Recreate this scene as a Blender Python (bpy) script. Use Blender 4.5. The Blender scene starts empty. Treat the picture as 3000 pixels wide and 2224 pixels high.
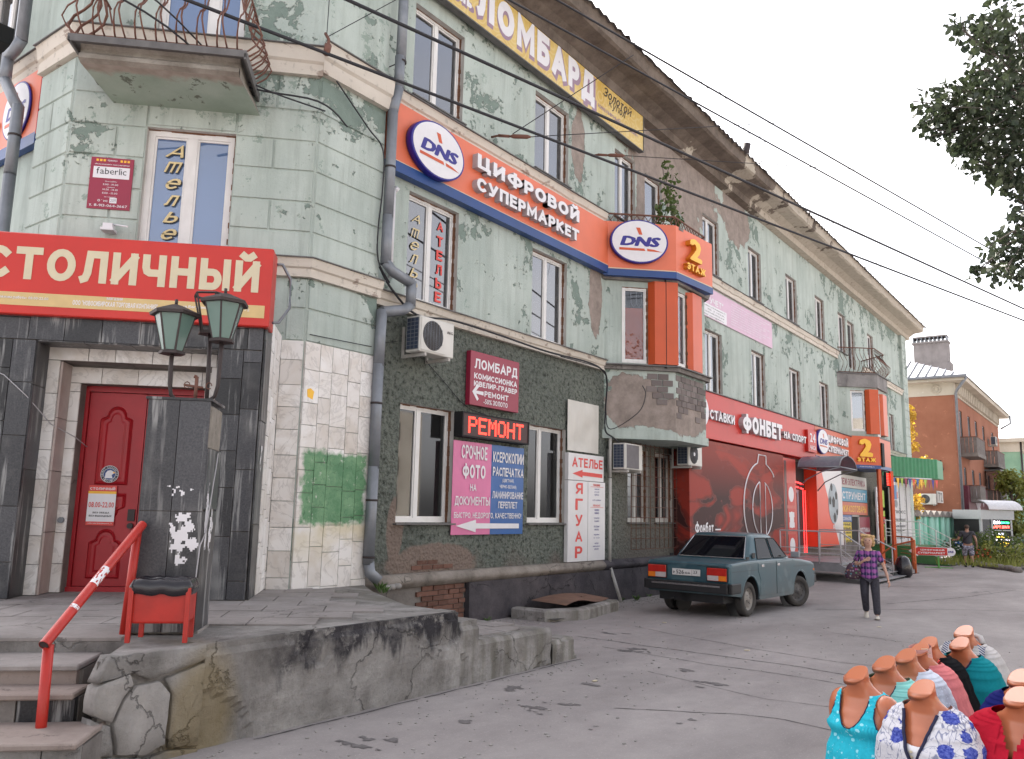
import bpy, bmesh, math, random
from mathutils import Matrix, Vector, noise as mnoise
R = math.radians
SC = bpy.context.scene
COL = SC.collection
random.seed(7)

# ---------------------------------------------------------------- camera
def setup_camera():
    pi, ro, h = R(9.0), R(1.28), R(36.5)
    fw = Vector((math.cos(h)*math.cos(pi), math.sin(h)*math.cos(pi), math.sin(pi)))
    r = Vector((math.sin(h), -math.cos(h), 0)); u = r.cross(fw)
    r2 = r*math.cos(ro)+u*math.sin(ro); u2 = -r*math.sin(ro)+u*math.cos(ro)
    m = Matrix.Identity(4)
    for i in range(3):
        m[i][0], m[i][1], m[i][2] = r2[i], u2[i], -fw[i]
    m.translation = (0, -9.0, 1.85)
    cd = bpy.data.cameras.new('camera'); co = bpy.data.objects.new('camera', cd); COL.objects.link(co)
    co.matrix_world = m
    cd.sensor_width = 36; cd.lens = 2420/3000*36
    cd.clip_start = .05; cd.clip_end = 2000
    SC.camera = co
setup_camera()

# ---------------------------------------------------------------- light
SUN_DIR = Vector((.42, .80, 1.02)).normalized()      # behind the long facade, high
EL = math.asin(SUN_DIR.z); AZ = math.atan2(SUN_DIR.x, SUN_DIR.y)
W = bpy.data.worlds.new('World'); SC.world = W; W.use_nodes = True
_n = W.node_tree.nodes; _l = W.node_tree.links
for x in list(_n): _n.remove(x)
_o = _n.new('ShaderNodeOutputWorld'); _b = _n.new('ShaderNodeBackground'); _s = _n.new('ShaderNodeTexSky')
_s.sky_type = 'NISHITA'; _s.sun_disc = False; _s.sun_elevation = EL; _s.sun_rotation = AZ
_s.air_density = 1.0; _s.dust_density = 3.0; _s.ozone_density = 1.0
# thin bright veil of cloud: the sky loses most of its blue
_bw = _n.new('ShaderNodeRGBToBW'); _l.new(_s.outputs[0], _bw.inputs[0])
_tc = _n.new('ShaderNodeTexCoord'); _mp = _n.new('ShaderNodeMapping'); _mp.inputs['Scale'].default_value = (1.5, 1.5, 4)
_l.new(_tc.outputs['Generated'], _mp.inputs[0])
_nz = _n.new('ShaderNodeTexNoise'); _nz.inputs['Scale'].default_value = 1.6; _nz.inputs['Detail'].default_value = 6
_l.new(_mp.outputs[0], _nz.inputs['Vector'])
_mr = _n.new('ShaderNodeMapRange'); _mr.inputs[1].default_value = .3; _mr.inputs[2].default_value = .7
_mr.inputs[3].default_value = .62; _mr.inputs[4].default_value = .95
_l.new(_nz.outputs[0], _mr.inputs[0])
_tint = _n.new('ShaderNodeMix'); _tint.data_type = 'RGBA'; _tint.blend_type = 'MULTIPLY'; _tint.inputs[0].default_value = 1
_l.new(_bw.outputs[0], _tint.inputs[6]); _tint.inputs[7].default_value = (1.23, 1.18, 1.16, 1)
_mx = _n.new('ShaderNodeMix'); _mx.data_type = 'RGBA'
_l.new(_mr.outputs[0], _mx.inputs[0]); _l.new(_s.outputs[0], _mx.inputs[6]); _l.new(_tint.outputs[2], _mx.inputs[7])
_l.new(_mx.outputs[2], _b.inputs[0]); _b.inputs[1].default_value = .15
_l.new(_b.outputs[0], _o.inputs[0])
sd = bpy.data.lights.new('sun', 'SUN'); sd.energy = 3.2; sd.angle = R(.55); sd.color = (1, .94, .85)
so = bpy.data.objects.new('sun', sd); COL.objects.link(so)
so.rotation_euler = SUN_DIR.to_track_quat('Z', 'Y').to_euler()
SC.view_settings.view_transform = 'Standard'; SC.view_settings.look = 'None'
SC.view_settings.exposure = 1.95; SC.view_settings.gamma = 1.0; SC.view_settings.use_curve_mapping = False
SC.cycles.max_bounces = 6; SC.cycles.transparent_max_bounces = 12; SC.cycles.diffuse_bounces = 3
SC.cycles.caustics_reflective = False; SC.cycles.caustics_refractive = False
SC.cycles.sample_clamp_indirect = 6

# ---------------------------------------------------------------- frames and mesh builder
class Fr:
    """local frame on a surface: u along it, v up, w out of it"""
    def __init__(s, o, U, N, V=(0, 0, 1)):
        s.o, s.U, s.N, s.V = Vector(o), Vector(U), Vector(N), Vector(V)
    def p(s, u, v, w=0): return s.o + s.U*u + s.V*v + s.N*w
    def sh(s, u=0, v=0, w=0): return Fr(s.p(u, v, w), s.U, s.N, s.V)
Q = math.sqrt(.5)
FA = Fr((0, 0, 0), (1, 0, 0), (0, -1, 0))                 # long street facade
FP = Fr((0, -.2, 0), (1, 0, 0), (0, -1, 0))               # right side of the corner pavilion
FB = Fr((3.475, 3.475, 0), (Q, -Q, 0), (-Q, -Q, 0))       # chamfered corner face
FC = Fr((5.05, 0, 0), (0, -1, 0), (-1, 0, 0))             # side street facade (u = -y)
FD = Fr((4.853, 0, 0), (0, -1, 0), (-1, 0, 0))            # left side of the pavilion
FR_ = Fr((2.5, 2.5, 0), (Q, -Q, 0), (-Q, -Q, 0))          # front of the entrance portal
G0 = Fr((0, 0, 0), (1, 0, 0), (0, -1, 0))
WM = {}
class MB:
    def __init__(s): s.v, s.f, s.m, s.sm = [], [], [], []
    def face(s, pts, mi=0, smooth=False):
        b = len(s.v); s.v += [tuple(p) for p in pts]; s.f.append(tuple(range(b, b+len(pts)))); s.m.append(mi); s.sm.append(smooth)
    def add(s, vs, fs, mi=0, smooth=False):
        b = len(s.v); s.v += [tuple(p) for p in vs]
        for f in fs: s.f.append(tuple(b+i for i in f)); s.m.append(mi); s.sm.append(smooth)
    def box(s, fr, u0, u1, v0, v1, w0, w1, mi=0, skip=''):
        P = [fr.p(u, v, w) for w in (w0, w1) for v in (v0, v1) for u in (u0, u1)]
        F = {'b': (0, 2, 3, 1), 'f': (4, 5, 7, 6), 'd': (0, 1, 5, 4), 't': (2, 6, 7, 3), 'l': (0, 4, 6, 2), 'r': (1, 3, 7, 5)}
        s.add(P, [F[k] for k in 'bfdtlr' if k not in skip], mi)
        return s
    def prism(s, fr, pts, w0, w1, mi=0):
        """outline pts (u,v) counter-clockwise seen from outside, from depth w0 to w1"""
        n = len(pts); P = [fr.p(u, v, w0) for u, v in pts]+[fr.p(u, v, w1) for u, v in pts]
        F = [tuple(range(n, 2*n)), tuple(range(n-1, -1, -1))]+[(i, (i+1) % n, n+(i+1) % n, n+i) for i in range(n)]
        s.add(P, F, mi); return s
    def tube(s, pts, r, n=8, mi=0, caps=True, smooth=True):
        pts = [Vector(p) for p in pts]; rr = r if isinstance(r, (list, tuple)) else [r]*len(pts)
        vs, fs = [], []; up = None
        for i, p in enumerate(pts):
            t = (pts[min(i+1, len(pts)-1)]-pts[max(i-1, 0)])
            if t.length < 1e-9: t = Vector((0, 0, 1))
            t.normalize()
            if up is None: up = Vector((0, 0, 1)) if abs(t.z) < .9 else Vector((1, 0, 0))
            a = t.cross(up)
            if a.length < 1e-3: a = t.cross(Vector((1, 0, 0)))
            a.normalize(); b = t.cross(a).normalized(); up = -b if False else up
            for k in range(n):
                an = 2*math.pi*k/n; vs.append(p+(a*math.cos(an)+b*math.sin(an))*rr[i])
        for i in range(len(pts)-1):
            for k in range(n):
                fs.append((i*n+k, i*n+(k+1) % n, (i+1)*n+(k+1) % n, (i+1)*n+k))
        s.add(vs, fs, mi, smooth)
        if caps:
            b = len(s.v)-len(vs)
            s.f.append(tuple(b+k for k in range(n-1, -1, -1))); s.m.append(mi); s.sm.append(False)
            s.f.append(tuple(b+(len(pts)-1)*n+k for k in range(n))); s.m.append(mi); s.sm.append(False)
        return s
    def loft(s, rings, mi=0, smooth=True, cap=(True, True), closed=True):
        n = len(rings[0]); vs = [p for r in rings for p in r]; fs = []
        for i in range(len(rings)-1):
            for k in range(n if closed else n-1):
                fs.append((i*n+k, i*n+(k+1) % n, (i+1)*n+(k+1) % n, (i+1)*n+k))
        s.add(vs, fs, mi, smooth); b = len(s.v)-len(vs)
        if closed and cap[0]: s.f.append(tuple(b+k for k in range(n-1, -1, -1))); s.m.append(mi); s.sm.append(False)
        if closed and cap[1]: s.f.append(tuple(b+(len(rings)-1)*n+k for k in range(n))); s.m.append(mi); s.sm.append(False)
        return s
    def ico(s, c, r, mi=0, n=8, m=6, sq=(1, 1, 1)):
        rings = []
        for i in range(1, m):
            a = math.pi*i/m
            rings.append([(c[0]+r*sq[0]*math.sin(a)*math.cos(2*math.pi*k/n), c[1]+r*sq[1]*math.sin(a)*math.sin(2*math.pi*k/n), c[2]+r*sq[2]*-math.cos(a)) for k in range(n)])
        s.loft(rings, mi); return s
    def build(s, name, mats, parent=None, local=False, bevel=0, seg=1, sub=0):
        me = bpy.data.meshes.new(name)
        vs = s.v
        if parent is not None and not local:
            mi = WM.get(parent.name, Matrix.Identity(4)).inverted(); vs = [mi @ Vector(p) for p in vs]
        me.from_pydata([tuple(p) for p in vs], [], s.f)
        if not isinstance(mats, (list, tuple)): mats = [mats]
        for m in mats: me.materials.append(m)
        me.polygons.foreach_set('material_index', s.m); me.polygons.foreach_set('use_smooth', s.sm)
        if bevel or sub:
            bm = bmesh.new(); bm.from_mesh(me)
            bmesh.ops.remove_doubles(bm, verts=bm.verts, dist=1e-5)
            if bevel:
                es = [e for e in bm.edges if len(e.link_faces) == 2 and e.calc_face_angle(0) > R(25)]
                bmesh.ops.bevel(bm, geom=es, offset=bevel, segments=seg, affect='EDGES', profile=.5, clamp_overlap=True)
            bm.to_mesh(me); bm.free()
        me.update(); me.validate()
        o = bpy.data.objects.new(name, me); COL.objects.link(o)
        if parent is not None:
            o.parent = parent; WM[o.name] = WM.get(parent.name, Matrix.Identity(4))
        if sub:
            md = o.modifiers.new('s', 'SUBSURF'); md.levels = sub; md.render_levels = sub
        return o
def thing(name, label, cat, loc=(0, 0, 0), group=None, rz=0):
    o = bpy.data.objects.new(name, None); COL.objects.link(o); o.empty_display_size = .1
    o.location = loc; o.rotation_euler = (0, 0, rz); o['label'] = label; o['category'] = cat
    if group: o['group'] = group
    WM[o.name] = Matrix.Translation(Vector(loc)) @ Matrix.Rotation(rz, 4, 'Z')
    return o
def tag(o, label=None, cat=None, group=None, kind=None):
    if label: o['label'] = label
    if cat: o['category'] = cat
    if group: o['group'] = group
    if kind: o['kind'] = kind
    return o
def copy_tree(o, parent=None):
    c = o.copy(); COL.objects.link(c); c.parent = parent
    for ch in o.children: copy_tree(ch, c)
    return c

# ---------------------------------------------------------------- text
_tc_cache = {}
def _arc(cx, cy, rx, ry, a0, a1, n=10): return [(cx+rx*math.cos(R(a0+(a1-a0)*i/n)), cy+ry*math.sin(R(a0+(a1-a0)*i/n))) for i in range(n+1)]
_bowl = lambda y0, y1, k=.62: [(0, y1), (k, y1)]+_arc(k, (y0+y1)/2, 1-k, (y1-y0)/2, 90, -90, 8)[1:]+[(0, y0)]
_mir = lambda P: [(1-x, y) for x, y in P]
STROKES = {'А': (.78, [[(0, 0), (.5, 1), (1, 0)], [(.22, .30), (.78, .30)]]), 'Б': (.64, [[(.95, 1), (0, 1), (0, 0)], _bowl(0, .56)]), 'В': (.66, [[(0, 0), (0, 1)], [(x*.9, y) for x, y in _bowl(.54, 1)], _bowl(0, .54)]),
 'Г': (.56, [[(0, 0), (0, 1), (1, 1)]]), 'Д': (.82, [[(0, -.17), (0, 0), (1, 0), (1, -.17)], [(.14, 0), (.30, 1), (.86, 1), (.86, 0)]]), 'Е': (.58, [[(1, 1), (0, 1), (0, 0), (1, 0)], [(0, .52), (.9, .52)]]),
 'Ж': (1.0, [[(.5, 0), (.5, 1)], [(0, 1), (.3, .5), (0, 0)], [(1, 1), (.7, .5), (1, 0)], [(.3, .5), (.7, .5)]]), 'З': (.60, [_arc(.42, .74, .55, .26, 150, -90, 9)+_arc(.42, .25, .58, .25, 90, -150, 9)]), 'И': (.70, [[(0, 1), (0, 0)], [(0, .04), (1, .96)], [(1, 1), (1, 0)]]),
 'Й': (.70, [[(0, 1), (0, 0)], [(0, .04), (1, .96)], [(1, 1), (1, 0)], [(.25, 1.34), (.4, 1.26), (.6, 1.26), (.75, 1.34)]]), 'К': (.68, [[(0, 0), (0, 1)], [(1, 1), (.22, .5), (1, 0)], [(0, .5), (.22, .5)]]), 'Л': (.74, [[(0, 0), (.1, .03), (.2, .25), (.28, 1), (1, 1), (1, 0)]]),
 'М': (.88, [[(0, 0), (0, 1), (.5, .25), (1, 1), (1, 0)]]), 'Н': (.70, [[(0, 0), (0, 1)], [(1, 0), (1, 1)], [(0, .52), (1, .52)]]), 'О': (.78, [_arc(.5, .5, .5, .5, 0, 360, 20)]), 'П': (.70, [[(0, 0), (0, 1), (1, 1), (1, 0)]]), 'Р': (.62, [[(0, 0), (0, 1)], _bowl(.44, 1)]),
 'С': (.70, [_arc(.56, .5, .56, .5, 48, 312, 16)]), 'Т': (.72, [[(0, 1), (1, 1)], [(.5, 0), (.5, 1)]]), 'У': (.72, [[(0, 1), (.48, .34)], [(1, 1), (.42, .06), (.3, 0), (.1, 0)]]), 'Ф': (1.0, [_arc(.5, .5, .5, .36, 0, 360, 20), [(.5, -.08), (.5, 1.08)]]), 'Х': (.72, [[(0, 0), (1, 1)], [(0, 1), (1, 0)]]),
 'Ц': (.78, [[(0, 1), (0, 0), (1, 0), (1, -.2)], [(.84, 0), (.84, 1)]]), 'Ч': (.66, [[(0, 1), (0, .62), (.08, .46), (.25, .4), (1, .4)], [(1, 0), (1, 1)]]), 'Ш': (.96, [[(0, 1), (0, 0), (1, 0), (1, 1)], [(.5, 0), (.5, 1)]]), 'Щ': (1.02, [[(0, 1), (0, 0), (1, 0), (1, -.2)], [(.44, 0), (.44, 1)], [(.88, 0), (.88, 1)]]),
 'Ы': (.88, [[(0, 1), (0, 0)], [(x*.64, y) for x, y in _bowl(0, .58)], [(1, 0), (1, 1)]]), 'Ь': (.62, [[(0, 1), (0, 0)], _bowl(0, .58)]), 'Э': (.68, [_mir(_arc(.56, .5, .56, .5, 48, 312, 16)), [(.35, .5), (1, .5)]]), 'Ю': (1.02, [[(0, 0), (0, 1)], [(0, .5), (.35, .5)], [(.35+.65*x, y) for x, y in _arc(.5, .5, .5, .5, 0, 360, 18)]]),
 'Я': (.66, [[(1, 0), (1, 1)], _mir(_bowl(.42, 1)), [(.55, .42), (0, 0)]]), 'е': (.58, [[(.02, .38), (1, .38)]+[(1, .42)]+_arc(.5, .36, .5, .36, 10, 315, 12)]), 'л': (.55, [[(0, .02), (.15, .05), (.3, .72), (1, .72), (1, 0)]]), 'ь': (.5, [[(0, .72), (0, 0)], [(x, y*.75) for x, y in _bowl(0, .56)]]),
 'т': (.5, [[(0, .72), (1, .72)], [(.5, 0), (.5, .72)]]), 'о': (.58, [_arc(.5, .36, .5, .36, 0, 360, 16)]), 'н': (.54, [[(0, 0), (0, .72)], [(1, 0), (1, .72)], [(0, .38), (1, .38)]]), 'б': (.58, [_arc(.5, .34, .5, .34, 0, 360, 16), [(0, .34), (.02, .7), (.25, .93), (.9, 1)]]), 'm': (.8, [[(0, 0), (0, .72), (.5, .72), (.5, 0)], [(.5, .72), (1, .72), (1, 0)]])}
def _ribbon(P, t, z, depth, V, F):
    """a stroke of width t along P"""
    n = len(P); closed = abs(P[0][0]-P[-1][0])+abs(P[0][1]-P[-1][1]) < 1e-6
    if closed: P = P[:-1]; n -= 1
    else:      # square ends
        P = list(P)
        for i, j in ((0, 1), (n-1, n-2)): l = math.hypot(P[i][0]-P[j][0], P[i][1]-P[j][1]) or 1; P[i] = (P[i][0]+(P[i][0]-P[j][0])/l*t*.5, P[i][1]+(P[i][1]-P[j][1])/l*t*.5)
    L, Rr = [], []
    for i, (x, y) in enumerate(P):
        a = P[(i-1) % n] if closed or i > 0 else None; c = P[(i+1) % n] if closed or i < n-1 else None; d = []
        for p, q in ((a, (x, y)), ((x, y), c)):
            if p and q: l = math.hypot(q[0]-p[0], q[1]-p[1]) or 1e-6; d.append(((q[0]-p[0])/l, (q[1]-p[1])/l))
        n0 = (-d[0][1], d[0][0]); n1 = (-d[-1][1], d[-1][0]); m = (n0[0]+n1[0], n0[1]+n1[1]); l = math.hypot(*m) or 1e-6; m = (m[0]/l, m[1]/l); k = t/2/max(.42, m[0]*n0[0]+m[1]*n0[1])
        L.append((x+m[0]*k, y+m[1]*k)); Rr.append((x-m[0]*k, y-m[1]*k))
    b = len(V); zt = depth/2+z; V += [(x, y, zt) for x, y in L]+[(x, y, zt) for x, y in Rr]
    if depth: V += [(x, y, -depth/2) for x, y in L]+[(x, y, -depth/2) for x, y in Rr]
    m = n if closed else n-1
    for i in range(m):
        j = (i+1) % n; F.append((b+n+i, b+n+j, b+j, b+i))
        if depth: F += [(b+i, b+j, b+2*n+j, b+2*n+i), (b+n+j, b+n+i, b+3*n+i, b+3*n+j)]
    if depth and not closed: F += [(b, b+2*n, b+3*n, b+n), (b+n-1, b+2*n-1, b+4*n-1, b+3*n-1)]
def _glyph(s, off, depth):
    k = (s, off, depth)
    if k in _tc_cache: return _tc_cache[k]
    V, F = [], []; x = 0; t = .155+off*1.6; gap = .11+max(0, off)*.6
    for ch in s:
        if ch == ' ': x += .34; continue
        if ch in STROKES:
            w, SS = STROKES[ch]; w += max(0, off)*1.2
            for i, P in enumerate(SS): _ribbon([(x+t/2+px*(w-t), t/2+py*(1-t)) for px, py in P], t, i*(.004 if depth else .0004), depth, V, F)
            x += w+gap; continue
        c = bpy.data.curves.new('t', 'FONT'); c.body = ch; c.extrude = depth/2; c.resolution_u = 2; o = bpy.data.objects.new('t', c); m = bpy.data.meshes.new_from_object(o); q = 1/.727
        v0 = [tuple(v.co) for v in m.vertices]; f0 = [tuple(p.vertices) for p in m.polygons]; bpy.data.objects.remove(o); bpy.data.meshes.remove(m); bpy.data.curves.remove(c)
        if not v0: continue
        x0 = min(v[0] for v in v0); x1 = max(v[0] for v in v0)
        for i, (dx, dy) in enumerate([(a*off, b_*off*.75) for a, b_ in ((-1, -.5), (-.75, .6), (-.1, -.85), (.13, 1), (.8, -.7), (1, .4))] if off > 0 else [(0, 0)]):   # heavier weight: the outline laid over itself, each a hair further out
            e = i*(.004 if depth else .00035); b = len(V); V += [(x+(a-x0+dx)*q, (y+dy)*q, z+e) for a, y, z in v0]; F += [tuple(b+j for j in f) for f in f0]
        x += (x1-x0)*q+gap
    _tc_cache[k] = (V, F); return V, F
def text(fr, s, u0, u1, v0, v1, w=.003, depth=0, off=.0, shear=0, mi=0, mb=None, flip=False):
    """lettering fitted to the box u0..u1, v0..v1 on the frame; depth>0 makes solid letters"""
    mb = mb or MB(); V, F = _glyph(s, off, 1.0 if depth else 0)
    if not V: return mb
    V = [(x+shear*y, y, z) for x, y, z in V]
    xs = [p[0] for p in V]; ys = [p[1] for p in V]; x0, x1, y0, y1 = min(xs), max(xs), min(ys), max(ys)
    def M(p):
        a = (p[0]-x0)/(x1-x0 or 1); b = (p[1]-y0)/(y1-y0 or 1)
        if flip: a = 1-a
        return fr.p(u0+a*(u1-u0), v0+b*(v1-v0), w+(p[2]+.5)*depth if depth else w+p[2])
    F2 = [f[::-1] for f in F] if flip else F
    mb.add([M(p) for p in V], F2, mi); return mb
def letters(fr, s, u0, u1, v0, v1, w, depth, mats, parent, off=.03, gap=.12, name='letter', shear=0, flip=False):
    """solid channel letters, one object each; mats = [face, side]"""
    ws = []; base = _glyph('Н' , off, 0)[0]; H0 = max(p[1] for p in base)-min(p[1] for p in base)
    yb = min(p[1] for p in base)
    for ch in s:
        if ch == ' ': ws.append((None, .32)); continue
        V = _glyph(ch, off, 1.0)[0]; xs = [p[0] for p in V]; ys = [p[1] for p in V]
        ws.append(((min(ys)-yb, max(ys)-yb), max(xs)-min(xs)))
    tot = sum(x[1] for x in ws)+gap*(len(s)-1); k = (u1-u0)/tot; kv = (v1-v0)/H0
    x = u0; out = []
    seq = list(zip(s, ws))
    if flip: seq = seq[::-1]
    for ch, (yr, wd) in seq:
        if yr:
            mb = text(fr, ch, x, x+wd*k, v0+yr[0]*kv, v0+yr[1]*kv, w, depth, off, shear, flip=flip)
            for i, f in enumerate(mb.f):
                zs = [(Vector(mb.v[j])-fr.o).dot(fr.N) for j in f]
                if min(zs) < w+depth*.98: mb.m[i] = 1
            out.append(mb.build(name, mats, parent))
        x += (wd+gap)*k
    return out

# ---------------------------------------------------------------- materials
class NT:
    def __init__(s, name):
        s.m = bpy.data.materials.new(name); s.m.use_nodes = True; s.t = s.m.node_tree
        for x in list(s.t.nodes): s.t.nodes.remove(x)
        s.out = s.t.nodes.new('ShaderNodeOutputMaterial'); s._pos = s._tc = None
    def N(s, typ, **kw):
        n = s.t.nodes.new('ShaderNode'+typ)
        for k, v in kw.items(): setattr(n, k, v)
        return n
    def L(s, a, b): s.t.links.new(a, b)
    def set(s, inp, v):
        if hasattr(v, 'node'): s.L(v, inp)
        elif isinstance(v, (tuple, list)) and len(v) == 3 and inp.type == 'RGBA': inp.default_value = (*v, 1)
        else: inp.default_value = v
    @property
    def pos(s):
        if not s._pos: s._pos = s.N('NewGeometry').outputs['Position']
        return s._pos
    @property
    def obj(s):
        if not s._tc: s._tc = s.N('TexCoord')
        return s._tc.outputs['Object']
    def map(s, v, scale=(1, 1, 1), loc=(0, 0, 0), rot=(0, 0, 0)):
        n = s.N('Mapping'); s.L(v, n.inputs[0]); n.inputs['Scale'].default_value = scale; n.inputs['Location'].default_value = loc
        n.inputs['Rotation'].default_value = rot; return n.outputs[0]
    def noise(s, v, scale=1, detail=4, rough=.5, dist=0, out=0):
        n = s.N('TexNoise'); s.L(v, n.inputs['Vector']); n.inputs['Scale'].default_value = scale; n.inputs['Detail'].default_value = detail
        n.inputs['Roughness'].default_value = rough; n.inputs['Distortion'].default_value = dist; return n.outputs[out]
    def vor(s, v, scale=1, feature='F1', out=0, rnd=1):
        n = s.N('TexVoronoi', feature=feature); s.L(v, n.inputs['Vector']); n.inputs['Scale'].default_value = scale
        n.inputs['Randomness'].default_value = rnd; return n.outputs[out]
    def step(s, v, a, b, lo=0, hi=1):
        n = s.N('MapRange'); s.set(n.inputs[0], v); n.inputs[1].default_value = a; n.inputs[2].default_value = b
        n.inputs[3].default_value = lo; n.inputs[4].default_value = hi; n.clamp = True; return n.outputs[0]
    def math(s, op, a, b=0.0, c=0.0):
        n = s.N('Math', operation=op); s.set(n.inputs[0], a); s.set(n.inputs[1], b); s.set(n.inputs[2], c); return n.outputs[0]
    def vmath(s, op, a, b=(0, 0, 0)):
        n = s.N('VectorMath', operation=op); s.set(n.inputs[0], a); s.set(n.inputs[1], b)
        return n.outputs['Value'] if op in ('LENGTH', 'DISTANCE', 'DOT_PRODUCT') else n.outputs[0]
    def mix(s, f, a, b, blend='MIX'):
        n = s.N('Mix', data_type='RGBA', blend_type=blend); s.set(n.inputs[0], f); s.set(n.inputs[6], a); s.set(n.inputs[7], b); return n.outputs[2]
    def xyz(s, v):
        n = s.N('SeparateXYZ'); s.L(v, n.inputs[0]); return n.outputs
    def blob(s, c, r, amp=.5, nscale=2.4, v=None, soft=.06):
        """ragged patch round c (world) with radii r"""
        v = v or s.pos
        d = s.vmath('SUBTRACT', v, c); d = s.vmath('DIVIDE', d, r); d = s.vmath('LENGTH', d)
        nz = s.noise(v, nscale, 6, .6)
        d = s.math('ADD', d, s.math('MULTIPLY', s.math('SUBTRACT', nz, .5), amp*2))
        return s.step(d, 1-soft, 1+soft, 1, 0)
    def rnd(s): return s.N('ObjectInfo').outputs['Random']
    def bump(s, h, strength=.5, dist=.02, normal=None):
        n = s.N('Bump'); s.set(n.inputs['Height'], h); n.inputs['Strength'].default_value = strength; n.inputs['Distance'].default_value = dist
        if normal: s.L(normal, n.inputs['Normal'])
        return n.outputs[0]
    def fin(s, color, rough=.8, metal=0, bump=None, spec=.5, emit=None, estr=0, alpha=None, coat=0, sheen=0):
        b = s.N('BsdfPrincipled'); s.set(b.inputs['Base Color'], color); s.set(b.inputs['Roughness'], rough); s.set(b.inputs['Metallic'], metal)
        b.inputs['Specular IOR Level'].default_value = spec
        if coat: b.inputs['Coat Weight'].default_value = coat; b.inputs['Coat Roughness'].default_value = .06
        if sheen: b.inputs['Sheen Weight'].default_value = sheen
        if bump: s.L(bump, b.inputs['Normal'])
        if emit: s.set(b.inputs['Emission Color'], emit); s.set(b.inputs['Emission Strength'], estr)
        if alpha is not None: s.set(b.inputs['Alpha'], alpha)
        s.L(b.outputs[0], s.out.inputs[0]); return s.m
def plain(name, c, rough=.6, metal=0, var=.12, scale=9, bump=.0, spec=.5, coat=0, dirt=0, grime=(.08, .07, .06)):
    g = NT(name); n = g.noise(g.pos, scale, 6, .6)
    col = g.mix(g.step(n, .3, .7), tuple(x*(1-var) for x in c), tuple(min(1, x*(1+var)) for x in c))
    if dirt:
        n2 = g.noise(g.map(g.pos, (1, 1, .35)), 3.1, 8, .65)
        col = g.mix(g.math('MULTIPLY', g.step(n2, .48, .75), dirt), col, grime)
    return g.fin(col, rough, metal, g.bump(n, .4, bump) if bump else None, spec, coat=coat)
def glow(name, c, strength, base=None):
    g = NT(name); return g.fin(base or c, .5, emit=c, estr=strength)

def mk_green(name, brown=(), dens=.0, dark=.58, tint=1.0, clean=0):
    g = NT(name); P = g.pos
    n1 = g.noise(P, .7, 5, .6); n2 = g.noise(g.map(P, (2.2, 2.2, .25)), 1.5, 6, .6); n3 = g.noise(P, 7, 8, .65)
    a = g.mix(g.step(n1, .35, .65), (.375*tint, .435*tint, .405*tint), (.475*tint, .535*tint, .50*tint))
    a = g.mix(g.step(n2, .47, .75, 0, .55), a, (.255, .29, .26)); a = g.mix(g.step(g.noise(g.map(P, (6, 6, .5)), 1.3, 7, .65), .53, .72, 0, .4), a, (.20, .22, .20))
    a = g.mix(g.step(n3, .55, .8, 0, .35), a, (.50, .56, .50))
    # flaked patches showing the older darker coat, with pale rims
    pn = g.noise(P, 1.15, 10, .68, .4); pm = g.noise(P, .33, 3, .5)
    pv = g.math('ADD', pn, g.math('MULTIPLY', g.math('SUBTRACT', pm, .5), .55)); fine = g.noise(P, 5.5, 8, .7, .3)
    pv = g.math('ADD', pv, g.math('MULTIPLY', g.math('SUBTRACT', fine, .5), .5)); sc = g.math('ADD', g.noise(P, 4.2, 9, .75), g.math('MULTIPLY', g.math('SUBTRACT', pm, .5), .35)); a = g.mix(g.step(sc, .60, .62, 0, .7), a, (.21, .275, .235))
    zz = g.xyz(P)[2]
    for z_ in (8.0, 11.5, 4.9): pv = g.math('ADD', pv, g.math('MULTIPLY', g.math('MULTIPLY', g.step(zz, z_-1.1, z_), g.step(zz, z_+.05, z_+.1, 1, 0)), .055))
    rim = g.step(pv, dark-.02, dark-.012); pat = g.step(pv, dark, dark+.008)
    a = g.mix(g.math('MULTIPLY', rim, .55), a, (.50, .54, .49))
    dk = g.mix(g.noise(P, 9, 5), (.16, .21, .187), (.23, .29, .258))
    a = g.mix(pat, a, dk)
    sp = g.step(g.noise(P, 17, 4, .7), .70, .715); a = g.mix(g.math('MULTIPLY', sp, .6), a, (.17, .21, .18))
    rel = g.math('SUBTRACT', 1.0, pat)
    for c, r, k in brown:
        m = g.blob(c, r, k*1.35, 2.1, soft=.02)
        bc = g.mix(g.step(g.noise(P, 3.5, 8, .7), .35, .65), (.215, .18, .16), (.34, .285, .255))
        a = g.mix(m, a, bc); rel = g.math('MULTIPLY', rel, g.math('SUBTRACT', 1.0, m))
    h = g.math('ADD', g.math('MULTIPLY', rel, .6), g.math('MULTIPLY', g.noise(P, 30, 6, .7), .25))
    return g.fin(a, .88, bump=g.bump(h, 1.0, .03), spec=.2)
BR = [((19.3, 0, 10.9), (2.9, 3, 1.25), .45), ((17.6, 0, 9.6), (.55, 3, 1.7), .35), ((20.3, 0, 9.3), (.5, 3, 1.2), .3),
      ((15.15, 0, 6.5), (.27, 3, .9), .35), ((14.4, 0, 9.7), (.28, 3, .8), .4), ((23.5, 0, 10.9), (1.1, 3, .9), .5),
      ((16.6, 0, 11.3), (1.2, 3, .8), .3)]
m_green = mk_green('sage plaster with peeling patches', BR, dark=.59)
m_green2 = mk_green('sage plaster of pavilion', (), dark=.62, tint=1.0)
m_greenC = mk_green('sage plaster of side street', (), dark=.70, tint=1.05)
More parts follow.
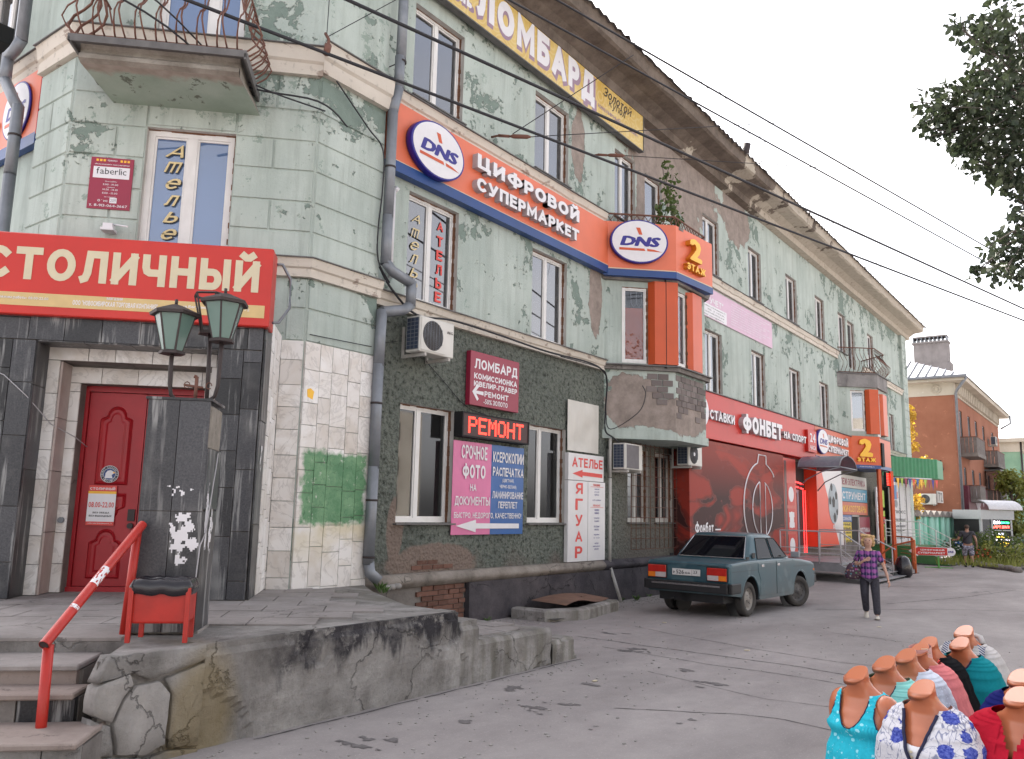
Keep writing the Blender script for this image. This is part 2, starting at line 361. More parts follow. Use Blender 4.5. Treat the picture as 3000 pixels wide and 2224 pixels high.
def mk_roughcast():
    g = NT('grey green roughcast'); P = g.pos
    n = g.noise(P, 11, 9, .8); v = g.vor(P, 20); n2 = g.noise(P, .8, 4)
    a = g.mix(g.step(n2, .35, .65), (.15, .168, .148), (.20, .22, .192))
    a = g.mix(g.step(n, .50, .60, 0, 1), a, (.045, .052, .044))
    a = g.mix(g.step(n, .36, .45, .75, 0), a, (.27, .29, .255))
    X = g.xyz(P)
    m = g.math('MULTIPLY', g.step(g.math('ADD', X[2], g.math('MULTIPLY', g.noise(P, 1.4, 6), 1.4)), 1.35, 1.75, 1, 0), .85)
    a = g.mix(m, a, (.17, .145, .13))
    m2 = g.step(g.math('ADD', X[0], g.math('MULTIPLY', n2, 1.5)), 16.4, 17.4)
    a = g.mix(g.math('MULTIPLY', m2, .7), a, (.17, .155, .135))
    for c, r in (((10.15, 0, 1.0), (1.05, 2, .3)), ((9.25, 0, 1.5), (.18, 2, .5))):
        a = g.mix(g.blob(c, r, .35, 2.2), a, g.mix(g.noise(P, 6, 6), (.30, .235, .2), (.21, .165, .14)))
    h = g.math('ADD', n, g.math('MULTIPLY', v, .7))
    return g.fin(a, .93, bump=g.bump(h, 1.0, .06), spec=.2)
m_rough = mk_roughcast()
def mk_belt():
    g = NT('cream cornice paint, flaking'); P = g.pos
    a = g.mix(g.noise(P, 2, 6), (.52, .47, .41), (.66, .61, .54))
    f = g.noise(g.map(P, (1, 1, 2)), 2.6, 9, .7); a = g.mix(g.step(f, .60, .62), a, (.33, .27, .23))
    a = g.mix(g.step(g.noise(P, 9, 6), .6, .75, 0, .6), a, (.20, .18, .16))
    return g.fin(a, .85, bump=g.bump(f, .5, .02), spec=.2)
m_belt = mk_belt()
def mk_conc(name, c0, c1, dirt=.5, scale=1.0, extra=None, bump=.02):
    g = NT(name); P = g.pos
    n = g.noise(P, 2.3*scale, 9, .65); f = g.noise(P, 26*scale, 8, .75)
    a = g.mix(g.step(n, .35, .65), c0, c1)
    a = g.mix(g.step(f, .55, .75, 0, .5), a, tuple(x*.55 for x in c0)); a = g.mix(g.step(f, .25, .4, .35, 0), a, tuple(min(.8, x*1.35) for x in c1))
    d = g.noise(g.map(P, (1.6, 1.6, .4)), 1.3, 7, .6)
    a = g.mix(g.step(d, .52, .75, 0, dirt), a, tuple(x*.4 for x in c0))
    cv = g.N('TexVoronoi', feature='DISTANCE_TO_EDGE'); wv = g.vmath('ADD', P, g.vmath('MULTIPLY', g.noise(P, 3, 6, .6, out=1), (.5, .5, .5))); g.L(wv, cv.inputs['Vector']); cv.inputs['Scale'].default_value = 1.25*scale
    ck = g.math('MULTIPLY', g.step(cv.outputs[0], .002, .012, 1, 0), g.step(g.noise(P, .9, 3), .49, .56)); a = g.mix(g.math('MULTIPLY', ck, .55), a, tuple(x*.22 for x in c0))
    if extra: a = extra(g, a)
    return g.fin(a, .92, bump=g.bump(g.math('SUBTRACT', g.math('ADD', n, f), g.math('MULTIPLY', ck, 1.2)), .8, bump), spec=.2)
def _tar(g, a):
    P = g.pos; X = g.xyz(P); front = g.step(X[1], -3.14, -3.12, 1, 0)
    # black tar painted along the top, dripping; rusty stain near the left end
    d = g.noise(g.map(P, (3.2, 1, .7)), 1.5, 8, .65); lim = g.math('ADD', g.math('MULTIPLY', g.step(X[0], 4.2, 6.9), .10), .52)
    z = g.math('ADD', X[2], g.math('MULTIPLY', g.math('SUBTRACT', d, .5), 1.15))
    m = g.math('MULTIPLY', g.step(z, .47, .62), g.math('MULTIPLY', g.step(X[0], 4.35, 4.75), g.math('MULTIPLY', front, g.step(X[0], 7.0, 7.08, 1, 0))))
    m = g.math('MULTIPLY', m, g.step(g.noise(P, 9, 8, .7), .33, .45))
    a = g.mix(g.math('MULTIPLY', m, g.step(g.noise(P, 2.6, 7, .7), .32, .55, .25, .95)), a, (.032, .030, .036))
    w = g.step(g.noise(g.map(P, (1, 1, .6)), 2.4, 9, .7), .5, .72, 0, .75)
    a = g.mix(g.math('MULTIPLY', w, g.step(X[2], .5, .3)), a, (.48, .46, .44))
    y = g.blob((3.95, -3.2, .2), (.30, 1, .5), .35, 2.5, soft=.3); a = g.mix(g.math('MULTIPLY', y, .7), a, (.25, .195, .10))
    st = g.step(g.noise(g.map(P, (5, 1, .25)), 1.3, 6), .45, .62)
    a = g.mix(g.math('MULTIPLY', st, g.step(X[0], 7.0, 7.2, 0, .7)), a, (.15, .14, .115))
    return a
m_conc = mk_conc('weathered grey concrete', (.19, .178, .168), (.36, .345, .33), .6, extra=_tar, bump=.03)
m_concd = mk_conc('dark worn concrete', (.16, .145, .135), (.25, .23, .215), .5)
m_slab = mk_conc('worn paving slab', (.235, .215, .205), (.32, .295, .285), .35, bump=.006)
m_steppink = mk_conc('pinkish stone step', (.24, .195, .175), (.31, .26, .235), .35, bump=.004)
def mk_asphalt():
    g = NT('old grey asphalt'); P = g.pos
    n = g.noise(g.map(P, (.6, 1.3, 1)), .55, 6, .62); f = g.noise(P, 42, 6, .85); m = g.noise(P, 3.4, 9, .7)
    a = g.mix(g.step(n, .3, .7), (.222, .202, .198), (.352, .324, .315))
    a = g.mix(g.step(m, .42, .72, 0, .35), a, (.185, .168, .17))
    a = g.mix(g.step(f, .57, .66, 0, .7), a, (.50, .46, .45)); a = g.mix(g.step(f, .28, .42, .65, 0), a, (.14, .125, .13))
    st = g.noise(g.map(P, (.5, 1.6, 1), rot=(0, 0, .35)), 1.1, 10, .72)
    a = g.mix(g.step(st, .63, .68, 0, .35), a, (.13, .118, .12))
    pk = g.step(g.noise(P, 5, 3, .5), .735, .745); a = g.mix(g.math('MULTIPLY', pk, .6), a, (.08, .075, .08))
    h = g.math('ADD', g.math('MULTIPLY', f, .5), m)
    return g.fin(a, .93, bump=g.bump(h, .6, .012), spec=.25)
m_asphalt = mk_asphalt()
def mk_granite():
    g = NT('dark grey granite'); P = g.pos; r = g.rnd()
    f = g.noise(P, 55, 5, .8); n = g.noise(P, 3, 6)
    k = g.step(r, 0, 1, .35, 1.25)
    a = g.mix(g.step(f, .35, .7), (.028, .029, .035), (.085, .085, .092))
    a = g.mix(1.0, a, k, 'MULTIPLY')
    a = g.mix(g.step(n, .55, .75, 0, .35), a, (.17, .165, .16))
    st = g.noise(g.map(P, (9, 9, .55)), 1.2, 8, .65); a = g.mix(g.math('MULTIPLY', g.step(st, .53, .61), g.step(g.noise(P, 1.1, 2), .42, .52)), a, (.24, .24, .24))
    return g.fin(a, .34, spec=.35, bump=g.bump(n, .3, .004))
m_granite = mk_granite()
def mk_marble(name, paint=False):
    g = NT(name); P = g.pos; r = g.rnd()
    n = g.noise(P, 2.2, 8, .6, 1.5); v = g.step(g.math('ABSOLUTE', g.math('SUBTRACT', n, .5)), 0, .035, 1, 0)
    off = g.N('CombineXYZ'); g.set(off.inputs[0], g.math('MULTIPLY', r, 37.0)); 
    n4 = g.noise(g.vmath('ADD', P, off.outputs[0]), 1.7, 6, .6, .8)
    a = g.mix(r, (.66, .63, .605), (.80, .785, .775)); a = g.mix(g.step(n4, .45, .7, 0, .55), a, (.47, .40, .33))
    a = g.mix(g.math('MULTIPLY', v, .35), a, (.28, .26, .25))
    if paint:
        X = g.xyz(P); nn = g.math('MULTIPLY', g.math('SUBTRACT', g.noise(P, 6, 7, .65), .5), .30)
        def band(x, lo, hi, e=.035):
            x = g.math('ADD', x, nn); return g.math('MULTIPLY', g.step(x, lo-e, lo+e), g.step(x, hi-e, hi+e, 1, 0))
        y = g.math('MULTIPLY', g.step(X[2], 1.0, 1.55, 0, .6), g.step(X[2], 1.6, 1.66, 1, 0)); 
        a = g.mix(g.math('MULTIPLY', y, g.step(g.noise(P, 3, 6), .35, .6)), a, (.56, .48, .27))
        m = g.math('MULTIPLY', band(X[0], 7.22, 8.36), band(X[2], 1.62, 2.58))
        wear = g.step(g.noise(P, 11, 8, .75), .30, .40)
        gr = g.mix(g.step(g.noise(P, 3.1, 8, .7), .4, .62), (.075, .21, .10), (.17, .33, .18))
        d = g.noise(P, 4.5, 3, .4, 2.2); scr = g.step(g.math('ABSOLUTE', g.math('SUBTRACT', d, .5)), .0, .014, 1, 0)
        gr = g.mix(g.math('MULTIPLY', scr, .7), gr, (.03, .09, .04))
        a = g.mix(g.math('MULTIPLY', m, wear), a, gr)
    return g.fin(a, .5, spec=.4, bump=g.bump(n, .2, .004))
m_marble = mk_marble('old white marble tile')
m_marblep = mk_marble('old white marble tile with painted square', True)
def mk_rust(name, base, amt=.5, rough=.6, metal=0, scale=5):
    g = NT(name); P = g.pos; n = g.noise(P, scale, 9, .7)
    a = g.mix(g.noise(P, 13, 4), tuple(x*.9 for x in base), base)
    a = g.mix(g.step(n, .75-amt*.4, .80-amt*.4), a, g.mix(g.noise(P, 20, 6), (.10, .045, .028), (.22, .105, .06)))
    return g.fin(a, rough, metal, g.bump(n, .3, .004))
m_iron = mk_rust('rusty painted iron', (.16, .07, .05), .5, .75)
m_darkiron = mk_rust('dark brown lantern iron', (.035, .024, .024), .25, .6)
m_galv = plain('galvanised steel', (.21, .225, .25), .45, .35, .15, 5, dirt=.35, grime=(.12, .13, .15))
m_pvc = plain('white plastic frame', (.70, .69, .68), .4, 0, .05, 4, dirt=.3, grime=(.32, .29, .26))
m_dirtywhite = plain('yellowed white reveal', (.47, .455, .43), .8, 0, .12, 3, dirt=.5, grime=(.22, .19, .16))
m_foam = plain('brown mounting foam', (.17, .085, .05), .95, 0, .4, 30, .02)
m_inside = plain('dark room', (.035, .035, .035), .9)
m_curtain = plain('pale curtain', (.45, .46, .47), .9, 0, .1, 2)
m_tin = plain('grey tin flashing', (.13, .125, .125), .6, .2, .25, 4, dirt=.4)
m_black = plain('black rubber', (.015, .015, .016), .7, spec=.3)
m_blackcable = plain('black cable', (.02, .02, .025), .7)
def mk_glass(name, refl=1.75, tint=(.55, .6, .6), base=(.02, .022, .025), trans=.6, rough=.02, k=1.0):
    g = NT(name); fr = g.N('Fresnel'); fr.inputs[0].default_value = refl
    gl = g.N('BsdfGlossy'); gl.inputs['Roughness'].default_value = rough; gl.inputs[0].default_value = (.93, .95, 1, 1)
    tr = g.N('BsdfTransparent'); tr.inputs[0].default_value = (*tint, 1)
    df = g.N('BsdfDiffuse'); df.inputs[0].default_value = (*base, 1)
    m1 = g.N('MixShader'); m1.inputs[0].default_value = trans; g.L(df.outputs[0], m1.inputs[1]); g.L(tr.outputs[0], m1.inputs[2])
    m2 = g.N('MixShader'); g.L(g.math('MULTIPLY', fr.outputs[0], k), m2.inputs[0]); g.L(m1.outputs[0], m2.inputs[1]); g.L(gl.outputs[0], m2.inputs[2])
    g.L(m2.outputs[0], g.out.inputs[0]); return g.m
m_glass = mk_glass('window glass', 3.0)
m_glassb = mk_glass('window glass with painted sky reflection', 2.2, base=(.10, .17, .33), trans=.12)  # blue of the reflected sky is put into the base colour
m_glassdark = mk_glass('tinted car glass', 1.45, (.1, .1, .12), (.008, .008, .012), .3, k=.6)
m_red = plain('red sign face', (.52, .028, .020), .4, 0, .07, 1.2, spec=.4, dirt=.12, grime=(.25, .03, .03))
m_orange = plain('orange sign face', (.68, .155, .075), .4, 0, .08, 1.0, dirt=.15, grime=(.45, .12, .07))
m_orangeW = plain('orange panel', (.56, .08, .016), .4, 0, .08, 1.2, dirt=.15, grime=(.3, .06, .03))
m_blue = plain('blue sign band', (.010, .050, .20), .4, 0, .1, 2)
m_navy = plain('navy ink', (.018, .012, .22), .4, 0, .05)
m_white = plain('white letter', (.70, .69, .72), .4, 0, .03)
m_whiteside = plain('pale grey letter side', (.40, .39, .41), .5, 0, .05)
m_cream = plain('cream letter', (.58, .51, .36), .5, 0, .04)
m_creamband = plain('sand coloured band', (.58, .42, .19), .5, 0, .05)
m_yel = plain('yellow letter', (.85, .47, .03), .4, 0, .04)
m_yelside = plain('amber letter side', (.62, .20, .015), .5, 0, .04)
m_blackink = plain('black ink', (.02, .02, .022), .5)
m_redink = plain('red ink', (.66, .06, .05), .5, 0, .05)
m_crimson = plain('crimson sign face', (.27, .014, .045), .4, 0, .05, 2)
m_reddoor = plain('red door paint', (.33, .009, .016), .42, 0, .12, 3, .006, spec=.45)
m_redmetal = plain('bright red painted metal', (.42, .018, .010), .42, 0, .12, 6, .003, dirt=.25, grime=(.22, .03, .02))
def mk_brick(name, c=(.30, .10, .06)):
    g = NT(name); r = g.rnd(); n = g.noise(g.pos, 14, 8, .7)
    a = g.mix(r, tuple(x*.7 for x in c), tuple(x*1.15 for x in c)); a = g.mix(g.step(n, .5, .7, 0, .6), a, (.20, .15, .13))
    return g.fin(a, .92, bump=g.bump(n, .6, .01), spec=.2)
m_brick = mk_brick('old red brick', (.165, .085, .065))
m_greybrick = mk_brick('grey weathered brick', (.19, .165, .16))

# ================================================================ GROUND
g = MB(); g.face([(-60, -70, 0), (400, -70, 0), (400, 200, 0), (-60, 200, 0)])
tag(g.build('pavement', m_asphalt), kind='structure')

# ================================================================ THE CORNER BUILDING
BLD = thing('apartment_building', 'long three storey building with peeling sage green plaster and a chamfered corner', 'building', (8.45, 0, 0))
def grid_wall(mb, fr, u0, u1, v0, v1, holes, depth=.2, mi=0, mr=1, us=(), vs=()):
    U = sorted({u0, u1, *us, *[h[0] for h in holes], *[h[1] for h in holes]}); V = sorted({v0, v1, *vs, *[h[2] for h in holes], *[h[3] for h in holes]})
    U = [x for x in U if u0 <= x <= u1]; V = [x for x in V if v0 <= x <= v1]
    for a, b in zip(U, U[1:]):
        for c, d in zip(V, V[1:]):
            if any(h[0] <= a and b <= h[1] and h[2] <= c and d <= h[3] for h in holes): continue
            mb.face([fr.p(a, c), fr.p(b, c), fr.p(b, d), fr.p(a, d)], mi)
    for a, b, c, d in holes:
        mb.face([fr.p(a, c), fr.p(a, d), fr.p(a, d, -depth), fr.p(a, c, -depth)][::-1], mr)
        mb.face([fr.p(b, c), fr.p(b, d), fr.p(b, d, -depth), fr.p(b, c, -depth)], mr)
        mb.face([fr.p(a, d), fr.p(b, d), fr.p(b, d, -depth), fr.p(a, d, -depth)], mr)
        mb.face([fr.p(a, c), fr.p(b, c), fr.p(b, c, -depth), fr.p(a, c, -depth)][::-1], mr)
def window(fr, a, b, c, d, depth=.15, style=0, parent=None, glass=None, fm=None, bar=.055, split=.5, sill=True, room=True, curtain=True):
    """two-sash window in an opening; frame is the part, panes, curtain and sill its pieces"""
    parent = parent or BLD; fm = fm or m_pvc; glass = glass or m_glass; f = fr.sh(0, 0, -depth)
    mb = MB(); m = a+(b-a)*split; e = .004
    mb.box(f, a, a+bar, c, d, -.03, .04); mb.box(f, b-bar, b, c, d, -.03, .04)
    mb.box(f, a+bar, b-bar, d-bar, d, -.03, .04); mb.box(f, a+bar, b-bar, c, c+bar*1.2, -.03, .04)
    if split: mb.box(f, m-bar*.75, m+bar*.75, c+bar*1.2, d-bar, -.03, .036)
    for x0, x1 in (((a+bar, m-bar*.75), (m+bar*.75, b-bar)) if split else ((a+bar, b-bar),)):   # sash profiles
        z0, z1, k = c+bar*1.2, d-bar, .028
        mb.box(f, x0, x0+k, z0, z1, -.02, .022); mb.box(f, x1-k, x1, z0, z1, -.02, .022)
        mb.box(f, x0+k, x1-k, z0, z0+k, -.02, .022); mb.box(f, x0+k, x1-k, z1-k, z1, -.02, .022)
    w = mb.build('window', fm, parent)
    for x0, x1 in (((a+bar+.028, m-bar*.75-.028), (m+bar*.75+.028, b-bar-.028)) if split else ((a+bar+.028, b-bar-.028),)):
        MB().box(f, x0, x1, c+bar*1.2+.028, d-bar-.028, -.006, .002).build('pane', glass, w)
    if room:
        r = MB(); rr = fr.sh(0, 0, -depth-.04); D = -.9
        r.face([rr.p(a-.3, c-.1, D), rr.p(b+.3, c-.1, D), rr.p(b+.3, d+.3, D), rr.p(a-.3, d+.3, D)])
        r.face([rr.p(a-.3, c-.1, 0), rr.p(b+.3, c-.1, 0), rr.p(b+.3, c-.1, D), rr.p(a-.3, c-.1, D)])
        r.face([rr.p(a-.3, d+.3, 0), rr.p(b+.3, d+.3, 0), rr.p(b+.3, d+.3, D), rr.p(a-.3, d+.3, D)])
        for x in (a-.3, b+.3): r.face([rr.p(x, c-.1, 0), rr.p(x, d+.3, 0), rr.p(x, d+.3, D), rr.p(x, c-.1, D)])
        r.build('room_interior', m_inside, w)
        if curtain:
            k = MB(); n = 14; ca, cb = (a, a+(b-a)*random.choice((.35, .6, 1.0))) if random.random() < .6 else (b-(b-a)*.4, b)
            for i in range(n):
                x0, x1 = ca+(cb-ca)*i/n, ca+(cb-ca)*(i+1)/n
                k.face([rr.p(x0, c-.05, -.12-.03*(i % 2)), rr.p(x1, c-.05, -.12-.03*((i+1) % 2)), rr.p(x1, d+.1, -.12-.03*((i+1) % 2)), rr.p(x0, d+.1, -.12-.03*(i % 2))])
            k.build('curtain', m_curtain, w)
    # foam line round the frame, and a tin sill
    k = MB(); rg = random.Random(int(a*100+c*10))
    n = 22
    for i in range(n):
        z0, z1 = c+(d-c)*i/n, c+(d-c)*(i+1)/n; t = .018+.022*rg.random()
        k.box(f, b-.004, b+.001, z0, z1, .041, .041+t*1.2)
        k.box(f, b-t*.9, b, z0, z1, .040, .046)
    for i in range(8):
        x0, x1 = a+(b-a)*i/8, a+(b-a)*(i+1)/8; k.box(f, x0, x1, d-.008-.016*rg.random(), d, .040, .05)
    k.build('foam_seam', m_foam, w)
    if sill: MB().box(fr, a-.05, b+.05, c-.035, c-.012, -depth+.03, .075).build('sill', m_tin, w)
    return w
W2 = [(9.25, 10.5), (12.75, 14.0), (21.05, 22.25), (24.6, 25.8), (28.2, 29.4), (31.7, 32.9), (43.2, 44.2)]
W3 = [(9.22, 10.5), (12.75, 14.0), (16.0, 17.0), (21.0, 22.15), (24.5, 25.65), (28.1, 29.3), (31.5, 32.7), (34.65, 35.8), (39.5, 40.6)]
D3 = [(17.5, 18.45), (36.1, 37.2)]
H2 = [(a, b, 5.16, 6.95) for a, b in W2]; H3 = [(a, b, 8.62, 10.27) for a, b in W3]; HD = [(a, b, 8.15, 10.2) for a, b in D3]
mb = MB(); grid_wall(mb, FA, 8.2, 46.2, 4.9, 8.15, H2); grid_wall(mb, FA, 8.2, 46.2, 8.15, 11.75, H3+HD)
mb.build('upper_wall', [m_green, m_dirtywhite], BLD)
HG = [(9.25, 10.55, 1.63, 3.48), (12.72, 14.02, 1.63, 3.48), (16.62, 17.62, 1.65, 3.3), (17.98, 18.95, 1.65, 3.3)]
mb = MB(); grid_wall(mb, FA, 8.2, 46.2, .6, 4.9, HG); mb.build('ground_floor_wall', [m_rough, m_dirtywhite], BLD)
for i, h in enumerate(H2): window(FA, *h)
for i, h in enumerate(H3): window(FA, *h)
for h in HD: window(FA, *h, split=0, sill=False)
for i, h in enumerate(HG[:2]): window(FA, *h, split=.42, glass=mk_glass('dark shop glass %d' % i, 1.7, base=(.03, .03, .03), trans=.5), curtain=False)
for h in HG[2:]: window(FA, *h, split=.55, fm=m_dirtywhite, curtain=False)
# end pilaster at the far end and the far end wall, back wall, roof slab: one closed volume
mb = MB()
mb.box(Fr((0, 0, 0), (1, 0, 0), (0, -1, 0)), 46.2, 47.3, 0, 11.75, -.3, .12)
mb.face([(47.3, -.1, 0), (47.3, 12, 0), (47.3, 12, 12), (47.3, -.1, 12)]); mb.face([(5.05, 12, 0), (47.3, 12, 0), (47.3, 12, 12), (5.05, 12, 12)])
mb.face([(5.05, 24, 0), (5.05, 12, 0), (5.05, 12, 12), (5.05, 24, 12)])
mb.build('end_wall', m_green2, BLD)
for k in range(16):     # corner blocks of the far end pilaster
    z = 4.3+k*.45
    if z+.42 < 11.7: MB().box(FA, 46.22, 47.32, z+.012, z+.438, .12, .145).build('plaster_block', m_green2, BLD)
# ---- cornices: name, bottom, top, projection
def belt(fr, u0, u1, v0, v1, pr, name='string_course', rough=True, e0=0, e1=0):
    mb = MB(); n = max(2, int((u1-u0)/.35)); rg = random.Random(int(u0*37+v0*11))
    def prof(d):
        return [(v0, .0), (v0, pr*.55), (v0+(v1-v0)*.42, pr*.62-d), (v0+(v1-v0)*.5, pr*.85-d), (v0+(v1-v0)*.86, pr-d), (v1-.012, pr-d*.3), (v1-.012, 0)]
    rings = []
    for i in range(n+1):
        u = u0+(u1-u0)*i/n; d = rg.random()*.022 if rough and 0 < i < n else 0
        if rough and rg.random() < .14: d += .03
        uu = lambda w: u+(e0*w if i == 0 else 0)+(e1*w if i == n else 0)
        rings.append([fr.p(uu(w), v, w) for v, w in prof(d)])
    mb.loft(rings, smooth=False, closed=False)
    for ring in (rings[0], rings[-1]): mb.face(ring)
    b = mb.build(name, m_belt, BLD)
    t = MB(); t.prism(Fr(fr.p(0, v1-.012, 0), fr.U, fr.V, fr.N), [(u0, -.002), (u1, -.002), (u1+e1*(pr+.03), pr+.03), (u0+e0*(pr+.03), pr+.03)], 0, .014)
    t.build('tin_flashing', m_tin, b)
TAN = math.tan(R(22.5))
belt(FA, 8.46, 15.45, 4.9, 5.13, .14); belt(FA, 19.5, 46.18, 4.9, 5.13, .14)
belt(FA, 8.46, 15.45, 8.2, 8.48, .15); belt(FA, 19.5, 34.2, 8.2, 8.48, .15); belt(FA, 38.3, 46.18, 8.2, 8.48, .15)
belt(FP, 7.15, 8.45, 4.93, 5.19, .14, e0=-TAN); belt(FP, 7.15, 8.45, 7.92, 8.38, .17, e0=-TAN)
belt(FB, 1.95, 5.197, 4.93, 5.19, .14, e0=-TAN, e1=TAN); belt(FB, 1.95, 5.197, 7.87, 8.28, .16, e0=-TAN, e1=TAN)
belt(FD, -3.12, -2.096, 7.87, 8.28, .16, e1=TAN); belt(FD, -3.12, -2.096, 4.93, 5.19, .14, e1=TAN)
belt(FC, -24, -3.125, 8.2, 8.5, .15)
# ---- pavilion walls
HB = [(2.93, 4.1, 5.2, 6.93), (2.93, 4.1, 8.0, 10.4)]
mb = MB(); grid_wall(mb, FB, 1.95, 5.197, 0, 12, HB, vs=(4.0,)); grid_wall(mb, FP, 7.15, 8.45, 0, 12, [])
mb.face([(8.45, -.2, 0), (8.45, .05, 0), (8.45, .05, 12), (8.45, -.2, 12)])
grid_wall(mb, FD, -3.12, -2.096, 0, 12, [])
mb.face([(4.853, 3.12, 0), (5.1, 3.12, 0), (5.1, 3.12, 12), (4.853, 3.12, 12)][::-1])
mb.build('pavilion_wall', [m_green2, m_dirtywhite], BLD)
window(FB, *HB[0], depth=.13, glass=m_glassb, split=.5, bar=.085, room=False, sill=False)
window(FB, *HB[1], depth=.13, glass=m_glassb, split=.62, bar=.08, room=False, sill=False)
HC = [(-6.1, -4.5, 4.9, 6.45), (-6.0, -4.75, 8.7, 10.4), (-9.6, -8.4, 8.7, 10.4)]
mb = MB(); grid_wall(mb, FC, -24, -3.1, 0, 12, HC); mb.build('side_street_wall', [m_greenC, m_dirtywhite], BLD)
for h in HC: window(FC, *h)
# plaster blocks with recessed joints
JB = [4.05, 4.5, 4.925], [5.2, 5.58, 6.01, 6.46, 6.9, 7.35, 7.86]
def block(fr, u0, u1, v0, v1, m=None):
    j = .009; mb = MB(); w = .022
    P = [(u0+j, v0+j), (u1-j, v0+j), (u1-j, v1-j), (u0+j, v1-j)]; q = .01
    I = [(u0+j+q, v0+j+q), (u1-j-q, v0+j+q), (u1-j-q, v1-j-q), (u0+j+q, v1-j-q)]
    a = [fr.p(*p, .001) for p in P]; b = [fr.p(*p, w) for p in I]
    mb.add(a+b, [(4, 5, 6, 7), (0, 1, 5, 4), (1, 2, 6, 5), (2, 3, 7, 6), (3, 0, 4, 7)])
    return mb.build('plaster_block', m or m_green2, BLD)
for gi, zz in enumerate(JB):
    for k, (z0, z1) in enumerate(zip(zz, zz[1:])):
        block(FP, 7.155, 8.445, z0, z1)
        if gi == 0: block(FB, 4.93, 5.19, z0, z1); continue
        above = z0 >= 6.9
        hi = min(z1, 99)
        left = [1.955, 2.55, 2.93] if k % 2 else [1.955, 2.93]
        right = [4.1, 4.62, 5.19] if k % 2 else [4.1, 5.19]
        for L_ in (left, right):
            for a, b in zip(L_, L_[1:]): block(FB, a, b, z0, z1)
        if above:
            for a, b in zip([2.93, 4.1] if k % 2 == 0 else [2.93, 3.5, 4.1], [4.1] if k % 2 == 0 else [3.5, 4.1]): block(FB, a, b, max(z0, 6.945), z1)
        for a, b in (((-3.11, -2.1),) if k % 2 else ((-3.11, -2.65), (-2.65, -2.1))): block(FD, a, b, z0, z1)
# ---- eaves and roof
def mk_eave():
    g = NT('dirty plastered eaves'); P = g.pos; X = g.xyz(P)
    n = g.noise(P, 1.8, 9, .7); a = g.mix(g.step(n, .35, .65), (.105, .085, .072), (.20, .165, .14))
    pale = g.math('ADD', g.step(X[0], 17, 34, -.12, .34), g.noise(P, .75, 7, .6))
    a = g.mix(g.step(pale, .60, .615), a, g.mix(g.noise(P, 5, 6), (.36, .32, .27), (.52, .47, .40)))
    a = g.mix(g.step(g.noise(P, 7, 7, .7), .55, .75, 0, .7), a, (.09, .075, .065))
    return g.fin(a, .92, bump=g.bump(n, .7, .03), spec=.15)
m_eave = mk_eave()
mb = MB(); prof = [(0, 11.38), (-.22, 11.42), (-.26, 11.6), (-.50, 11.72), (-.86, 11.76), (-.92, 11.80), (-.95, 12.02), (-.99, 12.06), (-.99, 12.10)]
N_ = 90; rg = random.Random(3); rings = []
for i in range(N_+1):
    x = 8.4+(47.9-8.4)*i/N_; rings.append([(x, y+(rg.random()-.5)*.03*(k > 4), z+(rg.random()-.5)*.03*(k > 1)) for k, (y, z) in enumerate(prof)])
mb.loft(rings, smooth=False, closed=False); mb.face(rings[-1])
mb.build('eaves', m_eave, BLD)
m_sheet = plain('old asbestos roof sheet', (.12, .105, .10), .9, 0, .3, 4, .01, dirt=.6)
mb = MB(); nx = 260; rows = [(-1.04, 12.07), (1.5, 12.95), (6.0, 14.5), (12.2, 12.1)]
rings = []
for i in range(nx+1):
    x = 8.3+(48.1-8.3)*i/nx; z = .035*math.cos(x*2*math.pi/.30); j = rg.random()*.05 if i % 7 == 0 else 0
    rings.append([(x, y-(j if k == 0 else 0), zz+z) for k, (y, zz) in enumerate(rows)])
mb.loft(rings, smooth=False, closed=False)
mb.loft([[(p[0], p[1], p[2]-.03) for p in r] for r in rings], smooth=False, closed=False)
mb.face([(4, -.2, 12.02), (8.6, -.2, 12.02), (8.6, 24, 12.02), (4, 24, 12.02)]); mb.face([(3.9, 3.8, 12.02), (8.0, -1.1, 12.02), (8.8, -1.1, 12.02), (8.8, 3.8, 12.02)])
mb.build('roof', m_sheet, BLD)
mb = MB()     # odd ends of rafters and broken brackets on the roof edge
for x, l in ((26.3, .3), (25.6, .28), (24.3, .2), (22.9, .2), (24.9, .15)): mb.tube([(x, -.9, 12.13), (x-.03, -.9-l, 12.22)], .016, 5)
mb.tube([(22.2, -.8, 12.1), (22.2, -.9, 12.55)], .12, 6)
mb.build('roof_edge_iron', m_darkiron, BLD)
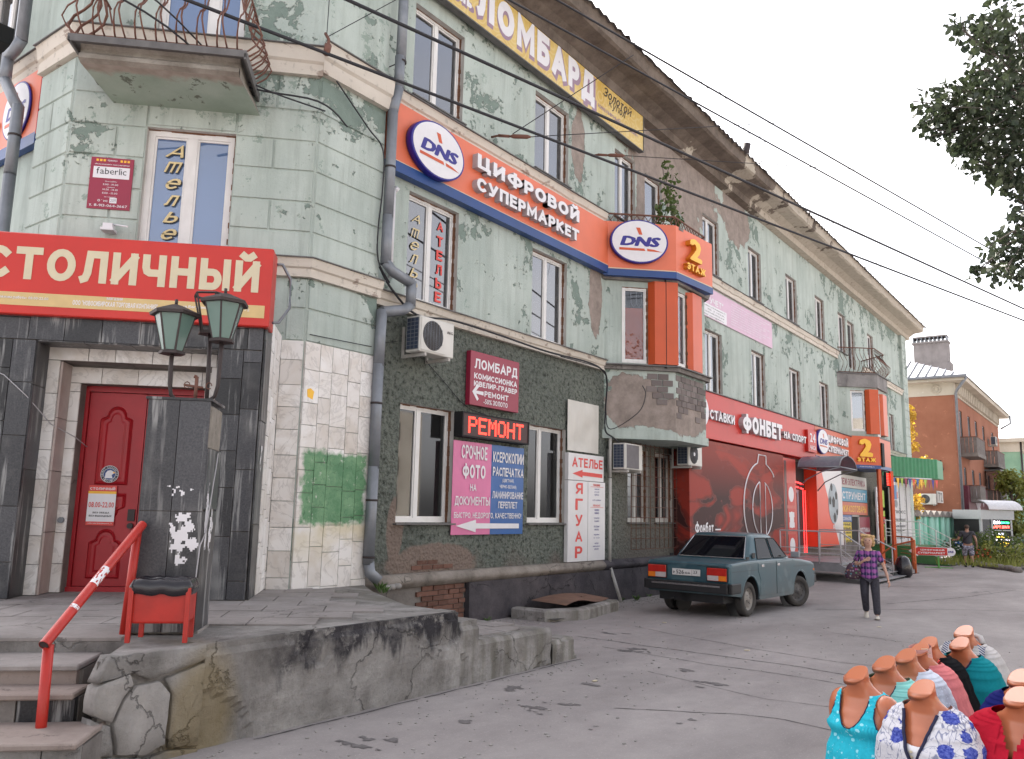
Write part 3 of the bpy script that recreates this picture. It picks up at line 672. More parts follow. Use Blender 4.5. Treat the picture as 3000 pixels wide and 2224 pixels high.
# ---- plinth: rough concrete roll, tarred and brick parts below
def rough_box(fr, u0, u1, v0, v1, w0, w1, nu, nv, amp, name, mat, parent, seed=1, prof=None):
    """front with uneven surface, returns to the wall"""
    mb = MB(); vs = []
    for j in range(nv+1):
        for i in range(nu+1):
            u = u0+(u1-u0)*i/nu; v = v0+(v1-v0)*j/nv; e = 1 if 0 < j < nv else .5
            n = mnoise.noise(Vector((u*2.1+seed, v*2.3, seed)))+.5*mnoise.noise(Vector((u*7+seed, v*7, 3.0)))
            w = w1+(prof(j/nv) if prof else 0)+n*amp*e; vs.append(fr.p(u, v+n*amp*.5*e, w))
    st = nu+1; fs = [(j*st+i, j*st+i+1, (j+1)*st+i+1, (j+1)*st+i) for j in range(nv) for i in range(nu)]
    mb.add(vs, fs, 0, True)
    top = [vs[nv*st+i] for i in range(nu+1)]; bk = [fr.p(u0+(u1-u0)*i/nu, v1, w0) for i in range(nu+1)]
    for i in range(nu): mb.face([top[i], top[i+1], bk[i+1], bk[i]])
    for i in range(nu):
        a, b = vs[i], vs[i+1]; mb.face([fr.p(u0+(u1-u0)*i/nu, v0, w0), fr.p(u0+(u1-u0)*(i+1)/nu, v0, w0), b, a])
    for i0 in (0, nu):
        c = [vs[j*st+i0] for j in range(nv+1)]; uu = u0 if i0 == 0 else u1
        mb.face(c+[fr.p(uu, v1, w0), fr.p(uu, v0, w0)])
    return mb.build(name, mat, parent)
m_roll = mk_conc('rough cement roll', (.19, .165, .145), (.34, .305, .27), .5, bump=.03)
m_tar = mk_conc('tarred plinth', (.055, .050, .058), (.105, .095, .102), .5, bump=.02)
rough_box(FA, 8.46, 15.3, .66, .86, 0, .13, 70, 7, .03, 'plinth_roll', m_roll, BLD, 1, lambda t: .09*math.sin(math.pi*t))
rough_box(FA, 15.3, 19.6, .66, .86, 0, .11, 40, 5, .02, 'plinth_roll', m_tar, BLD, 2, lambda t: .09*math.sin(math.pi*t))
rough_box(FA, 10.9, 19.6, -.02, .66, 0, .16, 80, 6, .02, 'plinth_wall', m_tar, BLD, 5)
MB().box(FA, 19.6, 46.2, 0, .9, 0, .08).build('plinth_wall', m_concd, BLD)
MB().box(FA, 8.46, 10.9, 0, .66, 0, .05).build('plinth_wall', m_concd, BLD)
rg = random.Random(5)
for r in range(8):
    x = 9.7+(r % 2)*.13
    while x < 10.87:
        l = min(.25, 10.88-x)
        if l > .06: MB().box(FA, x+.006, x+l-.006, .02+r*.08, .02+r*.08+.068, .05, .075+rg.random()*.02).build('brick', m_brick, BLD)
        x += l+.004
# bricks laid bare in the holes of the roughcast
for r in range(2):
    x = 9.62+(r % 2)*.12+rg.random()*.1
    while x < 10.5-(r*.35):
        MB().box(FA, x, x+.23, .90+r*.078, .90+r*.078+.062, -.01, .008+rg.random()*.006).build('brick', m_brick, BLD); x += .25

# ================================================================ BAYS
m_baybr = mk_green('plaster of the bay', (((16.0, -.6, 4.3), (.55, 1.2, .62), .5), ((17.2, -1.1, 4.0), (1.25, 1, .42), .4)), dark=.57)
def bay(x0, near):
    A_ = Fr((x0, 0, 0), (Q, -Q, 0), (-Q, -Q, 0)); B_ = Fr((x0+1.15, -1.15, 0), (1, 0, 0), (0, -1, 0)); C_ = Fr((x0+2.8, -1.15, 0), (Q, Q, 0), (Q, -Q, 0))
    def outline(o): k = o*TAN; return [(x0-o*Q*2 if 0 else x0-o*1.414, 0.01), (x0+1.15-k, -1.15-o), (x0+2.8+k, -1.15-o), (x0+3.95+o*1.414, 0.01)]
    def slab(o, z0, z1, name, mat, par=BLD, o2=None):
        mb = MB(); a = [(x, y, z0) for x, y in outline(o)]; b = [(x, y, z1) for x, y in outline(o2 if o2 is not None else o)]
        mb.add(a+b, [(0, 1, 5, 4), (1, 2, 6, 5), (2, 3, 7, 6), (3, 2, 1, 0), (4, 5, 6, 7)]); return mb.build(name, mat, par)
    zl = 3.5 if near else 5.05
    mb = MB(); H1 = [(.40, .98, 5.12, 6.84)] if near else [(.5, 1.12, 5.3, 6.95)]; H2_ = [(.0+.03, .55, 5.12, 6.84)]
    grid_wall(mb, A_, 0, 1.626, zl, 7.2 if near else 7.1, H1, .08); grid_wall(mb, B_, 0, 1.65, zl, 7.2 if near else 7.1, H2_, .08); grid_wall(mb, C_, 0, 1.626, zl, 7.1, [], .1)
    mb.face([(x, y, zl) for x, y in outline(0)][::-1])
    bw = mb.build('bay_wall', [m_baybr if near else m_green2, m_dirtywhite], BLD)
    for fr, h in ((A_, H1[0]), (B_, H2_[0])):
        window(fr, *h, depth=.03, split=0, parent=BLD, bar=.05, sill=False, room=near, curtain=False, glass=mk_glass('bay glass', 1.6, (.9, .9, .9), trans=.93, k=.8) if near else None)
    def panel(fr, a, b, z0, z1):
        mb = MB(); mb.prism(Fr(fr.p(0, z0, 0), fr.U, fr.V, fr.N), [(a, .002), (b, .002), (b, .13), (a+.12, .13)], 0, z1-z0); mb.build('orange_panel', m_orangeW, BLD)
    if near:
        panel(A_, 1.0, 1.66, 5.10, 6.98); panel(B_, .57, 1.2, 5.10, 6.92)
        # grey brickwork showing under the windows, block by block
        rg = random.Random(2)
        for r in range(7):
            z = 3.93+r*.14
            for fr, a, b in ((A_, .95, 1.6), (B_, .02, 1.62), (C_, .02, 1.6)):
                x = a+(r % 2)*.12+rg.random()*.03+(max(0, 3-r)*.22 if fr is A_ else 0)
                while x+.2 < b:
                    if z > 4.15 or rg.random() < .4:
                        MB().box(fr, x, x+.235, z+.006, z+.132, 0, .010+rg.random()*.014).build('grey_brick', m_greybrick, BLD)
                    x += .25
        slab(.10, 4.96, 5.05, 'bay_cornice', m_concd, BLD, .10); slab(.16, 5.05, 5.075, 'tin_flashing', m_tin)
        slab(.05, 3.44, 3.62, 'bay_base_moulding', m_baybr)
        slab(.10, 6.98, 7.18, 'bay_head', m_concd, BLD, .16)
        slab(.18, 8.2, 8.28, 'balcony_floor', m_concd)
        # orange foil in the left pane, folding grille above it
        mb = MB(); mb.face([A_.p(.48, 5.2, -.05), A_.p(.90, 5.2, -.05), A_.p(.90, 6.38, -.05), A_.p(.48, 6.38, -.05)]); mb.build('orange_window_film', m_orangeW, BLD)
        mb = MB()
        for k in range(4):
            u = .5+k*.125; mb.box(A_, u-.007, u+.007, 6.5, 6.8, -.06, -.05)
            mb.tube([A_.p(u, 6.5, -.055), A_.p(u+.06, 6.4, -.055), A_.p(u+.12, 6.5, -.055)], .007, 5)
        mb.build('folding_grille', m_galv, BLD)
    else:
        panel(A_, 1.14, 1.66, 5.2, 7.0); panel(B_, .5, 1.3, 5.2, 6.9)
        slab(.10, 7.08, 7.62, 'balcony_slab', mk_conc('grey cement balcony slab', (.20, .19, .19), (.29, .275, .27), .5)); slab(.16, 7.62, 7.66, 'tin_flashing', m_tin)
        slab(.10, 5.02, 5.08, 'bay_base', m_tin)
    # railing
    z0, z1 = (8.28, 8.56) if near else (7.68, 8.72); rl = thing('balcony_railing', 'low rusty railing with crossed bars above the round sign on the bay' if near else 'bellied rusty iron railing on the far balcony', 'railing', (x0+2, -.8, z0), 'rusty balcony railings')
    o = -.02; pts = [(x0+.1, 0.0), (x0+1.15, -1.17), (x0+2.8, -1.17), (x0+3.85, 0.0)]
    mb = MB()
    for z in ((z1, z0+.03) if not near else (z1,)): mb.tube([(x, y, z) for x, y in pts], .022, 6, smooth=False)
    mb.build('rail', m_iron, rl)
    for (ax, ay), (bx, by) in zip(pts, pts[1:]):
        L = math.hypot(bx-ax, by-ay); n = max(2, int(L/.16)); nx_, ny_ = (ay-by)/L, (bx-ax)/L
        nx_, ny_ = -nx_, -ny_
        if (nx_*(ax-x0-2)+ny_*(ay+.2)) < 0: nx_, ny_ = -nx_, -ny_
        for i in range(n):
            f_ = (i+.5)/n; x, y = ax+(bx-ax)*f_, ay+(by-ay)*f_; mb = MB()
            if near:
                dx, dy = (bx-ax)/L*.09, (by-ay)/L*.09
                mb.tube([(x-dx, y-dy, z0), (x+dx, y+dy, z1)], .009, 5); mb.tube([(x+dx, y+dy, z0), (x-dx, y-dy, z1-.02)], .009, 5)
            else:
                bel = [(0, 0), (.08, .08), (.25, .24), (.42, .26), (.6, .10), (.8, -.02), (1, 0)]
                mb.tube([(x+nx_*b_, y+ny_*b_, z0+(z1-z0)*t_) for t_, b_ in bel], .011, 5)
                mb.tube([(x, y, z1-.02), (x-.06, y+.03, z1-.1), (x+.03, y, z1-.12)], .008, 4)
            mb.build('bar', m_iron, rl)
    return A_, B_, C_
BAY1 = bay(15.55, True); BAY2 = bay(34.3, False)

# ================================================================ ENTRANCE PORTAL
PT = thing('entrance_portal', 'projecting shop porch faced with dark granite slabs and white marble tiles', 'porch', (4.6, .4, 0))
DEP = 1.38                                              # how far the portal stands out of the chamfered face
zP = .785
mb = MB(); f = FR_
mb.box(f, 1.87, 2.37, 0, 4.15, -DEP, -.03); mb.box(f, 4.38, 4.86, 0, 4.15, -DEP, -.03); mb.box(f, 2.37, 4.38, 3.65, 4.15, -DEP, -.03)
mb.box(f, 2.37, 2.52, zP, 3.65, -DEP, -.40); mb.box(f, 4.23, 4.38, zP, 3.65, -DEP, -.40); mb.box(f, 2.52, 4.23, 3.48, 3.65, -DEP, -.40)
mb.box(f, 2.52, 2.66, zP, 3.48, -DEP, -.72); mb.box(f, 4.10, 4.23, zP, 3.48, -DEP, -.72); mb.box(f, 2.66, 4.10, 3.26, 3.48, -DEP, -.72)
mb.build('portal_core', m_concd, PT)
def tiles(fr, u0, u1, v0, v1, us, hs, mat, name, parent, w=.03, seed=1, stag=True, j=.004, chip=0):
    rg = random.Random(seed); x = u0; i = 0
    while x < u1-.03:
        wd = min(us[i % len(us)], u1-x)
        if u1-x-wd < .07: wd = u1-x
        z = v0; k = 0
        while z < v1-.02:
            h = rg.choice(hs); 
            if stag and k == 0: h *= rg.choice((.5, .7, 1))
            h = min(h, v1-z)
            if v1-z-h < .1: h = v1-z
            MB().box(fr, x+j, x+wd-j, z+j, z+h-j, 0, w+rg.random()*.006, skip='b').build(name, mat, parent); z += h; k += 1
        x += wd; i += 1
S = lambda fr, w: fr.sh(0, 0, w)
tiles(S(f, -.03), 1.87, 2.385, zP, 3.64, (.27, .25), (.78, .6, .95), m_granite, 'granite_slab', PT, seed=4)
tiles(S(f, -.03), 4.365, 4.865, zP, 3.64, (.29, .22), (.55, .7, .42), m_granite, 'granite_slab', PT, seed=9)
tiles(S(f, -.03), 1.87, 4.865, 3.645, 4.15, (.42, .38, .4), (.5,), m_granite, 'granite_slab', PT, seed=2)
JL = Fr(f.p(2.37, 0, 0), (-Q, -Q, 0), (Q, -Q, 0)); JR = Fr(f.p(4.38, 0, -.4), (Q, Q, 0), (-Q, Q, 0))
tiles(Fr(f.p(2.37, 0, -.40), (-Q, -Q, 0), (Q, -Q, 0)), 0, .385, zP, 3.64, (.4,), (1.4, .95), m_granite, 'granite_slab', PT, w=.015, seed=3)
tiles(Fr(f.p(2.385, 3.65, -.40), (Q, -Q, 0), (0, 0, -1), (-Q, -Q, 0)), 0, 1.98, 0, .385, (.5,), (.5,), m_granite, 'granite_slab', PT, w=.015, seed=3)
f1 = S(f, -.40)
tiles(f1, 2.385, 2.52, zP, 3.48, (.2,), (.32, .34), m_marble, 'marble_tile', PT, w=.02, seed=5, stag=False)
tiles(f1, 4.23, 4.365, zP, 3.48, (.2,), (.32, .34), m_marble, 'marble_tile', PT, w=.02, seed=6, stag=False)
tiles(f1, 2.385, 4.365, 3.48, 3.635, (.44, .3, .42), (.3,), m_marble, 'marble_tile', PT, w=.02, seed=7, stag=False)
m_pinkmarble = plain('pinkish marble jamb', (.40, .33, .31), .55, 0, .15, 4, dirt=.4, grime=(.25, .16, .1))
tiles(Fr(f.p(2.52, 0, -.72), (-Q, -Q, 0), (Q, -Q, 0)), 0, .32, zP, 3.47, (.4,), (.7, .62), m_pinkmarble, 'marble_tile', PT, w=.02, seed=3, stag=False)
f2 = S(f, -.72)
tiles(f2, 2.54, 2.66, zP, 3.26, (.2,), (.33, .36), m_marble, 'marble_tile', PT, w=.02, seed=8, stag=False)
tiles(f2, 4.10, 4.21, zP, 3.26, (.2,), (.33, .36), m_marble, 'marble_tile', PT, w=.02, seed=9, stag=False)
tiles(f2, 2.54, 4.21, 3.26, 3.46, (.35, .42, .4), (.3,), m_marble, 'marble_tile', PT, w=.02, seed=10, stag=False)
# right side of the portal and the marble of the pavilion
FS = Fr(f.p(4.87, 0, -.03), (Q, Q, 0), (Q, -Q, 0))
tiles(FS, 0, .46, zP, 4.1, (.46,), (.95, 1.2), m_granite, 'granite_slab', PT, w=.02, seed=12)
tiles(FS, .46, 1.33, zP, 4.1, (.24, .2, .27), (.33, .45, .3), m_marble, 'marble_tile', PT, w=.025, seed=13)
tiles(S(FB, 0), 4.90, 5.19, zP-.2, 4.05, (.3,), (.34, .30), m_marble, 'marble_tile', BLD, w=.035, seed=14)
tiles(S(FP, 0), 7.15, 8.455, zP-.25, 4.05, (.26, .22, .30, .24, .29), (.36, .45, .3, .52), m_marblep, 'marble_tile', BLD, w=.035, seed=15)
# yellow scrap of paper glued on the marble
mb = MB(); mb.prism(FP, [(7.22, 3.3), (7.31, 3.27), (7.33, 3.38), (7.27, 3.42), (7.21, 3.40)], .042, .044); tag(mb.build('paper_scrap', m_yel), 'small torn yellow paper stuck on the marble corner', 'paper')
# ---- door
DR = thing('shop_door', 'red painted double door with moulded panels inside the stone porch', 'door', f.p(3.375, zP, -.9))
fd = S(f, -1.0)
mb = MB(); mb.box(fd, 2.64, 2.70, zP, 3.25, 0, .1); mb.box(fd, 4.05, 4.12, zP, 3.25, 0, .1); mb.box(fd, 2.70, 4.05, 3.19, 3.26, 0, .1); mb.box(fd, 2.66, 4.1, zP-.02, zP+.05, 0, .14)
mb.build('door_frame', m_reddoor, DR)
def arc_panel(u0, u1, v0, v1, top=True, bot=False):
    n = 9; m = (u0+u1)/2; out = []
    def crown(sgn, vb):      # shouldered arch
        w = u1-u0; r = []
        r += [(u1, vb-sgn*.17), (u1-.02, vb-sgn*.15), (u1-.07, vb-sgn*.13)]
        for i in range(n): a = math.pi*i/(n-1); r.append((m+math.cos(a)*w*.30, vb-sgn*.12+sgn*math.sin(a)*.12))
        r += [(u0+.07, vb-sgn*.13), (u0+.02, vb-sgn*.15), (u0, vb-sgn*.17)]
        return r
    up = crown(1, v1) if top else [(u1, v1), (u0, v1)]
    dn = crown(-1, v0)[::-1] if bot else [(u0, v0), (u1, v0)]
    return up+dn
def shrink(pts, k):
    cx = sum(p[0] for p in pts)/len(pts); cy = (min(p[1] for p in pts)+max(p[1] for p in pts))/2
    hw = max(p[0] for p in pts)-cx; hh = max(p[1] for p in pts)-cy
    return [(cx+(x-cx)*(hw-k)/hw, cy+(y-cy)*(hh-k)/hh) for x, y in pts]
for u0, u1 in ((2.705, 3.37), (3.38, 4.045)):
    mb = MB(); mb.box(fd, u0, u1, zP+.055, 3.185, .01, .06); lf = mb.build('door_leaf', m_reddoor, DR)
    for v0, v1, t, b in ((2.05, 3.02, True, False), (1.62, 1.95, False, True), (.93, 1.52, True, False)):
        P = arc_panel(u0+.14, u1-.14, v0, v1, t, b)
        mb = MB(); a = [fd.p(*p, .061) for p in P]; b_ = [fd.p(*p, .082) for p in shrink(P, .018)]; c = [fd.p(*p, .062) for p in shrink(P, .042)]
        d = [fd.p(*p, .064) for p in shrink(P, .075)]; e = [fd.p(*p, .074) for p in shrink(P, .10)]
        n = len(P); mb.loft([a, b_, c, d, e], smooth=False, cap=(False, True)); mb.build('door_panel', m_reddoor, lf)
mb = MB(); mb.box(fd, 3.27, 3.35, 1.62, 1.76, .06, .085); mb.tube([fd.p(3.31, 1.56, .06), fd.p(3.31, 1.56, .10)], .035, 10); mb.build('lock_plate', m_darkiron, DR)
mb = MB(); mb.tube([fd.p(3.45, 1.62, .06), fd.p(3.45, 1.62, .12), fd.p(3.45, 1.42, .12), fd.p(3.45, 1.42, .06)], .013, 6); mb.build('handle', m_darkiron, DR)
mb = MB(); mb.tube([f.p(2.60, 1.62, -.71), f.p(2.60, 1.62, -.66)], .035, 10); tag(mb.build('door_bell', m_galv), 'small round grey bell button on the marble jamb', 'bell')
# stickers on the door
st = thing('door_poster', 'white shop hours poster with red bands on the red door', 'poster', fd.p(2.95, 1.7, .086))
fp = S(fd, .086)
mb = MB(); mb.box(fp, 2.80, 3.12, 1.56, 2.04, 0, .003); mb.box(fp, 2.80, 3.12, 1.97, 2.04, .0032, .004, 1); mb.box(fp, 2.80, 3.12, 1.94, 1.97, .0032, .004, 2); mb.box(fp, 2.80, 3.12, 1.56, 1.605, .0032, .004, 1)
mb.build('sheet', [m_white, m_redink, m_yel], st)
mb = text(fp, 'СТОЛИЧНЫЙ', 2.815, 3.105, 1.985, 2.025, .005, off=.02); mb.build('lettering', m_white, st)
mb = text(fp, '08.00-22.00', 2.815, 3.105, 1.775, 1.84, .005, off=.02); mb.build('lettering', m_redink, st)
mb = text(fp, 'БЕЗ ОБЕДА', 2.87, 3.06, 1.70, 1.725, .005, off=.02); text(fp, 'БЕЗ ВЫХОДНЫХ', 2.83, 3.09, 1.66, 1.685, .005, off=.02, mb=mb); mb.build('lettering', m_blackink, st)
mb = text(fp, 'ул.Богдана Хмельницкого, 72', 2.82, 3.10, 1.575, 1.592, .005); mb.build('lettering', m_white, st)
def disc(mb, fr, u, v, ru, rv, w0, w1, mi=0, n=40):
    mb.prism(fr, [(u+ru*math.cos(2*math.pi*i/n), v+rv*math.sin(2*math.pi*i/n)) for i in range(n)], w0, w1, mi)
st = thing('round_sticker', 'round dark security sticker with a white bird head on the red door', 'sticker', fp.p(3.02, 2.18, 0))
mb = MB(); disc(mb, fp, 3.02, 2.18, .105, .105, 0, .003); disc(mb, fp, 3.02, 2.18, .10, .10, .0032, .004, 1); disc(mb, fp, 3.02, 2.18, .072, .072, .0042, .005, 0); disc(mb, fp, 3.02, 2.18, .068, .068, .0052, .006, 2)
mb.prism(fp, [(2.97, 2.13), (3.06, 2.13), (3.045, 2.17), (3.065, 2.185), (3.085, 2.195), (3.06, 2.215), (3.03, 2.23), (2.995, 2.22), (2.975, 2.19)], .0062, .007, 0)
mb.prism(fp, [(3.062, 2.188), (3.085, 2.193), (3.078, 2.206), (3.06, 2.212)], .0072, .008, 3)
mb.build('sticker_disc', [m_white, plain('dark sticker', (.03, .035, .05), .5), m_blue, m_yel], st)
mb = MB(); k = 'ОБЪЕКТ ОХРАНЯЕТСЯ 223-000-5 '
for i, ch in enumerate(k):
    if ch == ' ': continue
    a = math.pi*1.1-2*math.pi*i/len(k); c = fp.p(3.02+.086*math.cos(a), 2.18+.086*math.sin(a), 0); rr = Vector((math.cos(a-math.pi/2), math.sin(a-math.pi/2)))
    lf = Fr(c, fp.U*rr.x+fp.V*rr.y, fp.N, fp.U*math.cos(a)+fp.V*math.sin(a)); text(lf, ch, -.006, .006, -.009, .009, .0055, mb=mb)
mb.build('lettering', m_white, st)
mb = MB(); disc(mb, fp, 3.50, 1.98, .085, .085, 0, .003); mb.box(fp, 3.45, 3.53, 1.95, 1.99, .0032, .004, 1); mb.box(fp, 3.535, 3.545, 1.94, 2.0, .0032, .004, 1)
tag(mb.build('round_sticker', [m_white, m_blue]), 'round white sticker with blue mark on the right door leaf', 'sticker')
# ---- big red sign over the porch
SG = thing('shop_sign', 'large red lightbox with cream capital letters over the porch', 'sign', f.p(3.3, 4.4, .05))
fs = S(f, .0); mb = MB(); mb.box(fs, 1.42, 4.93, 3.91, 4.86, -.26, .10); mb.build('sign_box', m_red, SG, bevel=.012)
mb = MB(); mb.box(fs, 1.48, 4.87, 4.01, 4.16, .10, .104); mb.build('sand_band', m_creamband, SG)
text(fs, 'СТОЛИЧНЫЙ', 1.78, 4.80, 4.30, 4.81, .105, off=.045).build('lettering', m_cream, SG)
mb = text(fs, 'режим работы: 08.00-22.00', 1.98, 2.50, 4.075, 4.115, .106, off=.015); text(fs, 'магазин', 3.12, 3.29, 4.125, 4.155, .106, off=.015, mb=mb)
text(fs, 'ООО "НОВОСИБИРСКАЯ ТОРГОВАЯ КОМПАНИЯ"', 2.76, 3.68, 4.045, 4.11, .106, off=.01, mb=mb); text(fs, 'ул.Богдана Хмельницкого, 72', 3.94, 4.70, 4.075, 4.115, .106, off=.015, mb=mb); mb.build('lettering', m_white, SG)
m_rustgreen = mk_rust('rusty green sheet', (.06, .20, .11), .75, .7, scale=3)
mb = MB(); fe = Fr(f.p(4.93, 0, -.26), (Q, Q, 0), (Q, -Q, 0)); mb.prism(fe, [(.03, 4.0), (.4, 3.72), (.42, 4.1), (.3, 4.45), (.03, 4.86)], -.10, -.06)
tag(mb.build('rusty_sheet', m_rustgreen), 'rusty green metal sheet on the side of the red sign', 'metal sheet')
mb = MB(); mb.tube([f.p(4.97, 4.70, .0), f.p(5.02, 4.72, -.05), f.p(5.12, 4.55, -.1), f.p(5.13, 4.2, -.1), f.p(5.02, 4.0, -.05), f.p(4.96, 3.98, .02)], .018, 6); tag(mb.build('conduit_hose', m_galv), 'grey corrugated hose looping beside the red sign', 'hose')
# portal wiring
mb = MB(); mb.tube([f.p(1.9, 3.3, .02), f.p(2.1, 3.22, .03), f.p(2.35, 3.0, .03), f.p(2.5, 2.72, -.35), f.p(2.66, 2.6, -.7), f.p(2.75, 2.5, -.85)], .006, 5); tag(mb.build('loose_wire', m_whiteside), 'thin pale wire hanging across the porch front', 'wire')

# ================================================================ PLATFORM AND STEPS
PF = thing('concrete_platform', 'raised concrete entrance platform with cracked front wall and broken step at the right', 'platform', (5.2, -2.2, 0))
FW = Fr((0, -3.2, 0), (1, 0, 0), (0, -1, 0))
def pface(mb, pts, z, mi=0): mb.face([(x, y, z) for x, y in pts], mi)
TOP = [(3.05, -3.16), (7.02, -3.16), (7.10, -2.3), (7.9, -.95), (8.42, -.25), (8.42, 2.5), (0.0, 4.5), (-1.2, 2.4)]
TOP = [(3.72, -2.52), (3.16, -3.16), (7.02, -3.16), (7.10, -2.3), (7.9, -.95), (8.42, -.25), (8.42, 2.5), (0.0, 4.5), (-1.2, 2.4)]
mb = MB(); pface(mb, TOP, .762)
for a, b in zip(TOP, TOP[1:]+TOP[:1]): mb.face([(a[0], a[1], 0), (b[0], b[1], 0), (b[0], b[1], .762), (a[0], a[1], .762)])
mb.build('platform_core', m_conc, PF)
def rough_wall(u0, u1, v0, v1, name, seed, amp=.03, back=.06, mat=None, topjag=0, fr=FW):
    nu, nv = int((u1-u0)/.045), max(4, int((v1-v0)/.045)); mb = MB(); vs = []
    for j in range(nv+1):
        for i in range(nu+1):
            u = u0+(u1-u0)*i/nu; v = v0+(v1-v0)*j/nv
            n = mnoise.noise(Vector((u*1.6, v*1.6, seed)))*.8+.5*mnoise.noise(Vector((u*5, v*5, seed+3)))+.25*mnoise.noise(Vector((u*14, v*14, seed)))
            pl = mnoise.noise(Vector((u*1.1+9, v*1.3, seed+1)))       # where the render coat has fallen off
            if pl > .22: n -= 1.3
            vv = v
            if j == nv: vv = v+topjag*mnoise.noise(Vector((u*3, 0, seed)))
            rd = .03*(j/nv > .93)
            vs.append(fr.p(u, vv, n*amp-rd))
    st = nu+1; mb.add(vs, [(j*st+i, j*st+i+1, (j+1)*st+i+1, (j+1)*st+i) for j in range(nv) for i in range(nu)], 0, False)
    top = [vs[nv*st+i] for i in range(nu+1)]
    for i in range(nu): mb.face([top[i], top[i+1], fr.p(u0+(u1-u0)*(i+1)/nu, v1, -back), fr.p(u0+(u1-u0)*i/nu, v1, -back)])
    for i0, uu in ((0, u0), (nu, u1)): mb.face([vs[j*st+i0] for j in range(nv+1)]+[fr.p(uu, v1, -back), fr.p(uu, v0, -back)])
    return mb.build(name, mat or m_conc, PF)
rough_wall(3.95, 7.02, -.02, .775, 'front_wall', 4, back=.3)
# cracked lumps at the left end of the wall
m_lump = mk_conc('pale cracked render', (.27, .255, .24), (.38, .36, .345), .4, bump=.012)
LP = [([(3.10, .60), (3.34, .66), (3.52, .58), (3.60, .60), (3.95, .66), (3.95, .775), (3.18, .775)], .03, 0), ([(3.09, .40), (3.24, .33), (3.30, .47), (3.38, .57), (3.34, .64), (3.11, .58)], .05, 1),
      ([(3.26, .32), (3.30, .10), (3.52, .06), (3.66, .10), (3.68, .46), (3.58, .56), (3.41, .55), (3.32, .46)], .045, 1), ([(3.12, -.02), (3.95, -.02), (3.95, .02), (3.72, .05), (3.50, .045), (3.28, .085), (3.12, .12)], .04, 0),
      ([(3.70, .06), (3.95, .04), (3.95, .64), (3.63, .57), (3.70, .46)], .015, 0), ([(3.10, .14), (3.27, .10), (3.24, .31), (3.09, .37)], .02, 0), ([(3.78, .42), (3.83, .24), (3.90, .40), (3.86, .5)], .03, 0)]
for P, w, c in LP:
    cx, cy = sum(p[0] for p in P)/len(P), sum(p[1] for p in P)/len(P); mb = MB()
    Pj = []
    for (a, b), (a2, b2) in zip(P, P[1:]+P[:1]):
        for k in range(4):
            t = k/4; x, y = a+(a2-a)*t, b+(b2-b)*t; n = mnoise.noise(Vector((x*9, y*9, 2)))*.014; Pj.append((x+n, y+n))
    n = len(Pj); a = [FW.p(x, y, -.12) for x, y in Pj]; b = [FW.p(x+(cx-x)*.012, y+(cy-y)*.012, w*.35-.012) for x, y in Pj]; d = [FW.p(x+(cx-x)*.04, y+(cy-y)*.04, w*.35+.010*mnoise.noise(Vector((x*5, y*5, 1)))) for x, y in Pj]
    e = [FW.p(x+(cx-x)*.5, y+(cy-y)*.5, w*.35+.012*mnoise.noise(Vector((x*3, y*3, 4)))) for x, y in Pj]
    mb.loft([a, b, d, e], cap=(False, True)); mb.build('broken_render_piece', m_lump if c else m_conc, PF)
mb = MB(); mb.face([(3.14, -3.13, -.01), (4.0, -3.13, -.01), (4.0, -3.13, .74), (3.14, -3.13, .74)]); mb.face([(3.14, -3.13, 0), (3.14, -3.13, .74), (3.7, -2.5, .74), (3.7, -2.5, 0)]); mb.build('crack_backing', m_concd, PF)
# lower landing and broken last block
L2 = [(7.03, -3.17), (8.74, -3.17), (8.78, -1.9), (8.9, -1.0), (9.2, -.35), (7.9, -.35), (7.1, -2.3)]
mb = MB(); pface(mb, L2, .425)
for a, b in zip(L2, L2[1:]+L2[:1]): mb.face([(a[0], a[1], 0), (b[0], b[1], 0), (b[0], b[1], .425), (a[0], a[1], .425)])
mb.build('landing_core', m_conc, PF)
rough_wall(7.02, 7.32, -.02, .66, 'wall_stub', 8, back=.5, topjag=.12); rough_wall(7.32, 8.76, -.02, .435, 'landing_wall', 11, amp=.03, back=.3)
rough_wall(8.80, 9.36, .0, .27, 'last_block', 15, amp=.035, back=.3, topjag=.06)
mb = MB(); mb.box(Fr((0, -2.95, 0), (1, 0, 0), (0, -1, 0)), 8.80, 9.30, 0, .24, -.1, .24); mb.build('block_core', m_conc, PF)
def inside(p, P):
    c = False
    for (x0, y0), (x1, y1) in zip(P, P[1:]+P[:1]):
        if (y0 > p[1]) != (y1 > p[1]) and p[0] < (x1-x0)*(p[1]-y0)/(y1-y0)+x0: c = not c
    return c
rg = random.Random(8)
def paving(poly, z, du, dv, ang, name='paving_slab', mat=m_slab, x0=-1.5, ext=(-12, 14)):
    ca, sa = math.cos(ang), math.sin(ang)
    for j in range(-26, 26):
        for i in range(-26, 26):
            a, b = i*du+(j % 2)*du*.5, j*dv; g_ = .006
            P = [(a+g_, b+g_), (a+du-g_, b+g_), (a+du-g_, b+dv-g_), (a+g_, b+dv-g_)]; P = [(4.5+x*ca-y*sa, -1.5+x*sa+y*ca) for x, y in P]
            if not all(inside(p, poly) for p in P) or P[0][1] > 1.2 or P[0][0] < .4: continue
            dz = [rg.random()*.004 for _ in P]; t = rg.random()*.004; mb = MB()
            T_ = [(x, y, z+t+d) for (x, y), d in zip(P, dz)]; B_ = [(x, y, z-.03) for x, y in P]
            mb.add(B_+T_, [(4, 5, 6, 7), (0, 1, 5, 4), (1, 2, 6, 5), (2, 3, 7, 6), (3, 0, 4, 7)]); mb.build(name, mat, PF)
INN = [(3.85, -2.35), (4.05, -2.95), (6.93, -2.95), (6.98, -2.35), (7.75, -.95), (8.2, -.25), (8.2, 2.0), (0, 4.4), (-1.2, 2.4)]
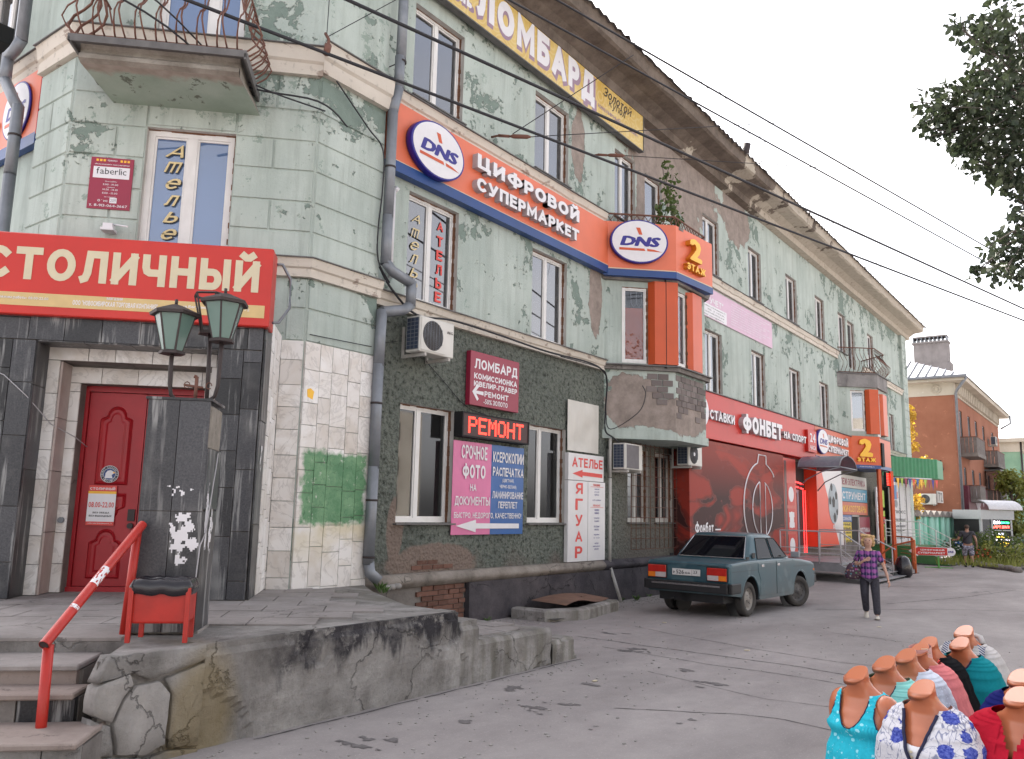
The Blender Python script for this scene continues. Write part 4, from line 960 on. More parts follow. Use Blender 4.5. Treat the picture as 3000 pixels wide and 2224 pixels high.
paving(INN, .777, .62, .48, -math.pi/4); paving([(7.36, -3.1), (8.7, -3.1), (8.72, -1.9), (8.8, -1.0), (9.1, -.4), (7.95, -.4), (7.2, -2.3)], .44, .42, .3, 0)
# steps on the left (edges run along the chamfer)
def diag(c, t): return (Q*(c*Q*1.41421356*1+0)+0, 0)
ST = thing('entrance_steps', 'worn stone steps going down to the left of the platform', 'steps', (2.0, -1.5, 0))
lev = [(1.22, .785, 'tread', m_slab, .10), (.46, .67, 'tread', m_slab, .05), (.05, .53, 'tread', m_steppink, .05), (-.70, .34, 'tread', m_steppink, .05), (-1.15, .15, 'tread', m_slab, .05)]
F0 = Fr((0, 0, 0), (Q, -Q, 0), (-Q, -Q, 0))   # u = t, w = -(x+y)*Q
tR = [4.35, 4.22, 4.30, 4.52, 4.6]
for i, (c, z, nm, mt, lip) in enumerate(lev):
    w = -c*Q; nxt = lev[i+1][1] if i+1 < len(lev) else 0; back = -(lev[i-1][0])*Q if i else -2.2*Q
    rgs = random.Random(i+20)
    # treads in two or three stones
    xs = [.2, 1.9+rgs.random()*.5, 3.1+rgs.random()*.4, tR[i]] if i else [.2, 2.3, 4.35]
    for a, b in zip(xs, xs[1:]):
        if i == 0: MB().box(F0, a+.004, b-.004, z-.035, z, back, w+.02).build('tread_stone', mt, ST, bevel=.006)
        else: MB().box(F0, a+.004, b-.004, z-.045, z-rgs.random()*.004, back-.02, w+.025).build('tread_stone', mt, ST, bevel=.01)
    cols = [m_granite, m_steppink, m_concd, m_conc, m_conc][i]
    x = .2
    while x < tR[i]-.05:
        l = min(rgs.choice((.34, .5, .62)), tR[i]-x)
        MB().box(F0, x+.004, x+l-.004, nxt-.02, z-.04, w-.10, w-.02+rgs.random()*.008).build('riser_slab', m_granite if (i == 2 and rgs.random() < .4) else cols, ST); x += l
    MB().box(F0, .2, tR[i], 0, z-.05, -2.2*Q if i == 0 else back-.05, w-.09).build('step_core', m_concd, ST)

# ================================================================ GRANITE PILLAR AND LANTERNS
PL = thing('granite_pillar', 'dark granite clad square pillar with torn white paper remains by the steps', 'pillar', (4.28, -2.27, .785))
fq = Fr(((1.53)/2, (1.53)/2, 0), (Q, -Q, 0), (-Q, -Q, 0))       # front plane x+y=1.53
mb = MB(); mb.box(fq, 4.335, 4.825, .78, 2.70, -.52, -.02); mb.build('pillar_core', m_concd, PL)
for z0, z1 in ((.785, 1.12), (1.12, 1.78), (1.78, 2.73)):
    for u0, u1 in ((4.32, 4.58), (4.58, 4.835)): MB().box(S(fq, -.02), u0+.003, u1-.003, z0+.003, z1-.003, 0, .022, skip='b').build('granite_slab', m_granite, PL)
fr_side = Fr(fq.p(4.825, 0, -.0), (Q, Q, 0), (Q, -Q, 0))
for z0, z1 in ((.785, 1.78), (1.80, 2.32)): MB().box(fr_side, .005, .33, z0, z1, 0, .02, skip='b').build('granite_slab', m_granite, PL); MB().box(fr_side, .336, .545, z0, z1, 0, .02, skip='b').build('granite_slab', m_granite, PL)
rough_wall_mat = mk_conc('bare crumbly mortar', (.24, .215, .185), (.38, .35, .31), .4, bump=.03)
mb = MB(); mb.box(fr_side, .02, .53, 2.33, 2.69, 0, .008); mb.build('bare_mortar', rough_wall_mat, PL)
MB().box(fq, 4.30, 4.85, 2.73, 2.752, -.56, .012).build('cap_slab', m_granite, PL)
MB().box(S(fq, 0), 4.32, 4.335, .785, 2.72, -.54, -.0).build('granite_slab', m_granite, PL)
# torn paper
def torn(fr, cu, cv, ru, rv, seed, parent, w=.0245, thr=.12, name='torn_paper'):
    mb = MB(); n = 30
    for j in range(n):
        for i in range(n):
            u, v = cu-ru+2*ru*i/n, cv-rv+2*rv*j/n; d = ((u-cu)/ru)**2+((v-cv)/rv)**2
            if mnoise.noise(Vector((u*16, v*13, seed)))+.5*mnoise.noise(Vector((u*45, v*40, seed)))-d*.9+.38 > thr:
                s_ = 2*ru/n; t_ = 2*rv/n; mb.face([fr.p(u, v, w), fr.p(u+s_, v, w), fr.p(u+s_, v+t_, w), fr.p(u, v+t_, w)])
    if mb.f: return mb.build(name, m_white, parent)
torn(S(fq, -.02), 4.69, 1.55, .135, .22, 3, PL, thr=-.02); torn(S(fq, -.02), 4.62, 1.95, .22, .07, 5, PL, thr=.42)
torn(fr_side, .12, 1.72, .07, .36, 7, PL, .022, thr=0); torn(fr_side, .33, 1.6, .09, .22, 8, PL, .022, thr=0); torn(S(FS, 0), .2, 2.4, .09, .3, 11, PT, .0275, thr=.3)
mb = MB(); mb.tube([fq.p(4.86, 2.3, -.35), fq.p(4.862, 1.95, -.2), fq.p(4.862, 1.6, -.06), fq.p(4.84, 1.5, .012), fq.p(4.82, 1.1, .012), fq.p(4.80, .85, .012)], .006, 5); tag(mb.build('loose_wire', m_whiteside), 'thin pale wire running down the edge of the granite pillar', 'wire')
LT = thing('street_lantern', 'old iron three armed lantern with green glass on the granite pillar', 'lantern', fq.p(4.58, 2.74, -.27))
m_green_glass = mk_glass('frosted green glass', 1.5, (.5, .6, .55), (.17, .27, .235), .25, .25)
fl = S(fq, -.27)
def lantern(cu, cv, cw, full=True, yaw=0):
    """six sided tapering lantern hanging over its arm; cv = bottom plate"""
    n = 6; base = fl.p(cu, cv, cw); rb, rt, h = .085, .175, .36
    def ring(r, z, ph=0): return [base+fl.U*(r*math.cos(2*math.pi*k/n+yaw+ph))+fl.N*(r*math.sin(2*math.pi*k/n+yaw+ph))+Vector((0, 0, z)) for k in range(n)]
    mb = MB(); B_, T_ = ring(rb, .02), ring(rt, h)
    for a, b in zip(B_, T_): mb.tube([a, b], .011, 4, smooth=False)
    for rr in (B_, T_):
        for k in range(n):
            if full or k in (0, 1, 2, 3, 5): mb.tube([rr[k], rr[(k+1) % n]], .011, 4, smooth=False)
    mb.loft([ring(rb+.03, -.005), ring(rb+.03, .02)], smooth=False)
    if full: mb.loft([ring(rt+.045, h-.015), ring(rt+.05, h+.012), ring(.05, h+.085), ring(.012, h+.095)], smooth=False); mb.tube([base+Vector((0, 0, h+.09)), base+Vector((0, 0, h+.14))], .014, 6)
    o = mb.build('lantern_frame', m_darkiron, LT)
    for k in range(n):
        if not full and k != 4: continue
        a, b, c, d = B_[k], B_[(k+1) % n], T_[(k+1) % n], T_[k]; cc = (a+b+c+d)/4
        q = [p+(cc-p)*.05 for p in (a, b, c, d)]; nn = (q[1]-q[0]).cross(q[3]-q[0]).normalized()*.004; m2 = MB(); m2.add([p-nn for p in q]+[p+nn for p in q], [(3, 2, 1, 0), (4, 5, 6, 7), (0, 1, 5, 4), (1, 2, 6, 5), (2, 3, 7, 6), (3, 0, 4, 7)]); m2.build('glass_pane', m_green_glass, o)
A1, A2, A3 = (4.42, 3.17, .05), (4.84, 3.30, .05), (4.70, 3.40, -.12)
lantern(*A1); lantern(*A2, yaw=.5); lantern(*A3, full=False, yaw=.2)
for (cu, cv, cw), foot in ((A1, 4.55), (A2, 4.66), (A3, 4.74)):
    mb = MB(); p = [fl.p(cu, cv, cw), fl.p(cu, cv-.14, cw), fl.p(cu+(foot-cu)*.02, 2.90, cw), fl.p(cu+(foot-cu)*.15, 2.80, cw*.8), fl.p(cu+(foot-cu)*.5, 2.755, cw*.4), fl.p(foot, 2.75, 0)]
    if abs(foot-cu) < .1: p = [fl.p(cu, cv, cw), fl.p(foot-.02, 3.1, cw*.5), fl.p(foot, 2.75, 0)]
    mb.tube(p, [.02, .02, .018, .018, .018, .018][:len(p)], 7); mb.build('arm', m_darkiron, LT)
mb = MB(); mb.tube([fl.p(4.64, 2.75, 0), fl.p(4.64, 2.98, 0)], .016, 6); mb.tube([fl.p(4.64, 2.98, 0), fl.p(4.625, 2.99, 0), fl.p(4.62, 2.965, 0)], .012, 5); mb.tube([fl.p(4.54, 2.9, 0), fl.p(4.70, 2.88, 0)], .012, 5); mb.build('scroll_stem', m_iron, LT)
for u in (4.56, 4.75):
    mb = MB(); mb.tube([fl.p(u+.025*math.cos(a/8*2*math.pi), 2.90+.03*math.sin(a/8*2*math.pi), 0) for a in range(8)], .006, 4); mb.build('scroll', m_iron, LT)

# ================================================================ RED HANDRAIL AND BIN
HR = thing('handrail', 'bright red tube handrail with worn white patches beside the steps', 'handrail', (3.3, -2.7, .3))
hp = [(2.84, -2.99, .885), (3.80, -2.39, 1.655)]; d = (Vector(hp[1])-Vector(hp[0])).normalized()
mb = MB(); mb.tube([Vector(hp[0])-d*.02, Vector(hp[1])+d*.02], .036, 16, caps=False); mb.tube([Vector(hp[0])-d*.02, Vector(hp[1])+d*.02], .031, 16, caps=False); mb.tube([Vector(hp[0])-d*.018, Vector(hp[0])-d*.0], .031, 16, mi=1)
mb.build('rail_tube', [m_redmetal, m_darkiron], HR)
MB().tube([(3.755, -2.345, .785), (3.775, -2.385, 1.62)], .034, 14).build('post', m_redmetal, HR)
MB().tube([(2.86, -3.02, 0), (2.87, -2.975, .87)], .036, 14).build('post', m_redmetal, HR)
for t0, t1, dz in ((.44, .58, .9), (.24, .265, .6)):
    a = Vector(hp[0])+(Vector(hp[1])-Vector(hp[0]))*t0; b = Vector(hp[0])+(Vector(hp[1])-Vector(hp[0]))*t1
    mb = MB(); side = d.cross(Vector((0, 0, 1))).normalized(); upv = side.cross(d); n = 14; m = 16
    for i in range(m):
        for k in range(n):
            an0, an1 = R(-10+120*k/n), R(-10+120*(k+1)/n); 
            if mnoise.noise(Vector((i*.35, k*.35, t0*9)))+.25-abs(k-n/2)/n*.5 < 0: continue
            q = []
            for ii, an in ((i, an0), (i+1, an0), (i+1, an1), (i, an1)): q.append(a+(b-a)*(ii/m)+(side*math.cos(an)+upv*math.sin(an))*.0372)
            mb.face(q)
    if mb.f: mb.build('worn_patch', m_white, HR)
BN = thing('litter_bin', 'red metal litter bin on legs with a black bag in front of the pillar', 'bin', (3.8, -2.75, .785), rz=0)
fb = Fr((.40, .40, 0), (Q, -Q, 0), (-Q, -Q, 0))       # front plane x+y=.8
bin_rings = []
for z, g_ in ((.925, -.012), (.94, 0), (1.19, .012)):
    bin_rings.append([fb.p(4.475-g_, z, 0+g_*.5), fb.p(4.885+g_, z, 0+g_*.5), fb.p(4.885+g_, z, -.26), fb.p(4.475-g_, z, -.26)])
mb = MB(); mb.loft(bin_rings, smooth=False, cap=(True, False)); mb.loft([[p*1 for p in r] for r in bin_rings], smooth=False); mb.build('bin_box', m_redmetal, BN, bevel=.006)
for u, w in ((4.47, .02), (4.89, .02), (4.49, -.27), (4.87, -.27)): MB().box(fb, u-.018, u+.018, .785, 1.20, w-.018, w+.012).build('leg', m_redmetal, BN, bevel=.003)
mb = MB(); n = 48; rings = []; m_bag = plain('black bin bag', (.010, .008, .012), .25, 0, .2, 9, .01, spec=.6)
def sq(a, hu, hw):
    c, s_ = math.cos(a), math.sin(a); k = 1/max(abs(c), abs(s_)); k = .55*k+.45*min(k, 1.25); return c*k*hu, s_*k*hw
for z, e in ((1.145, .012), (1.17, .022), (1.21, .024), (1.255, .006), (1.265, -.02), (1.24, -.045), (1.10, -.07), (1.02, -.07)):
    r_ = []
    for k in range(n):
        a = 2*math.pi*k/n; u, w = sq(a, .212+e, .145+e); j = mnoise.noise(Vector((k*.6, z*18, 1)))*.012
        r_.append(fb.p(4.68+u*(1+j), z+mnoise.noise(Vector((k*.5, 4, z*3)))*.016, -.13+w*(1+j*2)))
    rings.append(r_)
mb.loft(rings, cap=(False, True)); mb.build('bin_bag', m_bag, BN)
mb = MB(); mb.prism(Fr(fb.p(4.76, 1.18, -.12), (Q, -Q, 0), (0, 0, 1), (Q, Q, .6)), [(0, 0), (.07, .0), (.085, .04), (.02, .05)], 0, .012); tag(mb.build('crumpled_cup', m_cream), 'scrap of pale paper lying inside the black bin bag', 'litter')
# ---- weeds in the corner
m_weed = plain('weed leaf', (.07, .13, .03), .7, 0, .4, 15)
def tuft(x, y, z, n, h, name='weed_tuft', label=None, m=None):
    mb = MB(); rg = random.Random(int(x*100+y*7))
    for i in range(n):
        a = rg.random()*6.28; r = rg.random()*h*.8; b = Vector((x+math.cos(a)*r*.5, y+math.sin(a)*r*.5, z)); t = b+Vector((math.cos(a)*h*.7, math.sin(a)*h*.7, h*(.4+rg.random()*.6))); s_ = Vector((-math.sin(a), math.cos(a), 0))*h*.10
        md = (b+t)/2+Vector((0, 0, h*.15)); mb.face([b, md-s_, t, md+s_])
    return tag(mb.build(name, m or m_weed), label, 'weeds', kind='stuff')
tuft(8.55, -.45, .70, 40, .12, label='small weeds by the foot of the drainpipe'); tuft(7.75, -1.3, .77, 26, .10, label='dry weeds on the platform edge'); tuft(14.9, -.35, 0, 40, .16, label='weeds at the wall by the thin pipe'); tuft(16.3, -.4, 0, 30, .13, label='weeds at the wall behind the car')
mb = MB(); rg = random.Random(12)
for i in range(3): mb.ico((8.72+i*.07, -.42-i*.03, .72+i*.01), .06, n=7, m=5, sq=(1.2, 1, .8))
tag(mb.build('rubble_heap', m_lump), 'small pale lumps of mortar by the drainpipe foot', 'rubble', kind='stuff')

# ================================================================ HATCH
HT = thing('cellar_hatch', 'low concrete cellar hatch with a bent rusty sheet over it', 'hatch', (12.6, -.8, 0))
Hq = [(12.2, -.15), (11.95, -.9), (12.75, -1.25), (14.35, -.95), (14.55, -.2)]
def curb(P, z0, z1, wd, name, mat):
    mb = MB()
    for (a, b), (c, d_) in zip(P, P[1:]):
        L = math.hypot(c-a, d_-b); n = max(2, int(L/.15)); nx_, ny_ = -(d_-b)/L*wd, (c-a)/L*wd
        rings = []
        for i in range(n+1):
            x, y = a+(c-a)*i/n, b+(d_-b)*i/n; j = mnoise.noise(Vector((x*6, y*6, 1)))*.025
            rings.append([(x+j, y+j, z0), (x+j*.6, y+j*.6, z1-.03), (x+nx_*.25, y+ny_*.25, z1+j*.5), (x+nx_, y+ny_, z1), (x+nx_, y+ny_, z0)])
        mb.loft(rings, smooth=False)
    return mb.build(name, mat, HT)
curb([(11.95, -.25), (11.95, -.95), (12.75, -1.30), (14.45, -1.0), (14.5, -.2)], 0, .19, .2, 'curb', m_conc)
mb = MB(); m_rustsheet = plain('rusty steel sheet', (.20, .11, .075), .7, .1, .3, 3, .01, dirt=.4)
n = 12; rings = []
for i in range(n+1):
    u = i/n; r_ = []
    for j in range(n+1):
        v = j/n; x = 12.55+(14.35-12.55)*u; y = -.95+(.75)*v+.18*u*(1-v)-.05; r_.append((x, y, .235+.05*math.sin(u*3.1)*v+.045*math.sin(u*6)*(1-v)+.03*v))
    rings.append(r_)
mb.loft(rings, closed=False, smooth=True); mb.loft([[(x, y, z-.006) for x, y, z in r] for r in rings], closed=False); mb.build('cover_sheet', m_rustsheet, HT)
mb = MB(); mb.box(Fr((14.0, -.3, .245), (.95, .3, 0), (.3, -.95, 0)), -.25, .25, 0, .02, -.15, .18); mb.build('cover_sheet', m_rustsheet, HT)
MB().face([(12.0, -1.15, .05), (14.5, -1.0, .05), (14.5, -.16, .05), (12.0, -.16, .05)])
mb = MB(); mb.face([(12.0, -1.15, .05), (14.5, -1.0, .05), (14.5, -.16, .05), (12.0, -.16, .05)]); mb.build('pit', m_inside, HT)

# ================================================================ ENTRANCE BALCONY
BC = thing('balcony', 'crumbling concrete balcony with a bellied rusty railing on the chamfered corner', 'balcony', FB.p(3.3, 7.6, 0))
def mk_under():
    g = NT('balcony underside'); P = g.pos; n = g.noise(P, 2.6, 9, .7); X = g.xyz(P)
    a = g.mix(g.step(g.noise(P, 1.4, 6), .35, .65), (.26, .33, .27), (.36, .43, .37)); a = g.mix(g.step(n, .60, .615), a, (.14, .16, .13))
    d = g.math('ADD', X[0], X[1]); e = g.step(g.math('ADD', d, g.math('MULTIPLY', n, .8)), 6.15, 6.3, 1, 0)
    a = g.mix(e, a, g.mix(g.noise(P, 7, 7), (.20, .165, .135), (.46, .41, .36)))
    return g.fin(a, .9, bump=g.bump(n, .8, .02), spec=.15)
m_under = mk_under()
bo = 1.06                                     # projection
mb = MB(); U0, U1 = 2.35, 4.28
rg = random.Random(6)
nB = 26
front = []
for i in range(nB+1):
    u = U0+(U1-U0)*i/nB; j = mnoise.noise(Vector((u*5, 1, 1)))*.04
    front.append([FB.p(u, 7.27, bo-.10), FB.p(u, 7.30, bo-.02), FB.p(u, 7.36, bo-.03+j*.3), FB.p(u, 7.40, bo-.07+j), FB.p(u, 7.46, bo-.08+j), FB.p(u, 7.50, bo-.05)])
mb.loft(front, closed=False, smooth=False)
mb.face([FB.p(U0, 7.27, bo-.10), FB.p(U1, 7.27, bo-.10), FB.p(U1+.12, 7.22, .02), FB.p(U0+.12, 7.22, .02)][::-1], 1)
for u, s_ in ((U0, 0), (U1, 0)): mb.face([FB.p(u, 7.27, bo-.10), FB.p(u, 7.50, bo-.05), FB.p(u, 7.52, .02), FB.p(u+.12, 7.22, .02)])
mb.build('slab', [rough_wall_mat, m_under], BC)
mb = MB(); mb.box(FB, U0-.10, U1+.10, 7.50, 7.54, .03, bo+.10); mb.box(FB, U0-.10, U1+.10, 7.45, 7.50, bo+.07, bo+.10); mb.box(FB, U1+.07, U1+.10, 7.42, 7.50, .03, bo+.10); mb.box(FB, U0-.10, U0-.07, 7.45, 7.50, .03, bo+.10)
mb.build('tin_edge', m_tin, BC)
RLb = m_iron
mb = MB(); zt = 8.55; w0 = bo-.02
cor = [FB.p(U0-.02, 7.60, .1), FB.p(U0-.02, 7.60, w0), FB.p(U1+.02, 7.60, w0), FB.p(U1+.02, 7.60, .1)]
mb.tube(cor, .018, 6, smooth=False); mb.tube([p+Vector((0, 0, zt-7.60)) for p in cor], .02, 6, smooth=False); mb.build('rail', RLb, BC)
bel = [(0, 0), (.04, .07), (.13, .17), (.26, .23), (.40, .17), (.50, .06), (.60, -.02), (.75, -.05), (.9, -.02), (1, 0)]
for a, b, k, nrm in ((cor[0], cor[1], 8, -FB.U), (cor[1], cor[2], 16, FB.N), (cor[2], cor[3], 8, FB.U)):
    for i in range(k):
        p = a+(b-a)*((i+.5)/k); side = (b-a).normalized()*(.05 if i % 2 else -.05)
        MB().tube([p+nrm*q+side*math.sin(t_*math.pi)+Vector((0, 0, (zt-7.6)*t_)) for t_, q in bel], .0115, 6).build('bar', RLb, BC)

# ================================================================ SIGNS ON THE BUILDING
def oval_logo(parent, fr, u, v, ru, rv, w0, th, n=48):
    """round lightbox with the blue three letter mark and the red tick and underline"""
    mb = MB()
    def el(a, b, w): return [fr.p(u+a*math.cos(2*math.pi*i/n), v+b*math.sin(2*math.pi*i/n), w) for i in range(n)]
    mb.loft([el(ru*.96, rv*.96, w0), el(ru, rv, w0+.02), el(ru, rv, w0+th-.01), el(ru*.985, rv*.985, w0+th)], 0, cap=(True, True))
    mb.loft([el(ru*.94, rv*.94, w0+th+.001), el(ru*.93, rv*.93, w0+th+.006)], 1, cap=(False, True))
    o = mb.build('round_lightbox', [m_navy, m_white], parent); wt = w0+th+.008
    text(fr, 'DNS', u-ru*.68, u+ru*.74, v-rv*.24, v+rv*.22, wt, off=.06, shear=.22).build('lettering', m_navy, o)
    mb = MB(); mb.prism(fr, [(u-ru*.02, v+rv*.30), (u+ru*.10, v+rv*.30), (u+ru*.02, v+rv*.62), (u-ru*.12, v+rv*.62)], wt, wt+.003)
    mb.prism(fr, [(u-ru*.70, v-rv*.44), (u+ru*.20, v-rv*.44), (u+ru*.16, v-rv*.33), (u-ru*.70, v-rv*.33)], wt, wt+.003)
    mb.prism(fr, [(u+ru*.27, v-rv*.44), (u+ru*.78, v-rv*.46), (u+ru*.50, v-rv*.36), (u+ru*.25, v-rv*.33)], wt, wt+.003)
    mb.build('logo_strokes', m_orangeW, o)
DG = thing('supermarket_sign', 'long orange and blue lightbox with white channel letters and round logo left of the bay', 'sign', (8.6, -.1, 7.1))
mb = MB(); mb.box(FA, 8.62, 15.42, 7.24, 8.22, .02, .17); mb.build('orange_box', m_orange, DG)
mb = MB(); mb.box(FA, 8.60, 15.44, 7.07, 7.24, .02, .18); mb.build('blue_band', m_blue, DG); MB().box(FA, 8.62, 15.42, 7.24, 7.255, .171, .174).build('pale_line', m_cream, DG)
oval_logo(DG, FA, 9.58, 7.68, .66, .47, .17, .14)
letters(FA, 'ЦИФРОВОЙ', 10.62, 14.02, 7.78, 8.04, .17, .12, [m_white, m_whiteside], DG, off=.05)
letters(FA, 'СУПЕРМАРКЕТ', 10.62, 14.0, 7.37, 7.61, .17, .12, [m_white, m_whiteside], DG, off=.05)
# the same sign carried round the bay
BG = thing('bay_sign', 'orange and blue wraparound lightbox on the near bay with round logo and yellow number 2', 'sign', (16.6, -1.2, 7.1))
bx, by = (15.33, -.10), (16.48, -1.30); ex, ey = (18.15, -1.45), (18.15, -1.0)
def band(z0, z1, o, name, mat):
    P0 = [(bx[0]-o, bx[1]), (by[0]-o*.4, by[1]-o), (ex[0]+o, ex[1]-o), (ex[0]+o, -.9), (ex[0]-.25, -.9), (ex[0]-.25, -1.16), (16.7, -1.17), (15.56, -.02)]
    mb = MB(); a = [(x, y, z0) for x, y in P0]; b = [(x, y, z1) for x, y in P0]; n = len(P0)
    mb.add(a+b, [(i, (i+1) % n, n+(i+1) % n, n+i) for i in range(n)], 0); mb.add(a+b, [tuple(range(n-1, -1, -1)), tuple(range(n, 2*n))]); return mb.build(name, mat, BG)
band(7.18, 8.27, 0, 'orange_box', m_orange); band(7.03, 7.18, .01, 'blue_band', m_blue)
dL = math.hypot(by[0]-bx[0], by[1]-bx[1]); UL = Vector(((by[0]-bx[0])/dL, (by[1]-bx[1])/dL, 0)); FL_ = Fr((bx[0], bx[1], 0), UL, (UL.y, -UL.x, 0))
dR = math.hypot(ex[0]-by[0], ex[1]-by[1]); UR = Vector(((ex[0]-by[0])/dR, (ex[1]-by[1])/dR, 0)); FRR = Fr((by[0], by[1], 0), UR, (UR.y, -UR.x, 0))
MB().box(FL_, .02, dL-.01, 7.185, 7.205, .0, .004).build('pale_line', m_cream, BG); MB().box(FRR, .02, dR-.02, 7.185, 7.205, .0, .004).build('pale_line', m_cream, BG)
oval_logo(BG, FL_, dL*.47, 7.80, .66, .50, .01, .12)
letters(FRR, '2', .40, .95, 7.58, 8.08, .0, .13, [m_yel, m_yelside], BG, off=.05, flip=False)
letters(FRR, 'ЭТАЖ', .30, 1.15, 7.32, 7.48, .0, .11, [m_yel, m_yelside], BG, off=.04, flip=False)
# yellow pawnshop banner under the eaves
def mk_yellow():
    g = NT('yellow patterned banner'); P = g.pos; v = g.math('FRACT', g.math('MULTIPLY', g.vor(P, 2.8), 4.5)); n = g.noise(P, .9, 3)
    a = g.mix(g.step(n, .35, .65), (.52, .33, .055), (.64, .48, .17)); a = g.mix(g.step(v, .60, .68, 0, .30), a, (.70, .60, .36)); X = g.xyz(P)
    a = g.mix(g.step(X[2], 11.2, 11.7, 0, .5), a, (.52, .34, .06))
    return g.fin(a, .45)
YB = thing('pawnshop_banner', 'long yellow banner with huge white letters hung under the eaves', 'banner', (12, -.2, 11.1))
mb = MB(); mb.box(FA, 6.9, 17.03, 10.52, 11.72, .10, .20); mb.build('banner_board', mk_yellow(), YB)
mb = MB(); mb.box(FA, 6.88, 17.05, 10.50, 10.525, .08, .22); mb.box(FA, 17.03, 17.05, 10.52, 11.72, .08, .22); mb.build('banner_frame', m_tin, YB)
m_violet = plain('violet letter halo', (.30, .20, .27), .5, 0, .05)
def halo(s, u0, u1, v0, v1, k=.035):
    text(FA, s, u0-k, u1+k+.06, v0-k-.05, v1+k-.02, .203, off=.10).build('letter_halo', m_violet, YB); text(FA, s, u0, u1, v0, v1, .207, off=.065).build('lettering', m_white, YB)
halo('ЛОМБАРД', 10.55, 14.72, 10.64, 11.52)
halo('Алкоголь', 8.9, 10.42, 10.70, 10.92, .015)
text(FA, 'Золотой', 15.10, 16.45, 11.14, 11.38, .205, shear=.3, off=-.005).build('lettering', m_darkiron, YB); text(FA, 'купол', 15.35, 16.15, 10.93, 11.14, .205, shear=.3, off=-.005).build('lettering', m_darkiron, YB)
text(FA, 'ЮВЕЛИРНЫЙ МАГАЗИН', 14.88, 16.72, 10.76, 10.87, .205).build('lettering', m_violet, YB)
# crimson pawnshop board
def board(name, label, u0, u1, v0, v1, w0, w1, mat, cat='sign', fr=FA, bev=.004):
    t = thing(name, label, cat, fr.p((u0+u1)/2, v0, w0)); MB().box(fr, u0, u1, v0, v1, w0, w1).build('board', mat, t, bevel=bev); return t
CB = board('pawnshop_sign', 'crimson square board with white lettering and a left arrow above the LED display', 10.80, 12.22, 3.62, 4.56, .02, .12, m_crimson)
W_ = .123
mb = text(FA, 'ЛОМБАРД', 10.90, 12.16, 4.24, 4.46, W_, off=.02); text(FA, 'КОМИССИОНКА', 10.90, 12.16, 4.08, 4.20, W_, off=.03, mb=mb); text(FA, 'ЮВЕЛИР-ГРАВЕР', 10.90, 12.16, 3.95, 4.06, W_, off=.03, mb=mb)
text(FA, 'РЕМОНТ', 11.20, 11.90, 3.80, 3.91, W_, off=.03, mb=mb); text(FA, '-50% ЗОЛОТО', 11.18, 11.88, 3.67, 3.76, W_, off=.01, mb=mb)
mb.prism(FA, [(10.86, 3.85), (11.0, 3.70), (11.04, 3.74), (10.965, 3.825), (11.17, 3.815), (11.17, 3.88), (10.965, 3.875), (11.05, 3.96), (11.0, 4.0)], W_, W_+.002); mb.build('lettering', m_white, CB)
LD = board('led_display', 'black LED panel with glowing red letters over the pink and blue banner', 10.53, 12.46, 3.05, 3.47, .02, .19, m_black)
mb = MB()
for a, b, c, d in ((10.53, 12.46, 3.05, 3.075), (10.53, 12.46, 3.445, 3.47), (10.53, 10.56, 3.075, 3.445), (12.43, 12.46, 3.075, 3.445)): mb.box(FA, a, b, c, d, .19, .205)
mb.build('display_rim', m_black, LD)
m_led = glow('red LED dot', (1, .035, .02), 1.3); m_ledback = plain('dark red LED board', (.045, .010, .010), .5)
MB().box(FA, 10.56, 12.43, 3.075, 3.445, .19, .194).build('led_board', m_ledback, LD)
# letters as lamp dots: strokes sampled from a 5x7 dot font
FONT57 = {'Р': ['11110', '10001', '10001', '11110', '10000', '10000', '10000'], 'Е': ['11111', '10000', '10000', '11110', '10000', '10000', '11111'], 'М': ['10001', '11011', '10101', '10101', '10001', '10001', '10001'],
          'О': ['01110', '10001', '10001', '10001', '10001', '10001', '01110'], 'Н': ['10001', '10001', '10001', '11111', '10001', '10001', '10001'], 'Т': ['11111', '00100', '00100', '00100', '00100', '00100', '00100']}
u = 10.70
for ch in 'РЕМОНТ':
    mb = MB()
    for r_, row in enumerate(FONT57[ch]):
        for c_, b in enumerate(row):
            if b == '1':
                for a in (0, 1):
                    for d_ in (0, 1):
                        x = u+c_*.046+a*.023; z = 3.40-r_*.040-d_*.020; mb.box(FA, x, x+.019, z-.017, z, .194, .198, skip='b')
    u += .272; mb.build('led_letter', m_led, LD)
# pink and blue photo banner
PB = thing('photo_banner', 'pink and blue vinyl banner with white lettering and a big left arrow under the display', 'banner', (11.5, -.08, 1.4))
m_pink = plain('pink vinyl', (.62, .15, .32), .35, 0, .08, 2.5, .01); m_bluev = plain('blue vinyl', (.012, .095, .32), .3, 0, .1, 2.5, .01)
def cloth(fr, u0, u1, v0, v1, w, amp, mat, name, parent, nu=24, nv=24, seed=1, mi=0):
    mb = MB(); g_ = []
    for j in range(nv+1):
        r_ = []
        for i in range(nu+1):
            u, v = u0+(u1-u0)*i/nu, v0+(v1-v0)*j/nv; e = min(1, 5*min(i/nu, 1-i/nu, j/nv, 1-j/nv)+.15)
            r_.append(fr.p(u, v, w+amp*e*(mnoise.noise(Vector((u*2.1, v*1.4, seed)))+.4*mnoise.noise(Vector((u*6, v*3, seed))))))
        g_.append(r_)
    mb.loft(g_, closed=False); mb.loft([[p-fr.N*.004 for p in r] for r in g_], closed=False); return mb.build(name, mat, parent)
cloth(FA, 10.50, 11.54, 1.43, 2.99, .05, .010, m_pink, 'pink_vinyl', PB); cloth(FA, 11.54, 12.52, 1.43, 2.99, .05, .010, m_bluev, 'blue_vinyl', PB, seed=2)
W_ = .066
